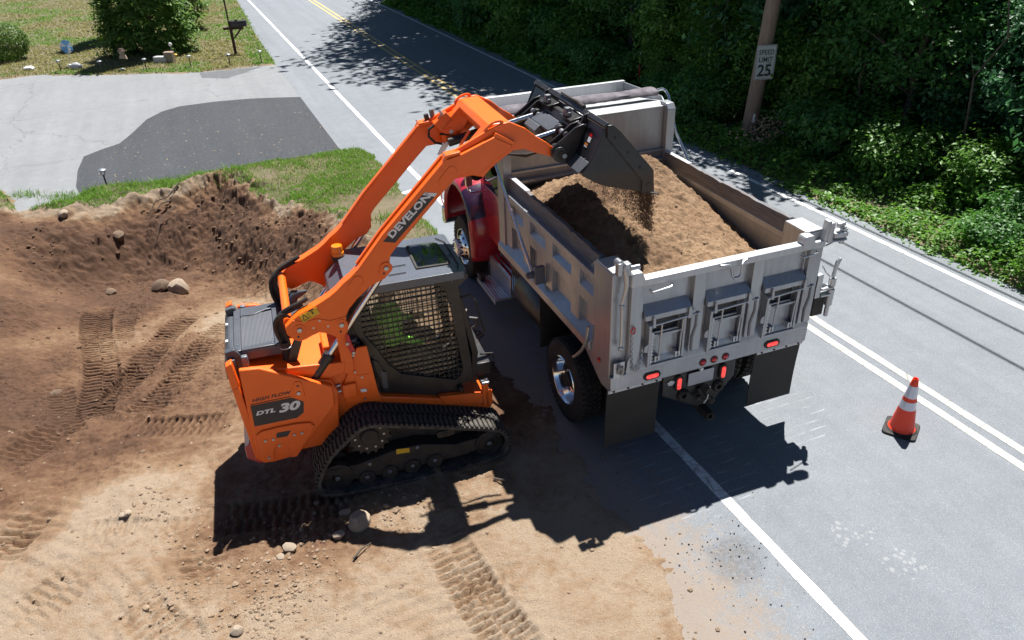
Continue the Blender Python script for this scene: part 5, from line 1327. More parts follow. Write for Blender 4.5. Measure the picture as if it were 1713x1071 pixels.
for near in (True, False):
    fr_ = MB().prism(cab_side, *yy(near, .465, .505), 'y', holes=[cab_win]).build('cab_side_frame', 'black', loader, .004)
    cabs.append(fr_)
    w = MB(); x0, x1 = min(p[0] for p in cab_win), max(p[0] for p in cab_win); z0, z1 = min(p[1] for p in cab_win), max(p[1] for p in cab_win)
    ya, yb = yy(near, .482, .492)
    n = int((x1 - x0) / .056)
    for i in range(1, n + 1):
        x = x0 + (x1 - x0) * i / (n + 1); h = clip(cab_win, 0, x)
        for a, c in zip(h[::2], h[1::2]): w.bx(x - .0042, x + .0042, ya, yb, a - .003, c + .003)
    n = int((z1 - z0) / .062)
    for i in range(1, n + 1):
        z = z0 + (z1 - z0) * i / (n + 1); h = clip(cab_win, 1, z)
        for a, c in zip(h[::2], h[1::2]): w.bx(a - .003, c + .003, ya + .002, yb + .003, z - .0052, z + .0052)
    stuff(w.build('window_mesh', 'black', fr_, smooth=False))
    yg = .499 if near else mir(.499)
    MB().prism([(p[0] * .995, p[1]) for p in cab_win], *sorted((yg, yg + (.004 if near else -.004))), 'y').build('side_window', 'glass', fr_)
    of, s = (.465, -1) if near else (mir(.465), 1)
    for q in ((0.146, 2.100), (0.352, 2.100), (0.561, 2.089), (0.735, 1.821), (0.758, 1.614), (-0.227, 1.812), (-0.125, 1.370), (0.761, 2.088)):
        MB().cyl((q[0], of, q[1]), (q[0], of + s * .008, q[1]), .012, n=10).build('frame_bolt', 'satin', fr_)
    pb = [(-0.151, 1.362), (-0.084, 1.301), (-0.021, 1.087), (-0.016, 0.906), (-0.091, 0.926), (-0.118, 1.127)]
    MB().prism(pb, *sorted((of, of + s * .02)), 'y').build('frame_gusset', 'black', fr_, .006)
    MB().prism([(-0.083, 1.202), (-0.024, 1.165), (-0.022, 0.963), (-0.078, 0.977)], *sorted((of + s * .02, of + s * .024)), 'y').build('gusset_ribs', 'satin', fr_, .002)
    MB().tube([((-0.151, 1.362)[0], of + s * .03, (-0.151, 1.362)[1]), ((-0.123, 0.878)[0], of + s * .03, (-0.123, 0.878)[1])], .014, 8).build('frame_strut', 'rubber', fr_)
ZR = 2.165
roof = MB()
sk = [(.44, .66), (.78, .645), (.81, .70), (.79, 1.19), (.75, 1.24), (.47, 1.26), (.44, 1.22)]
skh = [(.475, .70), (.765, .685), (.78, .72), (.76, 1.17), (.735, 1.20), (.495, 1.22), (.475, 1.19)]
roof.prism(rrect(-.29, .925, CABY - .01, mir(CABY) + .01, .05), 2.10, 2.188, 'z', holes=[skh])
roofo = roof.build('cab_roof', 'roof', loader, .018, seg=3)
MB().prism(sk, 2.186, 2.203, 'z', holes=[skh]).build('roof_window_frame', 'rubber', roofo, .006)
MB().prism([(.465, .69), (.77, .675), (.785, .71), (.765, 1.175), (.74, 1.21), (.49, 1.23), (.465, 1.2)], 2.2035, 2.207, 'z').build('roof_window', 'glass', roofo)
for k in range(4): MB().bx(.47, .77, .76 + .11 * k, .767 + .11 * k, 2.195, 2.201).build('roof_window_bar', 'grille', roofo)
for k in range(3): MB().bx(.53 + .08 * k, .536 + .08 * k, .70, 1.20, 2.195, 2.201).build('roof_window_bar', 'grille', roofo)
for (x0, x1, y0) in ((.15, .33, .62), (.18, .36, .80), (.82, .88, .85)): MB().bx(x0, x1, y0, y0 + .012, 2.1955, 2.199).build('roof_groove', 'black', roofo)
MB().tube([(.84, .52, 2.19), (.87, .6, 2.20), (.87, 1.2, 2.20), (.80, 1.33, 2.20)], .006, 6).build('roof_cable', 'rubber', roofo)
MB().prism([(-.42, 1.50), (-.28, 2.10), (-.16, 2.10), (-.20, 1.46)], CABY + .04, mir(CABY) - .04, 'y').build('cab_rear_panel', 'black', loader, .02)
MB().prism([(-.45, 1.98), (-.25, 2.14), (-.2, 2.10), (-.35, 1.80), (-.46, 1.78)], CABY + .02, mir(CABY) - .02, 'y').build('roof_rear_cowl', 'roof', loader, .03, seg=3)
cf = MB().bx(.80, .87, CABY + .04, mir(CABY) - .04, 2.02, 2.10).build('cab_front_header', 'black', loader, .008)
for y0 in (CABY + .042, mir(CABY) - .092):
    MB().prism([(.78, 2.05), (.83, 2.05), (1.0, 1.15), (.96, .75), (.90, .75), (.93, 1.15)], y0, y0 + .05, 'y').build('front_pillar', 'black', loader, .006)
fdo = MB().prism([(.815, 2.02), (.828, 2.02), (.985, 1.15), (.955, .80), (.94, .80), (.97, 1.15)], CABY + .09, mir(CABY) - .09, 'y').build('front_door_glass', 'glass', loader)
MB().tube([(.84, .50, 1.86), (.95, .49, 1.88), (1.0, .49, 1.80), (1.08, .49, 1.40), (.99, .50, 1.33)], .013, 8).build('grab_rail', 'rubber', loader)
MB().tube([(.92, .50, 1.60), (1.0, .49, 1.58), (1.01, .49, 1.50), (.95, .50, 1.47)], .02, 8).build('door_handle', 'black', loader)
MB().bx(.95, 1.14, .52, 1.36, .82, .98).build('foot_step', 'black', loader, .012)
MB().tube([(1.02, .50, 1.12), (1.16, .50, 1.10), (1.17, .50, 1.02)], .012, 8).build('step_rail', 'rubber', loader)
cabfl = MB().bx(-.35, .98, CABY + .04, mir(CABY) - .04, .78, .84).build('cab_floor', 'black', loader)
seat = MB().prism([(-.06, 1.02), (.42, 1.06), (.42, 1.16), (.06, 1.16), (-.10, 1.80), (-.20, 1.78), (-.16, 1.05)], .72, 1.18, 'y').build('operator_seat', 'seat', loader, .03, seg=3)
MB().prism([(-.2, .84), (.25, .84), (.22, 1.03), (-.15, 1.02)], .76, 1.14, 'y').build('seat_base', 'black', seat)
for y0 in (.60, 1.22):
    c_ = MB().prism([(.02, 1.10), (.46, 1.14), (.50, 1.20), (.44, 1.25), (.02, 1.24)], y0, y0 + .09, 'y').build('control_console', 'satin', loader, .02)
    MB().tube([(.40, y0 + .045, 1.24), (.42, y0 + .045, 1.32), (.43, y0 + .045, 1.38)], [.012, .014, .026], 10).build('joystick', 'black', c_)
MB().prism([(0.502, 0.748), (0.873, 0.700), (1.031, 0.668), (1.038, 0.524), (0.560, 0.626)], .385, .46, 'y').build('front_sill', 'orange', loader, .008)
pm = (0.735, 0.764); MB().cyl((pm[0] + .02, .43, pm[1] - .02), (pm[0] + .02, .43, pm[1] + .03), .035, n=16).cyl((pm[0] + .02, .43, pm[1] + .03), (pm[0] + .02, .43, pm[1] + .045), .02, n=12).build('cab_mount', 'black', loader, .004)
fb = MB().bx(.99, 1.06, .37, .43, .50, .80).bx(1.02, 1.10, .37, .40, .50, .70).build('front_stop_post', 'orange', loader, .008)
MB().bx(.985, 1.07, .36, .44, .80, .825).build('post_cap', 'silver', fb, .004)
# beacon
bcx, bcy, bcz = -.275, 1.30, 2.20
bc = MB().tube([(-.20, 1.30, 1.85), (-.25, 1.30, 2.0), (bcx, bcy, bcz - .04)], .018, 8).cyl((bcx, bcy, bcz - .05), (bcx, bcy, bcz), .07, n=20).build('beacon_base', 'rubber', loader)
MB().lathe([(.066, 0), (.066, .035), (.058, .04), (.06, .10), (.055, .112), (.001, .118)], (bcx, bcy, bcz), (0, 0, 1), 20).build('beacon_lens', 'amber', bc)
MB().prism([(-.24, 1.98), (-.16, 1.90), (-.18, 1.84), (-.26, 1.92)], 1.27, 1.33, 'y').build('beacon_bracket', 'red_lever', bc, .004)

# --- tracks ---------------------------------------------------------------
PATH = [(-0.739, 0.626), (-0.602, 0.735), (-0.459, 0.853), (-0.352, 0.888), (-0.250, 0.884), (-0.077, 0.827), (0.375, 0.685), (0.643, 0.594), (1.046, 0.464), (1.157, 0.361), (1.198, 0.227), (1.177, 0.087), (1.056, -0.007), (0.672, -0.029), (0.243, -0.034), (-0.309, -0.013), (-0.708, 0.007), (-0.886, 0.049), (-0.952, 0.125), (-0.954, 0.266), (-0.895, 0.402), (-0.825, 0.517)]
def smooth_loop(P, it=2):
    P = [Vector(p) for p in P]
    for _ in range(it):
        Q = []
        for i in range(len(P)):
            a, c = P[i], P[(i + 1) % len(P)]; Q += [a * .75 + c * .25, a * .25 + c * .75]
        P = Q
    return P
def resample(P, n):
    L = [0.0]
    for i in range(len(P)): L.append(L[-1] + (P[(i + 1) % len(P)] - P[i]).length)
    T = L[-1]; out = []; k = 0
    for i in range(n):
        s = T * i / n
        while L[k + 1] < s: k += 1
        t = (s - L[k]) / (L[k + 1] - L[k]); out.append(P[k].lerp(P[(k + 1) % len(P)], t))
    return out, T
loop = smooth_loop(PATH)
NT_ = int(resample(loop, 10)[1] / .056)
pts, total = resample(loop, NT_ * 2)
cen = sum(pts, Vector((0, 0))) / len(pts)
def nrm(i):
    d = (pts[(i + 1) % len(pts)] - pts[i - 1]).normalized(); n = Vector((-d.y, d.x))
    if n.dot(pts[i] - cen) < 0: n = -n
    return d, n
lug = MB()
def lug_block(b, y0, y1, dx):
    for (a0, a1) in ((y0, y1),):
        v = [(-.019 + dx, a0, 0), (.019 + dx, a0, 0), (.019 + dx, a1, 0), (-.019 + dx, a1, 0), (-.015 + dx, a0 + .004, .024), (.015 + dx, a0 + .004, .024), (.015 + dx, a1 - .004, .024), (-.015 + dx, a1 - .004, .024)]
        b.add(v, [(0, 3, 2, 1), (4, 5, 6, 7), (0, 1, 5, 4), (1, 2, 6, 5), (2, 3, 7, 6), (3, 0, 4, 7)])
lug_block(lug, .0, .17, 0); lug_block(lug, .168, .25, .018); lug_block(lug, .248, .45, .0)
LUG = lug.mesh('track_lug', 'track', smooth=False)
FRP = [(-0.771, 0.331), (-0.491, 0.315), (-0.104, 0.389), (0.170, 0.395), (0.581, 0.279), (0.870, 0.297), (0.998, 0.226), (0.981, 0.158), (0.644, 0.098), (0.370, 0.103), (0.081, 0.097), (-0.436, 0.104), (-0.736, 0.165)]
ROLL = [(-0.413, 0.133), (-0.170, 0.134), (0.081, 0.141), (0.329, 0.143)]
IDL = [(-0.719, 0.211), (0.956, 0.202)]
for near in (True, False):
    m_ = (lambda y: y) if near else mir
    b = MB(); v = []; f = []
    n = len(pts)
    for i, p in enumerate(pts):
        d, nn = nrm(i); o = p - nn * .026; q = p - nn * .058
        v += [(o.x, m_(.003), o.y), (o.x, m_(.447), o.y), (q.x, m_(.447), q.y), (q.x, m_(.003), q.y)]
    for i in range(n):
        j = (i + 1) % n
        for k in range(4): f.append((i * 4 + k, j * 4 + k, j * 4 + (k + 1) % 4, i * 4 + (k + 1) % 4))
    belt = b.add(v, f).build('track_belt', 'track', loader)
    for i in range(NT_):
        p = pts[i * 2]; d, nn = nrm(i * 2); base = p - nn * .027
        lo = bpy.data.objects.new('track_lug', LUG); COL.objects.link(lo); lo.parent = belt
        xax = Vector((d.x, 0, d.y)); zax = Vector((nn.x, 0, nn.y)); yax = Vector((0, 1, 0))
        if xax.cross(yax).dot(zax) < 0: xax = -xax
        y0 = 0.0 if near else mir(.45)
        lo.matrix_local = Matrix(((xax.x, 0, zax.x, base.x), (0, 1, 0, y0), (xax.z, 0, zax.z, base.y), (0, 0, 0, 1)))
    fr_ = MB().prism(FRP, *sorted((m_(.10), m_(.34))), 'y').build('track_frame', 'frame_dirty', loader, .012)
    for q in ROLL:
        rl_ = MB().lathe([(.001, .0), (.085, .0), (.095, .02), (.095, .08), (.06, .09), (.06, .2), (.095, .21), (.095, .29), (.001, .30)], (q[0], min(m_(.08), m_(.38)), q[1] - .012), (0, 1, 0), 24).build('track_roller', 'frame_dirty', fr_)
        MB().cyl((q[0], m_(.10), q[1]), (q[0], m_(.085) - (.012 if near else -.012), q[1]), .022, n=12).build('roller_bolt', 'bolt', rl_, .003)
    for q, r_ in zip(IDL, (.17, .16)):
        il = MB().lathe([(.001, .05), (.05, .05), (.06, .02), (r_ - .04, .04), (r_ - .02, .0), (r_, .01), (r_, .09), (r_ - .05, .11), (r_ - .05, .2), (r_, .22), (r_, .30), (.001, .30)], (q[0], min(m_(.075), m_(.375)), q[1] + (.005 if r_ > .165 else -.0)), (0, 1, 0), 32).build('track_idler', 'frame_dirty', fr_)
        MB().cyl((q[0], m_(.085), q[1]), (q[0], m_(.07), q[1]), .026, n=12).build('roller_bolt', 'bolt', il, .003)
    sx, sz = (-0.323, 0.656)
    sprk = []
    for k in range(17):
        for (dt, rr_) in ((0, .205), (.12, .235), (.24, .235), (.36, .205)): t = 2 * PI * (k + dt * 1.6) / 17; sprk.append((sx + rr_ * math.cos(t), sz + rr_ * math.sin(t)))
    spo = MB().prism(sprk, *sorted((m_(.10), m_(.14))), 'y').lathe([(.001, -.03), (.085, -.03), (.10, -.01), (.10, .05)], (sx, m_(.10), sz), (0, 1 if near else -1, 0), 28).build('drive_sprocket', 'frame_dirty', loader, .003)
    for k in range(10):
        t = 2 * PI * k / 10; MB().cyl((sx + .15 * math.cos(t), m_(.10), sz + .15 * math.sin(t)), (sx + .15 * math.cos(t), m_(.088), sz + .15 * math.sin(t)), .013, n=8).build('sprocket_bolt', 'bolt', spo)
    MB().prism([(sx - .22, .35), (1.05, .22), (1.05, .36), (.45, .55), (sx + .2, .80), (sx - .1, .80)], *sorted((m_(.28), m_(.40))), 'y').build('track_guard', 'frame_dirty', loader, .01)
    stq = [(-0.069, 0.407), (0.071, 0.386), (0.068, 0.328), (-0.073, 0.342)]
    so_ = MB().prism(stq, *sorted((m_(.094), m_(.098))), 'y').build('frame_sticker', 'yellow', fr_)
    tn = (0.482, 0.457)
    MB().prism(oval(tn[0], tn[1], .20, .085), *sorted((m_(.10), m_(.13))), 'y').cyl((tn[0], m_(.09), tn[1]), (tn[0], m_(.10), tn[1]), .022, n=10).build('frame_mount', 'frame_dirty', fr_, .006)
    for q in ((-0.366, 0.293), (0.156, 0.369)): MB().cyl((q[0], m_(.10), q[1]), (q[0], m_(.086), q[1]), .02, n=10).build('frame_bolt', 'bolt', fr_, .003)


# ================================================================== VEGETATION
def mk_leaf(name, dark, light, trans=0.3, rough=0.45, spec=0.4):
    n = NT(name)
    gi = n.node('ShaderNodeNewGeometry'); oi = n.node('ShaderNodeObjectInfo')
    f = n.math('ADD', n.math('MULTIPLY', gi.outputs['Random Per Island'], 0.75), n.math('MULTIPLY', oi.outputs['Random'], 0.25))
    col = n.ramp(f, [(0.0, dark), (0.75, light), (0.97, tuple(min(1, c * 1.35) for c in light)), (1.0, (light[0] * 2.2, light[1] * 1.35, light[2]))])
    b = n.bsdf(col, rough); b.inputs['Specular IOR Level'].default_value = spec
    t = n.node('ShaderNodeBsdfTranslucent'); n.link(n.mix(0.5, col, (light[0] * 1.3, light[1] * 1.5, light[2] * .6)), t.inputs[0])
    mx = n.node('ShaderNodeMixShader'); mx.inputs[0].default_value = trans
    n.link(b.outputs[0], mx.inputs[1]); n.link(t.outputs[0], mx.inputs[2]); n.link(mx.outputs[0], n.out.inputs[0])
    return n.m
M['leaf'] = mk_leaf('broad leaf green', (0.028, 0.095, 0.022), (0.105, 0.255, 0.055), .45)
M['leaf_b'] = mk_leaf('fresh leaf green', (0.050, 0.135, 0.022), (0.165, 0.32, 0.055), .45)
M['leaf_c'] = mk_leaf('blue green leaf', (0.022, 0.080, 0.034), (0.075, 0.215, 0.080), .45)
M['needle'] = mk_leaf('evergreen spray', (0.032, 0.080, 0.018), (0.15, 0.26, 0.055), .4, .55, .25)
M['hedge'] = mk_leaf('clipped bush green', (0.035, 0.08, 0.012), (0.115, 0.20, 0.03), .3)
M['grass'] = mk_leaf('green grass', (0.07, 0.15, 0.025), (0.19, 0.33, 0.065), .35, .6, .2)
M['grass_dry'] = mk_leaf('dry lawn grass', (0.16, 0.16, 0.06), (0.34, 0.31, 0.14), .3, .7, .2)
M['petal'] = mk_leaf('pinkish flower spray', (0.25, 0.16, 0.12), (0.45, 0.33, 0.26), .3, .7, .2)
def mk_bark():
    n = NT('bark'); c = n.coord(); mp = n.node('ShaderNodeMapping'); mp.inputs['Scale'].default_value = (12, 12, 2); n.link(c, mp.inputs[0])
    a = n.noise(3, 5, .65, mp.outputs[0])
    return n.done(n.bsdf(n.mix(a, (.05, .038, .028), (.15, .12, .095)), .9, bump=a, bstr=.6, bdist=.03))
M['bark'] = mk_bark()
def mk_polewood():
    n = NT('weathered pole wood'); c = n.coord(); mp = n.node('ShaderNodeMapping'); mp.inputs['Scale'].default_value = (14, 14, .8); n.link(c, mp.inputs[0])
    a = n.noise(3, 6, .65, mp.outputs[0]); xyz = n.node('ShaderNodeSeparateXYZ'); n.link(c, xyz.inputs[0])
    col = n.mix(n.ramp(a, [(.3, 0.), (.7, 1.)]), (.15, .10, .065), (.31, .235, .165))
    return n.done(n.bsdf(col, .85, bump=a, bstr=.5, bdist=.02))
M['polewood'] = mk_polewood()

NR_ = np.random.default_rng(11)
def leaves_mesh(name, P, N, size, mat, aspect=0.5, fold=0.25, droop=0.0, shape='diamond', rng=NR_):
    """P leaf base points, N leaf normals, size per leaf: one small folded leaf each"""
    n = len(P); N = N / np.linalg.norm(N, axis=1, keepdims=True)
    t = rng.normal(size=(n, 3)); t[:, 2] -= droop; t -= N * (t * N).sum(1, keepdims=True); t /= np.linalg.norm(t, axis=1, keepdims=True)
    s = np.cross(N, t); L = size[:, None]
    mid = P + t * L * .45
    v0 = P; v1 = mid + s * L * aspect * .5 - N * L * fold * .0; v2 = P + t * L - N * L * .12; v3 = mid - s * L * aspect * .5; vm = mid - N * L * fold * .4
    co = np.stack([v0, v1, v2, v3, vm], 1).reshape(-1, 3)
    base = np.arange(n)[:, None] * 5
    tri = np.array([[0, 1, 4], [1, 2, 4], [2, 3, 4], [3, 0, 4]])
    F = (base[:, :, None] + tri[None]).reshape(-1, 3)
    me = bpy.data.meshes.new(name)
    me.vertices.add(len(co)); me.vertices.foreach_set('co', co.astype(np.float32).ravel())
    me.loops.add(F.size); me.loops.foreach_set('vertex_index', F.astype(np.int32).ravel())
    me.polygons.add(len(F)); me.polygons.foreach_set('loop_start', np.arange(0, F.size, 3, dtype=np.int32))
    me.materials.append(M[mat]); me.update(); me.validate()
    return me
def clumped(n_cl, per, rad, hgt, z0, cl_r, size, shell=.55, flat=.5, squash=None, rng=NR_):
    """cluster centres in an uneven ellipsoid, leaves spread around each"""
    d = rng.normal(size=(n_cl, 3)); d /= np.linalg.norm(d, axis=1, keepdims=True)
    r = shell + (1 - shell) * rng.random(n_cl) ** .6
    lob = 1 + .22 * np.sin(3 * np.arctan2(d[:, 1], d[:, 0]) + rng.random() * 6) + .15 * np.sin(5 * d[:, 2] + rng.random() * 6)
    C = d * (r * lob)[:, None] * np.array([rad, rad, hgt / 2]) + np.array([0, 0, z0 + hgt / 2])
    k = np.repeat(np.arange(n_cl), per)
    o = rng.normal(size=(len(k), 3)) * cl_r * np.array([1, 1, flat])
    P = C[k] + o
    N = d[k] * .55 + np.array([0, 0, .75]) + rng.normal(size=(len(k), 3)) * .42
    S = size * (.5 + 1.05 * rng.random(len(k)) ** 1.5)
    keep = P[:, 2] > .02
    return P[keep], N[keep], S[keep]
def trunk_mesh(name, h, r0, limbs, seed, spread=1.0, mat='bark'):
    rg = random.Random(seed); b = MB()
    pts = [Vector((rg.uniform(-.05, .05) * i, rg.uniform(-.05, .05) * i, h * i / 6)) for i in range(7)]
    pts[0] = Vector((0, 0, -.3))
    b.tube(pts, [r0 * (1.15 - .15 * i) * (1.25 if i == 0 else 1) for i in range(7)], 8)
    for k in range(limbs):
        i = rg.randint(2, 5); p = pts[i]; a = rg.uniform(0, 2 * PI); L = spread * rg.uniform(.6, 1.1)
        q = p + Vector((math.cos(a) * L * .5, math.sin(a) * L * .5, L * .35)); e = p + Vector((math.cos(a) * L, math.sin(a) * L, L * rg.uniform(.4, .8)))
        b.tube([p, q, e], [r0 * .4, r0 * .27, r0 * .1], 6)
    return b.mesh(name, mat)
# crown templates (unit-ish plants, scaled per plant)
def tpl(kind):
    if kind == 'tree_a':  P = clumped(260, 44, 2.3, 6.4, 1.6, .30, .18); return leaves_mesh('crown', *P, 'leaf', .5, .3, .5), trunk_mesh('trunk', 6.5, .14, 9, 3, 1.9)
    if kind == 'tree_b':  P = clumped(270, 44, 2.1, 5.6, .7, .28, .165); return leaves_mesh('crown', *P, 'leaf_c', .55, .3, .6), trunk_mesh('trunk', 5.5, .11, 8, 5, 1.7)
    if kind == 'tree_c':  P = clumped(230, 46, 2.0, 5.0, .5, .28, .15); return leaves_mesh('crown', *P, 'leaf_b', .5, .3, .5), trunk_mesh('trunk', 5, .10, 8, 9, 1.6)
    if kind == 'tall':
        P1 = clumped(230, 46, 3.6, 9.0, 5.5, .55, .34, .4); return leaves_mesh('crown', *P1, 'leaf', .55, .3, .4), trunk_mesh('trunk', 12.5, .30, 10, 21, 3.2)
    if kind == 'shrub_a': P = clumped(120, 38, 1.15, 1.9, .0, .22, .135, .35); return leaves_mesh('foliage', *P, 'leaf_b', .55, .3, .3), trunk_mesh('stems', 1.3, .03, 7, 4, .8)
    if kind == 'shrub_b': P = clumped(110, 40, 1.2, 1.6, .0, .22, .15, .35); return leaves_mesh('foliage', *P, 'leaf', .6, .3, .3), trunk_mesh('stems', 1.1, .03, 7, 6, .8)
    if kind == 'shrub_c': P = clumped(150, 40, 1.0, 2.6, .0, .18, .105, .4); return leaves_mesh('foliage', *P, 'leaf_b', .5, .3, .3), trunk_mesh('stems', 1.8, .025, 8, 8, .8)
    if kind == 'sapling':
        rg = np.random.default_rng(5); P = []; N = []; S = []
        for k in range(46):
            z = 1.0 + 3.3 * rg.random() ** .8; a = rg.random() * 2 * PI; L = .55 + .55 * rg.random()
            d = np.array([math.cos(a), math.sin(a), .35]); side = np.array([-math.sin(a), math.cos(a), 0])
            for i in range(15):
                t = (i + 1) / 15; c = np.array([0, 0, z]) + d * L * t - np.array([0, 0, .55 * L * t * t])
                for sgn in (-1, 1): P.append(c + side * sgn * .01); N.append(np.array([0, 0, 1.0]) + side * sgn * .25 + rg.normal(size=3) * .15); S.append(.16 + .05 * rg.random())
        P, N, S = np.array(P), np.array(N), np.array(S)
        return leaves_mesh('foliage', P, N, S, 'leaf_b', .3, .2, .1), trunk_mesh('trunk', 4.2, .035, 5, 12, .5)
TPL = {k: tpl(k) for k in ('tree_a', 'tree_b', 'tree_c', 'tall', 'shrub_a', 'shrub_b', 'shrub_c', 'sapling')}
def gz_at(x, y): return float(heights(np.array([x]), np.array([y]), False)[0][0])
def plant(kind, name, label, cat, group, x, y, sc, sz=None, rot=None):
    crown, trunk = TPL[kind]
    z = gz_at(x, y) - .03
    o = thing(name, label, cat, (x, y, z), rnd.uniform(0, 6.28) if rot is None else rot, group)
    o.scale = (sc, sc, sz or sc)
    for me in (crown, trunk):
        c = bpy.data.objects.new(me.name.split('.')[0], me); COL.objects.link(c); c.parent = o
    return o
rg = random.Random(42)
ORD = 'first second third fourth fifth sixth seventh eighth ninth tenth eleventh twelfth thirteenth fourteenth fifteenth sixteenth seventeenth eighteenth nineteenth twentieth twenty-first twenty-second twenty-third twenty-fourth twenty-fifth twenty-sixth twenty-seventh'.split()
def wood(lat0, lat1, al0, al1, n, kinds, s0, s1, label, group, cat='tree', name='broadleaf_tree', mind=1.0):
    pts = []; tries = 0
    while len(pts) < n and tries < 4000:
        tries += 1
        la, al = rg.uniform(lat0, lat1), rg.uniform(al0, al1)
        if math.hypot(la - 12.14, al - 14.29) < 1.0 or (11.2 < la < 12.7 and 12.6 < al < 14.6): continue
        if all(math.hypot(la - a, al - b_) > mind for a, b_ in pts): pts.append((la, al))
    pts.sort(key=lambda p: p[1])
    for i, (la, al) in enumerate(pts):
        x, y = road(la, al); s = rg.uniform(s0, s1)
        plant(rg.choice(kinds), name, label + ', ' + ORD[i] + ' going away', cat, group, x, y, s, s * rg.uniform(.9, 1.2))
# nearest belt, right of the pole
wood(13.6, 15.0, 1.5, 13.0, 11, ('tree_b', 'tree_c', 'tree_a'), .52, .72, 'dense leafy tree fronting the wood right of the pole', 'trees right of the pole', mind=1.15)
wood(16.0, 20, -1.0, 14, 17, ('tree_a', 'tree_b'), .72, .95, 'shaded tree deeper in the wood right of the pole', 'trees right of the pole', mind=1.6)
wood(13.2, 15, 15.2, 27, 12, ('tree_a', 'tree_b', 'tree_c'), .7, .95, 'leafy tree in the wood edge behind the dump truck', 'trees beyond the truck', mind=1.5)
wood(15.4, 21, 14, 34, 20, ('tree_a', 'tree_b'), .8, 1.05, 'shaded tree deep in the wood behind the dump truck', 'trees beyond the truck', mind=1.9)
wood(13.5, 20, 28, 62, 22, ('tree_a', 'tree_b', 'tree_c'), 1.0, 1.5, 'leafy tree in the wood far up the road', 'trees far up the road', mind=2.2)
wood(21.5, 32, 0, 60, 26, ('tree_a', 'tree_b'), 1.6, 2.2, 'tall tree at the back of the dark wood', 'trees at the back', mind=3.2)
# saplings with feathery leaves left of the pole
for i, (la, al, s) in enumerate(((13.3, 15.6, .9), (12.7, 16.3, .8), (13.1, 17.6, .95), (12.6, 19.0, .75))):
    x, y = road(la, al); plant('sapling', 'sapling', 'thin sapling with feathery leaves, ' + ORD[i] + ' to the left of the pole', 'sapling', 'feathery saplings', x, y, s)
# tall trees whose crowns stand above the picture and shade the road
for i, (la, al, s) in enumerate(sorted(((14.2, 27.5, 1.0), (14.6, 31.5, 1.15), (14.4, 36.0, 1.25), (14.8, 41.0, 1.05), (15.6, 24.0, .95), (14.8, 20.5, .72), (14.6, 17.2, .68), (14.6, 14.6, .58)), key=lambda p: p[1])):
    x, y = road(la, al); plant('tall', 'tall_tree', 'tall forest tree shading the right lane, ' + ORD[i] + ' going away', 'tree', 'tall trees shading the road', x, y, s)
# bushes at the verge
wood(11.9, 13.0, 15.2, 24, 9, ('shrub_a', 'shrub_b', 'shrub_c'), .6, .95, 'leafy green bush on the verge behind the dump truck', 'verge bushes behind the truck', 'bush', 'verge_bush', .95)
wood(12.2, 13.6, 24, 44, 14, ('shrub_a', 'shrub_b', 'shrub_c'), .8, 1.25, 'leafy bush along the verge far up the road', 'verge bushes up the road', 'bush', 'verge_bush', 1.2)
wood(12.3, 13.2, 3.0, 12.3, 7, ('shrub_b', 'shrub_a'), .45, .7, 'low bush below the wood right of the pole', 'verge bushes right of the pole', 'bush', 'verge_bush', .95)
for la, al, k, s, lb in ((13.45, 15.2, 'shrub_c', 1.05, 'sunlit small leaved bush right behind the utility pole'), (13.35, 13.7, 'shrub_c', 1.05, 'pale glinting bush just right of the utility pole'), (12.45, 15.6, 'shrub_a', .6, 'low bush just left of the utility pole foot'), (11.25, 6.1, 'shrub_a', .38, 'bright sunlit weed clump at the right edge of the picture'), (11.7, 7.3, 'shrub_b', .42, 'broad leaved weed standing above the ground cover'), (11.6, 5.3, 'shrub_a', .5, 'sunlit leafy bush in the right corner of the verge')):
    x, y = road(la, al); plant(k, 'verge_bush', lb, 'bush', None, x, y, s)
# bare young stems in the wood edge
for i, (la, al, h_) in enumerate(((12.9, 15.0, 4.2), (12.8, 16.9, 4.6), (13.0, 18.2, 4.4), (12.9, 20.3, 4.8), (13.4, 12.2, 4.0), (13.3, 9.6, 3.6), (13.2, 6.4, 3.4))):
    x, y = road(la, al); q = random.Random(i + 60)
    P_ = [(q.uniform(-.06, .06) * k, q.uniform(-.06, .06) * k, h_ * k / 5 - .1) for k in range(6)]
    b = MB().tube(P_, [.028 - .003 * k for k in range(6)], 6)
    for k in range(2, 5):
        a = q.uniform(0, 6.28); p = Vector(P_[k]); b.tube([p, p + Vector((math.cos(a) * .25, math.sin(a) * .25, .2)), p + Vector((math.cos(a) * .55, math.sin(a) * .55, .5))], [.012, .009, .004], 5)
    o = b.build('bare_stem', 'bark', None, loc=(x, y, gz_at(x, y))); tag(o, 'thin bare stem at the wood edge, ' + ORD[i] + (' to the left of the pole' if i < 4 else ' of the row, right of the pole'), 'stem', 'bare stems')
# flowering weeds by the pole
pw = NR_.normal(size=(420, 3)) * np.array([.38, .16, .16]) + np.array([0, 0, .45]); nw = NR_.normal(size=(420, 3)) + np.array([0, 0, 1])
fo = bpy.data.objects.new('flowering_weed', leaves_mesh('flowering_weed', pw, nw, .05 + .03 * NR_.random(420), 'petal', .5)); COL.objects.link(fo); fo['kind'] = 'stuff'
x, y = road(11.75, 13.2); fo.location = (x, y, gz_at(x, y)); fo.rotation_euler = (0, 0, .38); tag(fo, 'pinkish brown flowering weed at the foot of the pole', 'weed')

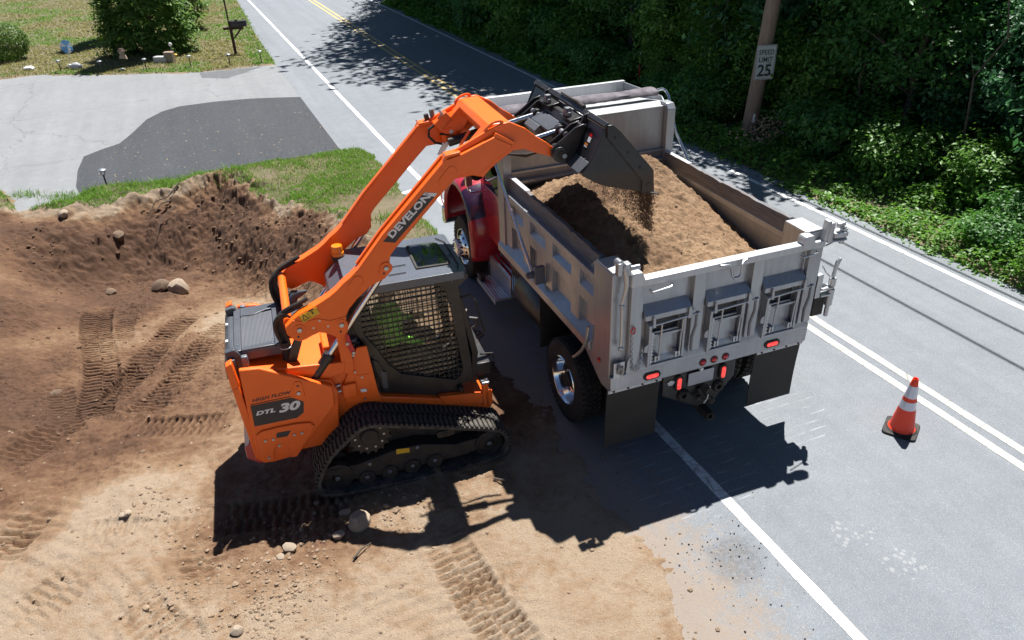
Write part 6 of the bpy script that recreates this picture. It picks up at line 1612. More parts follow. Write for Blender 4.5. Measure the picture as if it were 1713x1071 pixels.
# ground cover along the right verge (leaves too many to count)
def scatter_leaves(name, n, latr, alr, size, hmax, mat, seed, dens=None):
    g = np.random.default_rng(seed)
    la = latr[0] + (latr[1] - latr[0]) * g.random(n); al = alr[0] + (alr[1] - alr[0]) * g.random(n) ** 1.35
    x = la * RR[0] + al * RF[0]; y = la * RR[1] + al * RF[1]
    cl = fbm(x, y, 1.7, 4, seed)
    ed = (la - latr[0]) + .35 * fbm(x, y, .9, 3, seed + 1)
    keep = (ed > .02) & (cl > -.55 + .2 * g.random(n))
    x, y, cl, ed = x[keep], y[keep], cl[keep], ed[keep]
    z = heights(x, y, False)[0]
    top = np.clip(hmax * (.45 + 1.3 * cl) * np.clip(ed * 1.3, .15, 1), .04, 2)
    z = z + top * (1 - .75 * g.random(len(x)) ** 1.6)
    P = np.stack([x, y, z], 1); N = g.normal(size=P.shape) * .45 + np.array([0, 0, 1])
    dist = np.hypot(x, y)
    S = size * (.6 + .8 * g.random(len(x))) * np.clip(dist / 14, .8, 2.2)
    o = bpy.data.objects.new(name, leaves_mesh(name, P, N, S, mat, .6, .25, .1, rng=g)); COL.objects.link(o)
    return o
stuff(scatter_leaves('ground_cover', 90000, (10.60, 13.8), (1.5, 44), .085, .42, 'leaf_b', 5), 'dense leafy ground cover along the right verge', 'ground cover')
stuff(scatter_leaves('ground_cover', 26000, (12.2, 17.5), (0, 34), .14, .6, 'leaf', 6), 'dark ferny undergrowth on the wood floor', 'undergrowth')

# grass -------------------------------------------------------------------
def blades(name, x, y, z, h, w, mat, g, lean=.5):
    n = len(x); a = g.random(n) * 2 * PI; b_ = g.random(n) * 2 * PI
    s = np.stack([np.cos(a), np.sin(a), np.zeros(n)], 1) * w[:, None] * .5
    d = np.stack([np.cos(b_), np.sin(b_), np.zeros(n)], 1) * (h * lean * g.random(n))[:, None]
    base = np.stack([x, y, z - .005], 1); up = np.zeros((n, 3)); up[:, 2] = h
    v = np.stack([base - s, base + s, base + s * .7 + d * .35 + up * .6, base - s * .7 + d * .35 + up * .6, base + d + up], 1).reshape(-1, 3)
    k = np.arange(n)[:, None] * 5
    F = (k[:, :, None] + np.array([[0, 1, 2], [0, 2, 3], [3, 2, 4]])[None]).reshape(-1, 3)
    me = bpy.data.meshes.new(name)
    me.vertices.add(len(v)); me.vertices.foreach_set('co', v.astype(np.float32).ravel())
    me.loops.add(F.size); me.loops.foreach_set('vertex_index', F.astype(np.int32).ravel())
    me.polygons.add(len(F)); me.polygons.foreach_set('loop_start', np.arange(0, F.size, 3, dtype=np.int32))
    me.materials.append(M[mat]); me.update()
    o = bpy.data.objects.new(name, me); COL.objects.link(o); return o
g = np.random.default_rng(3)
n = 210000
x = -11.5 + 10.6 * g.random(n); y = 11.0 + 7.5 * g.random(n)
lat, al = x * RR[0] + y * RR[1], x * RF[0] + y * RF[1]
zz_, mo_, gr_ = heights(x, y, False); dd = rim_dist(x, y)
thin = fbm(x, y, 1.1, 4, 70) + .35 * fbm(x, y, 4, 3, 71)
bare = np.exp(-((x + 2.3) ** 2 / 1.4 + (y - 13.2) ** 2 / 1.6)) * .9
edge = np.exp(-(np.interp(lat, *AL_B) - al) ** 2 / .15) * .4
dens = np.clip(.62 + 1.0 * thin - bare + edge - .5 * (x < -7.2) * (np.interp(lat, *AL_B) - al > .9), 0, 1)
keep = (gr_ > .45) & (zz_ > 0) & (g.random(n) < dens) & (lat < 3.62) & (al < np.interp(lat, *AL_B) + .06)
xk, yk, zk, tk = x[keep], y[keep], zz_[keep], thin[keep]; n = len(xk)
dry_ = g.random(n) < .12 + .5 * np.clip(-tk, 0, 1)
stuff(blades('verge_grass', xk[dry_], yk[dry_], zk[dry_], .03 + .05 * g.random(int(dry_.sum())), .008 + .007 * g.random(int(dry_.sum())), 'grass_dry', g, 1.4), 'withered pale grass among the green of the verge', 'grass')
xk, yk, zk, tk = xk[~dry_], yk[~dry_], zk[~dry_], tk[~dry_]; n = len(xk)
stuff(blades('verge_grass', xk, yk, zk, .025 + .05 * g.random(n) ** 1.5 + .05 * np.clip(tk, 0, 1), .009 + .008 * g.random(n), 'grass', g, 1.3), 'bright green grass on the verge between driveway and pit', 'grass')
# taller tufts along the rim and in the bank
n = 1900; cx_ = np.array([(-5.941, 15.830), (-9.058, 15.510), (-10.514, 15.596), (-8.307, 15.729), (-4.248, 14.614), (-2.174, 13.228), (-9.664, 15.426), (-6.906, 16.043), (-7.608, 15.961)])
k = g.integers(0, len(cx_), n); x = cx_[k, 0] + g.normal(size=n) * .20; y = cx_[k, 1] + g.normal(size=n) * .11
stuff(blades('verge_grass', x, y, heights(x, y, False)[0], .06 + .13 * g.random(n), .010 + .008 * g.random(n), 'grass', g, 1.3), 'long grass tufts hanging over the rim of the pit', 'grass')
n = 120000
la = -14 + 17.5 * g.random(n); al = 29 + 31 * g.random(n) ** 1.5
x, y = la * RR[0] + al * RF[0], la * RR[1] + al * RF[1]
zz_, mo_, gr_ = heights(x, y, False); at_k = np.interp(la, *AL_T)
cl = fbm(x, y, .5, 4, 81)
keep = (al > at_k + .05) & (la < np.interp(al, [29, 36.8, 50], [3.05, 3.2, 3.6]))
x, y, z, cl, la, al = x[keep], y[keep], zz_[keep], cl[keep], la[keep], al[keep]; n = len(x)
green = (cl + .4 * (la > 2.2) + .35 * (al - np.interp(la, *AL_T) < .8) + .3 * (la < -6) * (al > 36) + .25 * g.random(n)) > .32
for nm, sel, mt in (('green grass patches in the dry front lawn', green, 'grass'), ('dry yellowish lawn in front of the evergreen trees', ~green, 'grass_dry')):
    m_ = int(sel.sum()); stuff(blades('lawn_grass', x[sel], y[sel], z[sel], .03 + .05 * g.random(m_), .022 + .03 * g.random(m_), mt, g, 1.6), nm, 'lawn')

# evergreen trees and the clipped bush on the lawn ---------------------------
def conifer(name, label, x, y, h, r, n, seed, mat='needle', size=.17, z0=.05, power=.75):
    g = np.random.default_rng(seed); o = thing(name, label, 'evergreen', (x, y, gz_at(x, y)), 0)
    ncl = n // 34; t = g.random(ncl); a = g.random(ncl) * 2 * PI
    rad = r * (1 - t) ** power * (.72 + .3 * g.random(ncl)) * (1 + .12 * np.sin(3 * a + seed) + .08 * np.sin(7 * a))
    C = np.stack([rad * np.cos(a), rad * np.sin(a), z0 + h * t], 1)
    k = np.repeat(np.arange(ncl), 34)
    out = np.stack([np.cos(a), np.sin(a), -.25 * np.ones(ncl)], 1)
    P = C[k] + out[k] * (g.random(len(k)) - .65)[:, None] * .42 + g.normal(size=(len(k), 3)) * np.array([.14, .14, .07])
    N = np.array([0, 0, 1.0]) + out[k] * .5 + g.normal(size=(len(k), 3)) * .3
    P[:, 2] = np.maximum(P[:, 2], .03)
    me = leaves_mesh('crown', P, N, size * (.6 + .8 * g.random(len(k))), mat, .42, .2, .25, rng=g)
    c = bpy.data.objects.new('crown', me); COL.objects.link(c); c.parent = o
    tm = trunk_mesh('trunk', h * .9, .09, 14, seed, r * .6); c = bpy.data.objects.new('trunk', tm); COL.objects.link(c); c.parent = o
    return o
x, y = (-13.932, 31.522); conifer('evergreen_tree', 'large dark evergreen tree in the middle of the front lawn', x, y + .3, 7.5, 1.5, 24000, 2, size=.20)
x, y = (-16.928, 34.961); conifer('evergreen_tree', 'second evergreen tree behind the left side of the large one', x, y + 1.0, 7.5, 1.25, 9000, 4, size=.2)
x, y = (-15.431, 31.311); conifer('evergreen_bush', 'small bright evergreen bush at the left foot of the large evergreen', x, y, 2.3, .62, 3500, 6, 'hedge', .13)
x, y = (-14.657, 35.990); conifer('evergreen_tree', 'evergreen tree behind the right side of the large one', x, y + 1.4, 6.5, .9, 6000, 8, size=.2)
gb = np.random.default_rng(9); nb = 9000
d = gb.normal(size=(nb, 3)); d /= np.linalg.norm(d, axis=1, keepdims=True); r_ = .86 + .16 * gb.random(nb)
Pb = d * r_[:, None] * np.array([.92, .85, .72]) + np.array([0, 0, .70]); Pb[:, 2] = np.maximum(Pb[:, 2], .03)
x, y = (-19.700, 30.897)
bo = thing('clipped_bush', 'round clipped green bush at the left edge of the lawn', 'bush', (x - .1, y + .5, gz_at(x, y)))
c = bpy.data.objects.new('foliage', leaves_mesh('foliage', Pb, d + gb.normal(size=(nb, 3)) * .5 + np.array([0, 0, .4]), .07 * (.6 + .8 * gb.random(nb)), 'hedge', .5, rng=gb)); COL.objects.link(c); c.parent = bo
c = bpy.data.objects.new('stems', trunk_mesh('stems', .9, .03, 8, 2, .6)); COL.objects.link(c); c.parent = bo


# ================================================================== SMALL THINGS
# --- soil load in the truck bed -----------------------------------------
SOILC = [(.15, 2.98, 2.12), (.6, 2.98, 2.20), (1.2, 2.98, 2.24), (1.9, 2.98, 2.24), (2.3, 2.98, 2.14), (.2, 2.46, 2.28), (.6, 2.3, 2.42), (1.25, 2.45, 2.53), (1.69, 2.40, 2.60), (1.72, 2.13, 2.58), (1.2, 1.9, 2.50), (.6, 1.6, 2.42), (.15, 1.9, 2.28), (.15, 1.2, 2.26), (.5, 1.0, 2.38), (1.1, 1.2, 2.40), (.45, .4, 2.28), (.15, .3, 2.12), (1.0, .5, 2.24), (1.0, .1, 2.08), (1.6, 1.3, 2.32), (2.0, 1.5, 2.16), (2.3, 2.6, 2.12), (2.3, 2.1, 2.06), (2.3, 1.63, 2.02), (2.3, .9, 1.88), (1.4, .7, 2.22), (1.9, .6, 2.02), (1.8, .1, 1.93), (2.3, .2, 1.78)]
SFIT = tps_fit(SOILC)
sx_, sy_ = np.meshgrid(np.linspace(.12, W - .12, 190), np.linspace(.06, 3.04, 250))
xs, ys = sx_.ravel(), sy_.ravel()
zs = tps_eval(SFIT, xs, ys) + .05 * fbm(xs, ys, 3.2, 4, 5) + .045 * fbm(xs, ys, 12, 4, 6, .65) + .05 * np.clip(.45 - worley(xs, ys, 7, 9), -.1, .5) * np.clip(fbm(xs, ys, 1.5, 3, 2) + .4, 0, 1)
sme = grid_mesh('soil_load', sx_, sy_, zs)
sat = sme.attributes.new('moist', 'FLOAT', 'POINT')
sm_ = .30 + .5 * fbm(xs, ys, 1.4, 4, 33) + .35 * np.exp(-((xs - .7) ** 2 + (ys - 1.7) ** 2) / .5) - .15 * np.exp(-((xs - 1.5) ** 2 + (ys - .9) ** 2) / .5)  # heap tone: darker left of centre, paler towards the rear
sat.data.foreach_set('value', np.clip(sm_, 0, 1).astype(np.float32))
sme.attributes.new('grassy', 'FLOAT', 'POINT')
sme.materials.append(M['soil_load'])
so = bpy.data.objects.new('soil_load', sme); COL.objects.link(so)
so.location = (0.96095, 6.15268, 0); so.rotation_euler = (0, 0, .35037)
tag(so, 'heap of brown sandy soil filling the silver dump body', 'soil heap')
TM = Matrix.Translation((0.96095, 6.15268, 0)) @ Matrix.Rotation(.35037, 4, 'Z')
def soil_z(x, y): return float(tps_eval(SFIT, np.array([x]), np.array([y]))[0])

# --- stones and clods ----------------------------------------------------
def rock_geo(b, c, r, rg, mat=0, sc=(1, 1, .7)):
    ico = ROCK_V; n = len(ico); off = [1 + rg.uniform(-.28, .22) for _ in range(n)]
    a = rg.uniform(0, 6.28); ca, sa = math.cos(a), math.sin(a)
    v = []
    for (x, y, z), k in zip(ico, off):
        x, y, z = x * k * sc[0] * r, y * k * sc[1] * r, z * k * sc[2] * r
        v.append((c[0] + x * ca - y * sa, c[1] + x * sa + y * ca, c[2] + z))
    b.add(v, ROCK_F, mat)
def ico_base(sub):
    bm = bmesh.new(); bmesh.ops.create_icosphere(bm, subdivisions=sub, radius=1)
    v = [tuple(p.co) for p in bm.verts]; f = [tuple(q.index for q in fc.verts) for fc in bm.faces]; bm.free(); return v, f
ROCK_V, ROCK_F = ico_base(1)
g = np.random.default_rng(17)
M['clod'] = paint('dry earth clod', (.27, .19, .125), .95, var=.4, scale=12)
M['clod_dark'] = paint('moist earth clod', (.15, .085, .046), .95, var=.4, scale=12)
def clods(name, X, Y, R, mat, rg, label):
    b = MB(); Z = np.maximum(heights(X, Y, True)[0], np.where(X * RR[0] + Y * RR[1] > 2.45, 0.0, -9))
    for x, y, z, r in zip(X, Y, Z, R): rock_geo(b, (x, y, z + r * .12), r, rg)
    stuff(b.build(name, mat, None, smooth=False), label, 'soil clods')
rg = random.Random(8)
N_ = 1900
cc = np.array([(-2.409, 4.977), (-2.241, 4.759), (-2.207, 5.344), (-1.520, 5.553), (-1.043, 5.699), (-2.293, 4.433), (-2.262, 4.625), (-2.352, 4.867), (-2.270, 4.248), (-3.901, 5.839), (-3.118, 5.387), (-1.875, 5.488), (-3.129, 4.596)])
k = g.integers(0, len(cc), N_); X = np.concatenate([cc[k, 0] + g.normal(size=N_) * .26, -6.5 + 8.6 * g.random(900)]); Y = np.concatenate([cc[k, 1] + g.normal(size=N_) * .2, 3.6 + 4.4 * g.random(900)])
R_ = .004 + .020 * g.random(len(X)) ** 4 + .014 * (g.random(len(X)) > .97)
X = np.concatenate([X, [road(a_, b_)[0] for a_, b_ in zip(2.75 + .28 * g.normal(size=900), 1.5 + 8 * g.random(900))]]); Y = np.concatenate([Y, np.zeros(900)]); q_ = np.random.default_rng(5)
la_, al_ = 2.72 + .26 * q_.normal(size=900), 2.0 + 7.5 * q_.random(900); X[-900:] = la_ * RR[0] + al_ * RF[0]; Y[-900:] = la_ * RR[1] + al_ * RF[1]; R_ = np.concatenate([R_, .002 + .008 * q_.random(900) ** 4])
okk = (X * RR[0] + Y * RR[1]) < 3.6
clods('soil_clods', X[okk], Y[okk], R_[okk], 'clod', rg, 'small dry clods and pebbles scattered over the sandy foreground')
N_ = 3600; X = -9.6 + 7.2 * g.random(N_); Y = 11.0 + 4.6 * g.random(N_); R_ = .006 + .042 * g.random(N_) ** 6
dd_ = rim_dist(X, Y); okk = (dd_ > .02) & (dd_ < 1.0 + 1.2 * g.random(N_)) & (fbm(X, Y, 1.6, 3, 14) > -.12)
clods('soil_clods', X[okk], Y[okk], R_[okk], 'clod_dark', rg, 'crumbled moist clods lying down the cut bank of the pit')
N_ = 2600; X = -9.8 + 8.2 * g.random(N_); Y = 7.4 + 7.0 * g.random(N_); R_ = .005 + .035 * g.random(N_) ** 5
okk = (rim_dist(X, Y) > .1) & (fbm(X, Y, 1.2, 3, 4) > -.05) & ((X * RR[0] + Y * RR[1]) < 2.6)
clods('soil_clods', X[okk], Y[okk], R_[okk], 'clod_dark', rg, 'small moist clods scattered over the pit floor and bank')
X = np.concatenate([(1.957, 4.923)[0] + g.normal(size=70) * .22, 1.2 + 1.4 * g.random(60)]); Y = np.concatenate([(1.957, 4.923)[1] + g.normal(size=70) * .2, 3.9 + 2.0 * g.random(60)])
b = MB()
for x, y in zip(X, Y): r = .004 + .008 * g.random() ** 2; rock_geo(b, (x, y, r * .5), r, rg)
stuff(b.build('road_crumbs', 'black', None, smooth=False), 'black asphalt crumbs by the road edge line', 'asphalt crumbs')
def rock(name, label, px, r, mat='rock', sc=(1, .8, .65), rot=0):
    b = MB(); V2, F2 = ico_base(2); rr2 = random.Random(int(px[0] * 1000) & 0xffff)
    ph = [rr2.uniform(0, 6.28) for _ in range(6)]
    v = []
    for (x, y, z) in V2:
        k = 1 + .16 * math.sin(2.3 * x + ph[0]) * math.cos(2.1 * y + ph[1]) + .12 * math.sin(3.7 * z + ph[2]) + rr2.uniform(-.05, .05)
        x, y, z = x * k, y * k, max(min(z * k, .80), -.9); x = max(min(x, .92), -.92)
        v.append((x * sc[0] * r, y * sc[1] * r, z * sc[2] * r))
    b.add(v, F2); o = b.build(name, mat, None, angle=25)
    z = float(heights(np.array([px[0]]), np.array([px[1]]), True)[0][0]); o.location = (px[0], px[1], z + r * sc[2] * .45); o.rotation_euler = (rr2.uniform(-.3, .3), rr2.uniform(-.3, .3), rot)
    tag(o, label, 'rock', 'loose rocks'); return o
M['rock_dark'] = paint('soil covered stone', (.16, .105, .07), .95, var=.35, scale=8)
M['rock_pale'] = paint('pale broken stone', (.33, .255, .185), .9, var=.3, scale=6)
for lb, px, r, mt, sc in (
    ('pale angular boulder lying on the pit floor', (-6.321, 12.610), .21, 'rock_pale', (.8, .9, 1.0)), ('brown boulder touching the left of the pale angular boulder', (-6.650, 12.615), .17, 'rock_dark', (1, .9, .8)),
    ('dark soil covered stone left of the two boulders', (-7.764, 12.868), .11, 'rock_dark', (1, .8, .8)), ('round tan stone lying in the loader shadow edge', (-1.621, 5.492), .135, 'rock', (1, .8, .85)),
    ('small grey stone below the round tan stone', (-1.797, 5.324), .06, 'rock', (.8, 1, .7)), ('grey pebble stone just above the round tan stone', (-1.797, 5.667), .06, 'rock', (.8, 1, .9)), ('flat stone in the dark mound at the left', (-6.343, 8.462), .09, 'rock_dark', (1.1, .8, .6)),
    ('rounded lump high in the left bank', (-7.954, 14.112), .12, 'rock_dark', (1, .9, .9)), ('brown stone half buried in the bank below the rim', (-9.058, 14.314), .12, 'rock', (1.1, .8, .7)), ('pale pebble left of the track rut', (-4.060, 5.693), .05, 'rock', (1.2, .8, .7)), ('small stone beside the pale pebble', (-4.090, 5.661), .04, 'rock', (1, .8, .7)), ('tan stone in the clod trail at the bottom', (-2.502, 4.275), .06, 'rock', (1, .9, .8)), ('brown stone in the middle of the clod trail', (-2.260, 5.192), .065, 'rock', (1.1, .9, .7)), ('grey stone near the twig below the loader', (-2.321, 5.082), .04, 'rock', (1, .9, .8)), ('black asphalt lump beside the road edge line', (2.062, 4.452), .045, 'black', (1.1, .8, .7))):
    rock('rock', lb, px, r, mt, sc, rg.uniform(0, 3))
# twigs and roots
def stick(name, label, pts, r, cat='twig'):
    P = []
    for (x, y, dz) in pts:
        P.append((x, y, float(heights(np.array([x]), np.array([y]), True)[0][0]) + dz))
    o = MB().tube(P, [r * (1 - .6 * i / (len(P) - 1)) for i in range(len(P))], 6).build(name, 'bark', None); tag(o, label, cat, 'twigs and roots'); return o
stick('twig', 'thin twig lying on the sand below the loader', [(-1.605, 5.027) + (.03,), (-1.539, 5.121) + (.05,), (-1.457, 5.200) + (.02,)], .012)
stick('twig', 'forked dry twig in front of the loader track', [(-0.260, 6.062) + (.02,), (-0.137, 5.991) + (.06,), (-0.053, 6.023) + (.03,), (-0.181, 6.200) + (.05,)], .012)
stick('root', 'long pale root hanging over the pit rim', [(-7.083, 15.469) + (.08,), (-7.229, 15.104) + (.16,), (-7.427, 14.923) + (.15,), (-7.553, 14.702) + (.05,)], .02, 'root')
stick('root', 'short pale root sticking out of the bank', [(-7.176, 15.099) + (.10,), (-7.298, 14.886) + (.18,), (-7.382, 14.710) + (.10,)], .018, 'root')
stick('root', 'dark root hanging straight down the bank', [(-7.066, 14.975) + (.10,), (-7.245, 14.574) + (.10,), (-7.306, 14.214) + (.06,)], .012, 'root')
# soil falling from the bucket lip: loose grains, too many to count
b = MB(); LMX = Matrix.Translation((-1.18889, 6.09089, 0)) @ Matrix.Rotation(.3014, 4, 'Z')
for i in range(9000):
    t = rg.random(); yl = .02 + 1.86 * (rg.choice([.015, .03, .05, .05, .08, .10, .13, .13, .18, .24, .32, .45, .6]) + rg.gauss(0, .018))
    if rg.random() < .25: yl = .02 + 1.86 * rg.random()
    xl = 2.74 + rg.gauss(0, .018) + .02 * t; zl = 2.90 - .42 * t ** 1.4
    p = LMX @ Vector((xl, yl, zl)); rock_geo(b, p, .002 + .004 * rg.random() ** 3, rg, 0, (.9, .9, 2.0))
stuff(b.build('falling_soil', 'clod_dark', None, smooth=False), 'loose soil trickling from the bucket lip onto the heap', 'falling soil')
bs = MB()                                                            # clods on the heap
for i in range(150):
    x, y = rg.uniform(.2, W - .2), rg.uniform(.15, 2.95); r = .005 + .02 * rg.random() ** 4; p = TM @ Vector((x, y, soil_z(x, y) + r * .3)); rock_geo(bs, p, r, rg)
stuff(bs.build('soil_clods', 'clod', None, smooth=False), 'small clods lying on the soil heap in the truck', 'soil clods')

# --- traffic cone -----------------------------------------------------------
def mk_cone():
    n = NT('fluorescent cone plastic'); c = n.coord(); nz = n.noise(14, 4, .6, c)
    return n.done(n.bsdf(n.mix(nz, (.90, .045, .012), (.95, .065, .02)), .5, bump=nz, bstr=.05, bdist=.004))
M['cone'] = mk_cone()
def mk_reflect():
    n = NT('reflective sleeve'); c = n.coord(); v = n.voro(120, c); nz = n.noise(5, 3, .6, c)
    return n.done(n.bsdf(n.mix(nz, (.55, .53, .60), (.78, .78, .80)), .3, .25, bump=v, bstr=.1, bdist=.003))
M['reflect'] = mk_reflect()
cone = thing('traffic_cone', 'orange traffic cone with two white reflective bands on the road', 'traffic cone', (4.439, 6.679, 0), .95)
MB().prism(rrect(-.18, .18, -.18, .18, .05, 5), 0.0, .028, 'z').lathe([(.165, .028), (.155, .040), (.14, .042)], (0, 0, 0), (0, 0, 1), 32).build('base', 'rubber', cone, .008)
def crad(z): return .135 - (.135 - .030) * (z - .04) / .68
MB().lathe([(.15, .03), (.142, .05)] + [(crad(z), z) for z in (.06, .2, .35, .5, .65, .715)] + [(.026, .72), (.020, .715), (.020, .66)], (0, 0, 0), (0, 0, 1), 40).build('cone_body', 'cone', cone)
for z0, z1 in ((.33, .43), (.48, .63)):
    MB().lathe([(crad(z) + .0025, z) for z in (z0, (z0 + z1) / 2, z1)], (0, 0, 0), (0, 0, 1), 40).build('reflective_band', 'reflect', cone)

# --- utility pole, speed sign, wires -----------------------------------------
px_, py_ = (5.870, 17.703)
pole = MB().tube([(0, 0, -.4), (0, 0, 0), (0.01, 0, 3), (.02, 0, 6), (.03, 0, 9.6)], [.185, .18, .165, .15, .13], 18).build('utility_pole', 'polewood', None, loc=(px_, py_, gz_at(px_, py_)))
tag(pole, 'brown wooden utility pole standing in the bushes', 'utility pole')
pole.rotation_euler = (0, .055, 0)
MB().bx(-.025, .025, -.192, -.174, .42, .62).build('pole_tag', 'white', pole)
MB().bx(-.17, -.15, -.10, -.06, 1.72, 1.84).build('pole_tag', 'plate_grey', pole)
MB().bx(-1.1, 1.1, -.22, -.12, 7.06, 7.18).build('cross_arm', 'polewood', pole, .01)
for x in (-.95, .0, .95): MB().lathe([(.03, 0), (.05, .03), (.03, .06), (.05, .09), (.03, .13), (.001, .14)], (x, -.17, 7.18), (0, 0, 1), 12).build('insulator', 'grille', pole)
M['sign_white'] = paint('faded sign face', (.50, .52, .48), .5, var=.1)
sg = thing('speed_sign', 'white speed limit sign fixed to the utility pole', 'road sign', (px_ + .11, py_ - .21, 1.47), .10)
MB().prism(rrect(-.235, .235, 0, .765, .03), -.004, 0, 'y').build('sign_panel', 'sign_white', sg)
def sframe(x, z): return Matrix.Translation((x, -.0055, z)) @ Matrix.Rotation(PI / 2, 4, 'X')
bo_ = rrect(-.222, .222, .013, .752, .025); bi_ = rrect(-.214, .214, .021, .744, .02)
MB().prism(bo_, -.0062, -.0045, 'y', holes=[bi_]).build('sign_border', 'decal_grey', sg)
text_mesh('sign_lettering', 'SPEED', .150, 'decal_grey', sg, sframe(0, .555), 0, .0008, .86, .003, 1.05, 'CENTER')
text_mesh('sign_lettering', 'LIMIT', .150, 'decal_grey', sg, sframe(0, .395), 0, .0008, .90, .003, 1.05, 'CENTER')
text_mesh('sign_number', '25', .36, 'decal_grey', sg, sframe(0, .085), 0, .0008, .95, .008, 1.0, 'CENTER')
for z in (.70, .05): MB().cyl((0, -.004, z), (0, -.012, z), .012, n=8).build('sign_bolt', 'bolt', sg)
for i, x in enumerate((-.95, .0, .95)):
    P = []
    a, c = Vector((px_ + x * .9, py_ - .12, 7.3)), Vector((px_ + 14 + x * .9, py_ - 36, 7.3))
    for sgn, e in ((1, c),):
        for k in range(25): t = k / 24; p = a.lerp(e, t); p.z -= 0.5 * 4 * t * (1 - t); P.append(p)
    # the line runs on along the right side of the road
    Q = []
    e = Vector((px_ - 15 + x * .9, py_ + 38, 7.3))
    for k in range(24, 0, -1): t = k / 24; p = a.lerp(e, t); p.z -= 0.5 * 4 * t * (1 - t); Q.append(p)
    o = MB().tube(Q + P, .024, 6).build('power_line', 'rubber', None)
    tag(o, ('power line cable nearest the road', 'middle power line cable above the verge', 'power line cable nearest the wood')[i], 'cable', 'overhead cables')
# red marker stake on the verge
x, y = (4.078, 22.891)
stk_ = thing('marker_stake', 'thin red marker stake with white tip on the verge behind the truck', 'marker stake', (x, y, gz_at(x, y)))
MB().cyl((0, 0, -.1), (0, 0, .95), .022, n=8).build('stake', 'red_lever', stk_); MB().cyl((0, 0, .95), (0, 0, 1.02), .022, n=8).build('tip', 'white', stk_)

# --- mailbox and garden things on the lawn ------------------------------------
x, y = (-10.544, 30.918)
mb = thing('mailbox', 'black arched mailbox on a dark red wooden post', 'mailbox', (x, y, gz_at(x, y)), .15)
post = MB().bx(-.05, .05, -.05, .05, -.1, 1.25).build('post', 'wood_dark', mb, .006)
MB().bx(-.28, .48, -.045, .045, .93, 1.02).build('cross_beam', 'wood_dark', post, .006)
MB().prism([(.04, .62), (.12, .62), (.42, .93), (.33, .93)], -.04, .04, 'y').build('brace', 'wood_dark', post, .004)
arch = [(-.10, 0), (.10, 0), (.10, .13)] + [(.10 * math.cos(t), .13 + .10 * math.sin(t)) for t in [PI * k / 10 for k in range(1, 10)]] + [(-.10, .13)]
bxo = MB().prism(arch, .05, .62, 'x', X=Matrix.Translation((0, 0, 1.03))).build('box', 'black', mb, .008)
MB().prism([(p[0] * 1.05, p[1] * 1.03) for p in arch], .62, .635, 'x', X=Matrix.Translation((0, 0, 1.03))).build('box_door', 'black', mb, .004)
MB().bx(.3, .32, -.13, -.115, 1.10, 1.30).bx(.22, .32, -.13, -.115, 1.22, 1.30).build('flag', 'decal_grey', mb)
MB().cyl((-.04, .08, 1.2), (-.05, .08, 3.4), .03, n=10).build('pole_behind', 'wood_dark', mb)
MB().tube([(-.06, -.02, .90), (-.18, -.03, .85), (-.24, -.03, .78), (-.20, -.03, .72), (-.12, -.03, .74)], .010, 6).build('bracket_hook', 'black', mb)
M['lamp_metal'] = paint('dark lamp plastic', (.03, .03, .032), .5)
def lamp(px, py, label, h=.40):
    t = thing('solar_lamp', label, 'garden lamp', (px, py, gz_at(px, py)), 0, 'solar garden lamps')
    MB().cyl((0, 0, -.1), (0, 0, h - .10), .018, n=8).build('stake', 'lamp_metal', t)
    MB().lathe([(.03, h - .12), (.06, h - .02), (.06, h)], (0, 0, 0), (0, 0, 1), 14).build('lens', 'glass', t)
    MB().lathe([(.09, h), (.085, h + .02), (.04, h + .04), (.001, h + .042)], (0, 0, 0), (0, 0, 1), 14).build('cap', 'silver', t)
for pt, lb in (((-16.314, 28.639), 'solar lamp leftmost by the round clipped bush'), ((-14.618, 28.267), 'solar lamp between the white figure and the painted garden figure'), ((-13.016, 28.305), 'solar lamp in front of the large evergreen tree'), ((-11.525, 28.666), 'solar lamp at the right foot of the large evergreen'), ((-10.019, 28.519), 'solar lamp just left of the mailbox post foot'), ((-8.997, 28.972), 'solar lamp nearest the road at the lawn corner'), ((-8.953, 16.039), 'solar lamp standing in the grass at the pit rim')):
    lamp(*pt, lb)
x, y = (-16.506, 29.702)
pwl = thing('pinwheel', 'blue and white pinwheel on a stick on the lawn', 'pinwheel', (x, y, gz_at(x, y)))
MB().cyl((0, 0, -.1), (.12, 0, .72), .010, n=6).build('stick', 'white', pwl)
M['blue_paint'] = paint('sky blue plastic', (.16, .42, .72), .4)
for k in range(8):
    a = 2 * PI * k / 8; c_, s_ = math.cos(a), math.sin(a); c2, s2 = math.cos(a + .7), math.sin(a + .7)
    MB().add([(.12, -.02, .72), (.12 + .26 * c_, -.03, .72 + .26 * s_), (.12 + .24 * c2, -.08, .72 + .24 * s2), (.12 + .1 * c2, .02, .72 + .1 * s2)], [(0, 1, 2), (0, 2, 3)]).build('vane', 'blue_paint' if k % 3 else 'white', pwl, smooth=False)
x, y = (-15.932, 29.084)
tt = thing('garden_figure', 'small white stone animal figure below the pinwheel', 'garden figure', (x, y, gz_at(x, y)), -.2)
MB().sphere((0, 0, .10), .20, 14, sc=(1.1, .7, .75)).build('body', 'plate_grey', tt); MB().sphere((-.27, 0, .12), .075, 10).build('head', 'white', tt)
x, y = (-13.908, 28.651)
ff = thing('garden_figure', 'painted brown garden figure on a thin stick beside the evergreen', 'garden figure', (x, y, gz_at(x, y)))
MB().cyl((0, 0, -.1), (0, 0, .42), .012, n=6).build('stick', 'wood_dark', ff); MB().sphere((0, 0, .60), .11, 12, sc=(1, .6, 1)).prism([(-.12, .40), (.14, .38), (.10, .52), (-.10, .52)], -.05, .05, 'y').build('figure', 'rock', ff)
MB().lathe([(.14, .66), (.10, .70), (.08, .74), (.001, .75)], (0, 0, 0), (0, 0, 1), 14).build('hat', 'wood_dark', ff)
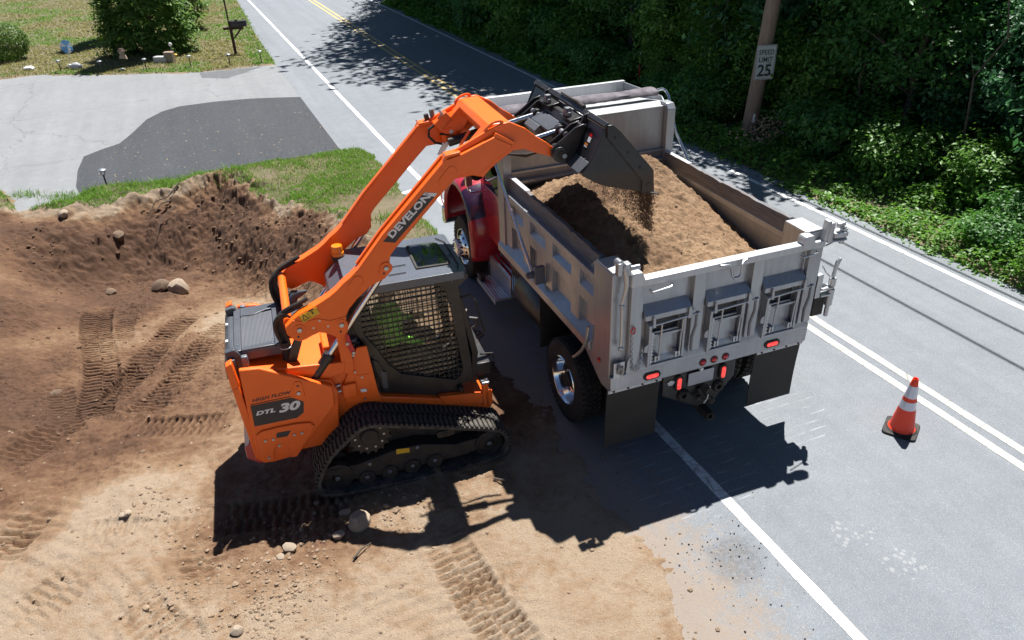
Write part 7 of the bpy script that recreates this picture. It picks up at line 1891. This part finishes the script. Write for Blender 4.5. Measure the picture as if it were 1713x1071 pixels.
x, y = (-12.770, 29.611)
bb = thing('stone_bench', 'low grey stone block bench under the evergreen tree', 'stone bench', (x, y, gz_at(x, y)), -.1)
MB().bx(-.45, .05, -.14, .14, 0, .22).build('block', 'plate_grey', bb, .02); MB().bx(-.02, .32, -.12, .12, 0, .38).build('block', 'rock', bb, .02)
x, y = (-12.608, 29.911)
bf = thing('garden_ornament', 'red and white bird ornament beside the stone bench', 'garden ornament', (x, y, gz_at(x, y)))
MB().cyl((0, 0, -.1), (0, 0, .55), .010, n=6).build('stick', 'silver', bf); MB().sphere((0, 0, .60), .07, 10).build('bird', 'white', bf); MB().sphere((-.05, -.02, .30), .07, 10).build('flower', 'red_lever', bf); MB().sphere((.1, -.02, .22), .06, 10, sc=(1.6, 1, .7)).build('flower', 'yellow', bf)
for pt, r, lb in (((-17.839, 29.293), .22, 'white painted stone beside the round clipped bush'), ((-14.004, 28.565), .10, 'small pale stone at the foot of the painted figure')):
    rock('lawn_stone', lb, pt, r, 'white', (1, .7, .5))
# fallen leaves on the dark driveway patch
g = np.random.default_rng(23); n = 260
la = -2.6 + 5.6 * g.random(n); al = 18.0 + 5.8 * g.random(n) ** 1.3
x, y = la * RR[0] + al * RF[0], la * RR[1] + al * RF[1]
P = np.stack([x, y, np.full(n, .004)], 1); N = g.normal(size=(n, 3)) * .25 + np.array([0, 0, 1])
M['dead_leaf'] = mk_leaf('fallen leaf', (.20, .13, .08), (.42, .33, .22), .1, .8, .1)
fl_ = bpy.data.objects.new('fallen_leaves', leaves_mesh('fallen_leaves', P, N, .035 + .03 * g.random(n), 'dead_leaf', .6, rng=g)); COL.objects.link(fl_); stuff(fl_, 'dry leaves scattered on the dark driveway patch', 'fallen leaves')

# --- operator ----------------------------------------------------------------
def mk_clothes():
    n = NT('operator clothing'); c = n.coord(); xyz = n.node('ShaderNodeSeparateXYZ'); n.link(c, xyz.inputs[0]); X, Z = xyz.outputs[0], xyz.outputs[2]
    f_ = n.noise(30, 4, .6, c)
    col = n.mix(n.math('GREATER_THAN', Z, .16), (.035, .045, .075), n.mix(f_, (.22, .62, .05), (.34, .82, .08)))
    skin = n.math('MAXIMUM', n.math('GREATER_THAN', Z, .60), n.math('MULTIPLY', n.math('GREATER_THAN', X, .30), n.math('GREATER_THAN', Z, .10)))
    col = n.mix(skin, col, (.45, .25, .17))
    return n.done(n.bsdf(col, .75, bump=f_, bstr=.2, bdist=.01))
M['operator'] = mk_clothes()
OPX = LMX @ Matrix.Translation((.14, .93, 1.16))
op = thing('person', 'person in a bright green safety vest sitting in the loader cab', 'person', OPX.to_translation(), .3014)
V, E, Rd = [], [], []
def jv(p, r, par=None):
    V.append(p); Rd.append(r)
    if par is not None: E.append((par, len(V) - 1))
    return len(V) - 1
pel = jv((0, 0, .06), (.15, .13)); bel = jv((.0, 0, .22), (.14, .12), pel); ch = jv((-.04, 0, .40), (.17, .13), bel); nk = jv((-.03, 0, .57), (.06, .06), ch)
hd = jv((.0, 0, .66), (.085, .08), nk); jv((.01, 0, .76), (.095, .09), hd)
for s in (-1, 1):
    sh = jv((-.05, s * .17, .49), (.075, .07), ch); el = jv((.06, s * .25, .24), (.05, .05), sh); wr = jv((.30, s * .30, .17), (.032, .03), el); pm_ = jv((.36, s * .305, .17), (.036, .022), wr)
    for i, (dy, L) in enumerate(((-.028, .075), (-.010, .085), (.010, .08), (.028, .065))):
        f1 = jv((.36 + L * .6, s * .305 + dy, .172), (.010, .010), pm_); jv((.36 + L * .85, s * .305 + dy, .14), (.009, .009), f1)
    t1 = jv((.345, s * .305 - s * .04, .16), (.011, .011), pm_); jv((.385, s * .305 - s * .052, .15), (.009, .009), t1)
    hp_ = jv((.06, s * .10, .03), (.095, .09), pel); kn = jv((.44, s * .13, .06), (.065, .065), hp_); an = jv((.50, s * .13, -.30), (.045, .045), kn); jv((.62, s * .14, -.34), (.045, .035), an)
me = bpy.data.meshes.new('body'); me.from_pydata(V, E, []); body = bpy.data.objects.new('body', me); COL.objects.link(body); body.parent = op
me.materials.append(M['operator'])
md = body.modifiers.new('skin', 'SKIN'); md.use_smooth_shade = True
me.skin_vertices
for i, sv in enumerate(me.skin_vertices[0].data): sv.radius = Rd[i]; sv.use_root = (i == 0)
md = body.modifiers.new('sub', 'SUBSURF'); md.levels = 1; md.render_levels = 2
M['hivis'] = paint('fluorescent vest', (.32, .85, .05), .6, var=.1); M['hivis_band'] = paint('vest reflective band', (.62, .66, .30), .4)
M['cap'] = paint('cap cloth', (.10, .11, .13), .8)
vest = MB().lathe([(.165, .12), (.178, .25), (.195, .40), (.17, .50), (.09, .555)], (-.025, 0, 0), (0, 0, 1), 20)
vest.v = [((x_ + .025) * .84 - .025, y_ * 1.12, z_) for x_, y_, z_ in vest.v]
vo = vest.build('vest', 'hivis', op)
for z_, r_ in ((.22, .176), (.34, .19)):
    bd = MB().lathe([(r_ + .006, z_), (r_ + .012, z_ + .05)], (-.025, 0, 0), (0, 0, 1), 20); bd.v = [((x_ + .025) * .84 - .025, y_ * 1.12, zq) for x_, y_, zq in bd.v]; bd.build('vest_band', 'hivis_band', vo)
MB().sphere((.01, 0, .79), .108, 14, sc=(1.08, .95, .75)).prism([(.08, -.08), (.19, -.05), (.20, .05), (.08, .08)], .775, .787, 'z').build('cap', 'cap', op)
MB().prism([(.095, .70), (.125, .665), (.10, .655)], -.015, .015, 'y').build('nose', 'operator', op, .004)
for s in (-1, 1):
    MB().sphere((.088, s * .034, .725), .010, 8).build('eye', 'black', op); MB().sphere((-.0, s * .09, .71), .022, 8, sc=(.8, .4, 1.3)).build('ear', 'operator', op)
MB().bx(.086, .096, -.024, .024, .637, .645).build('mouth', 'red', op)
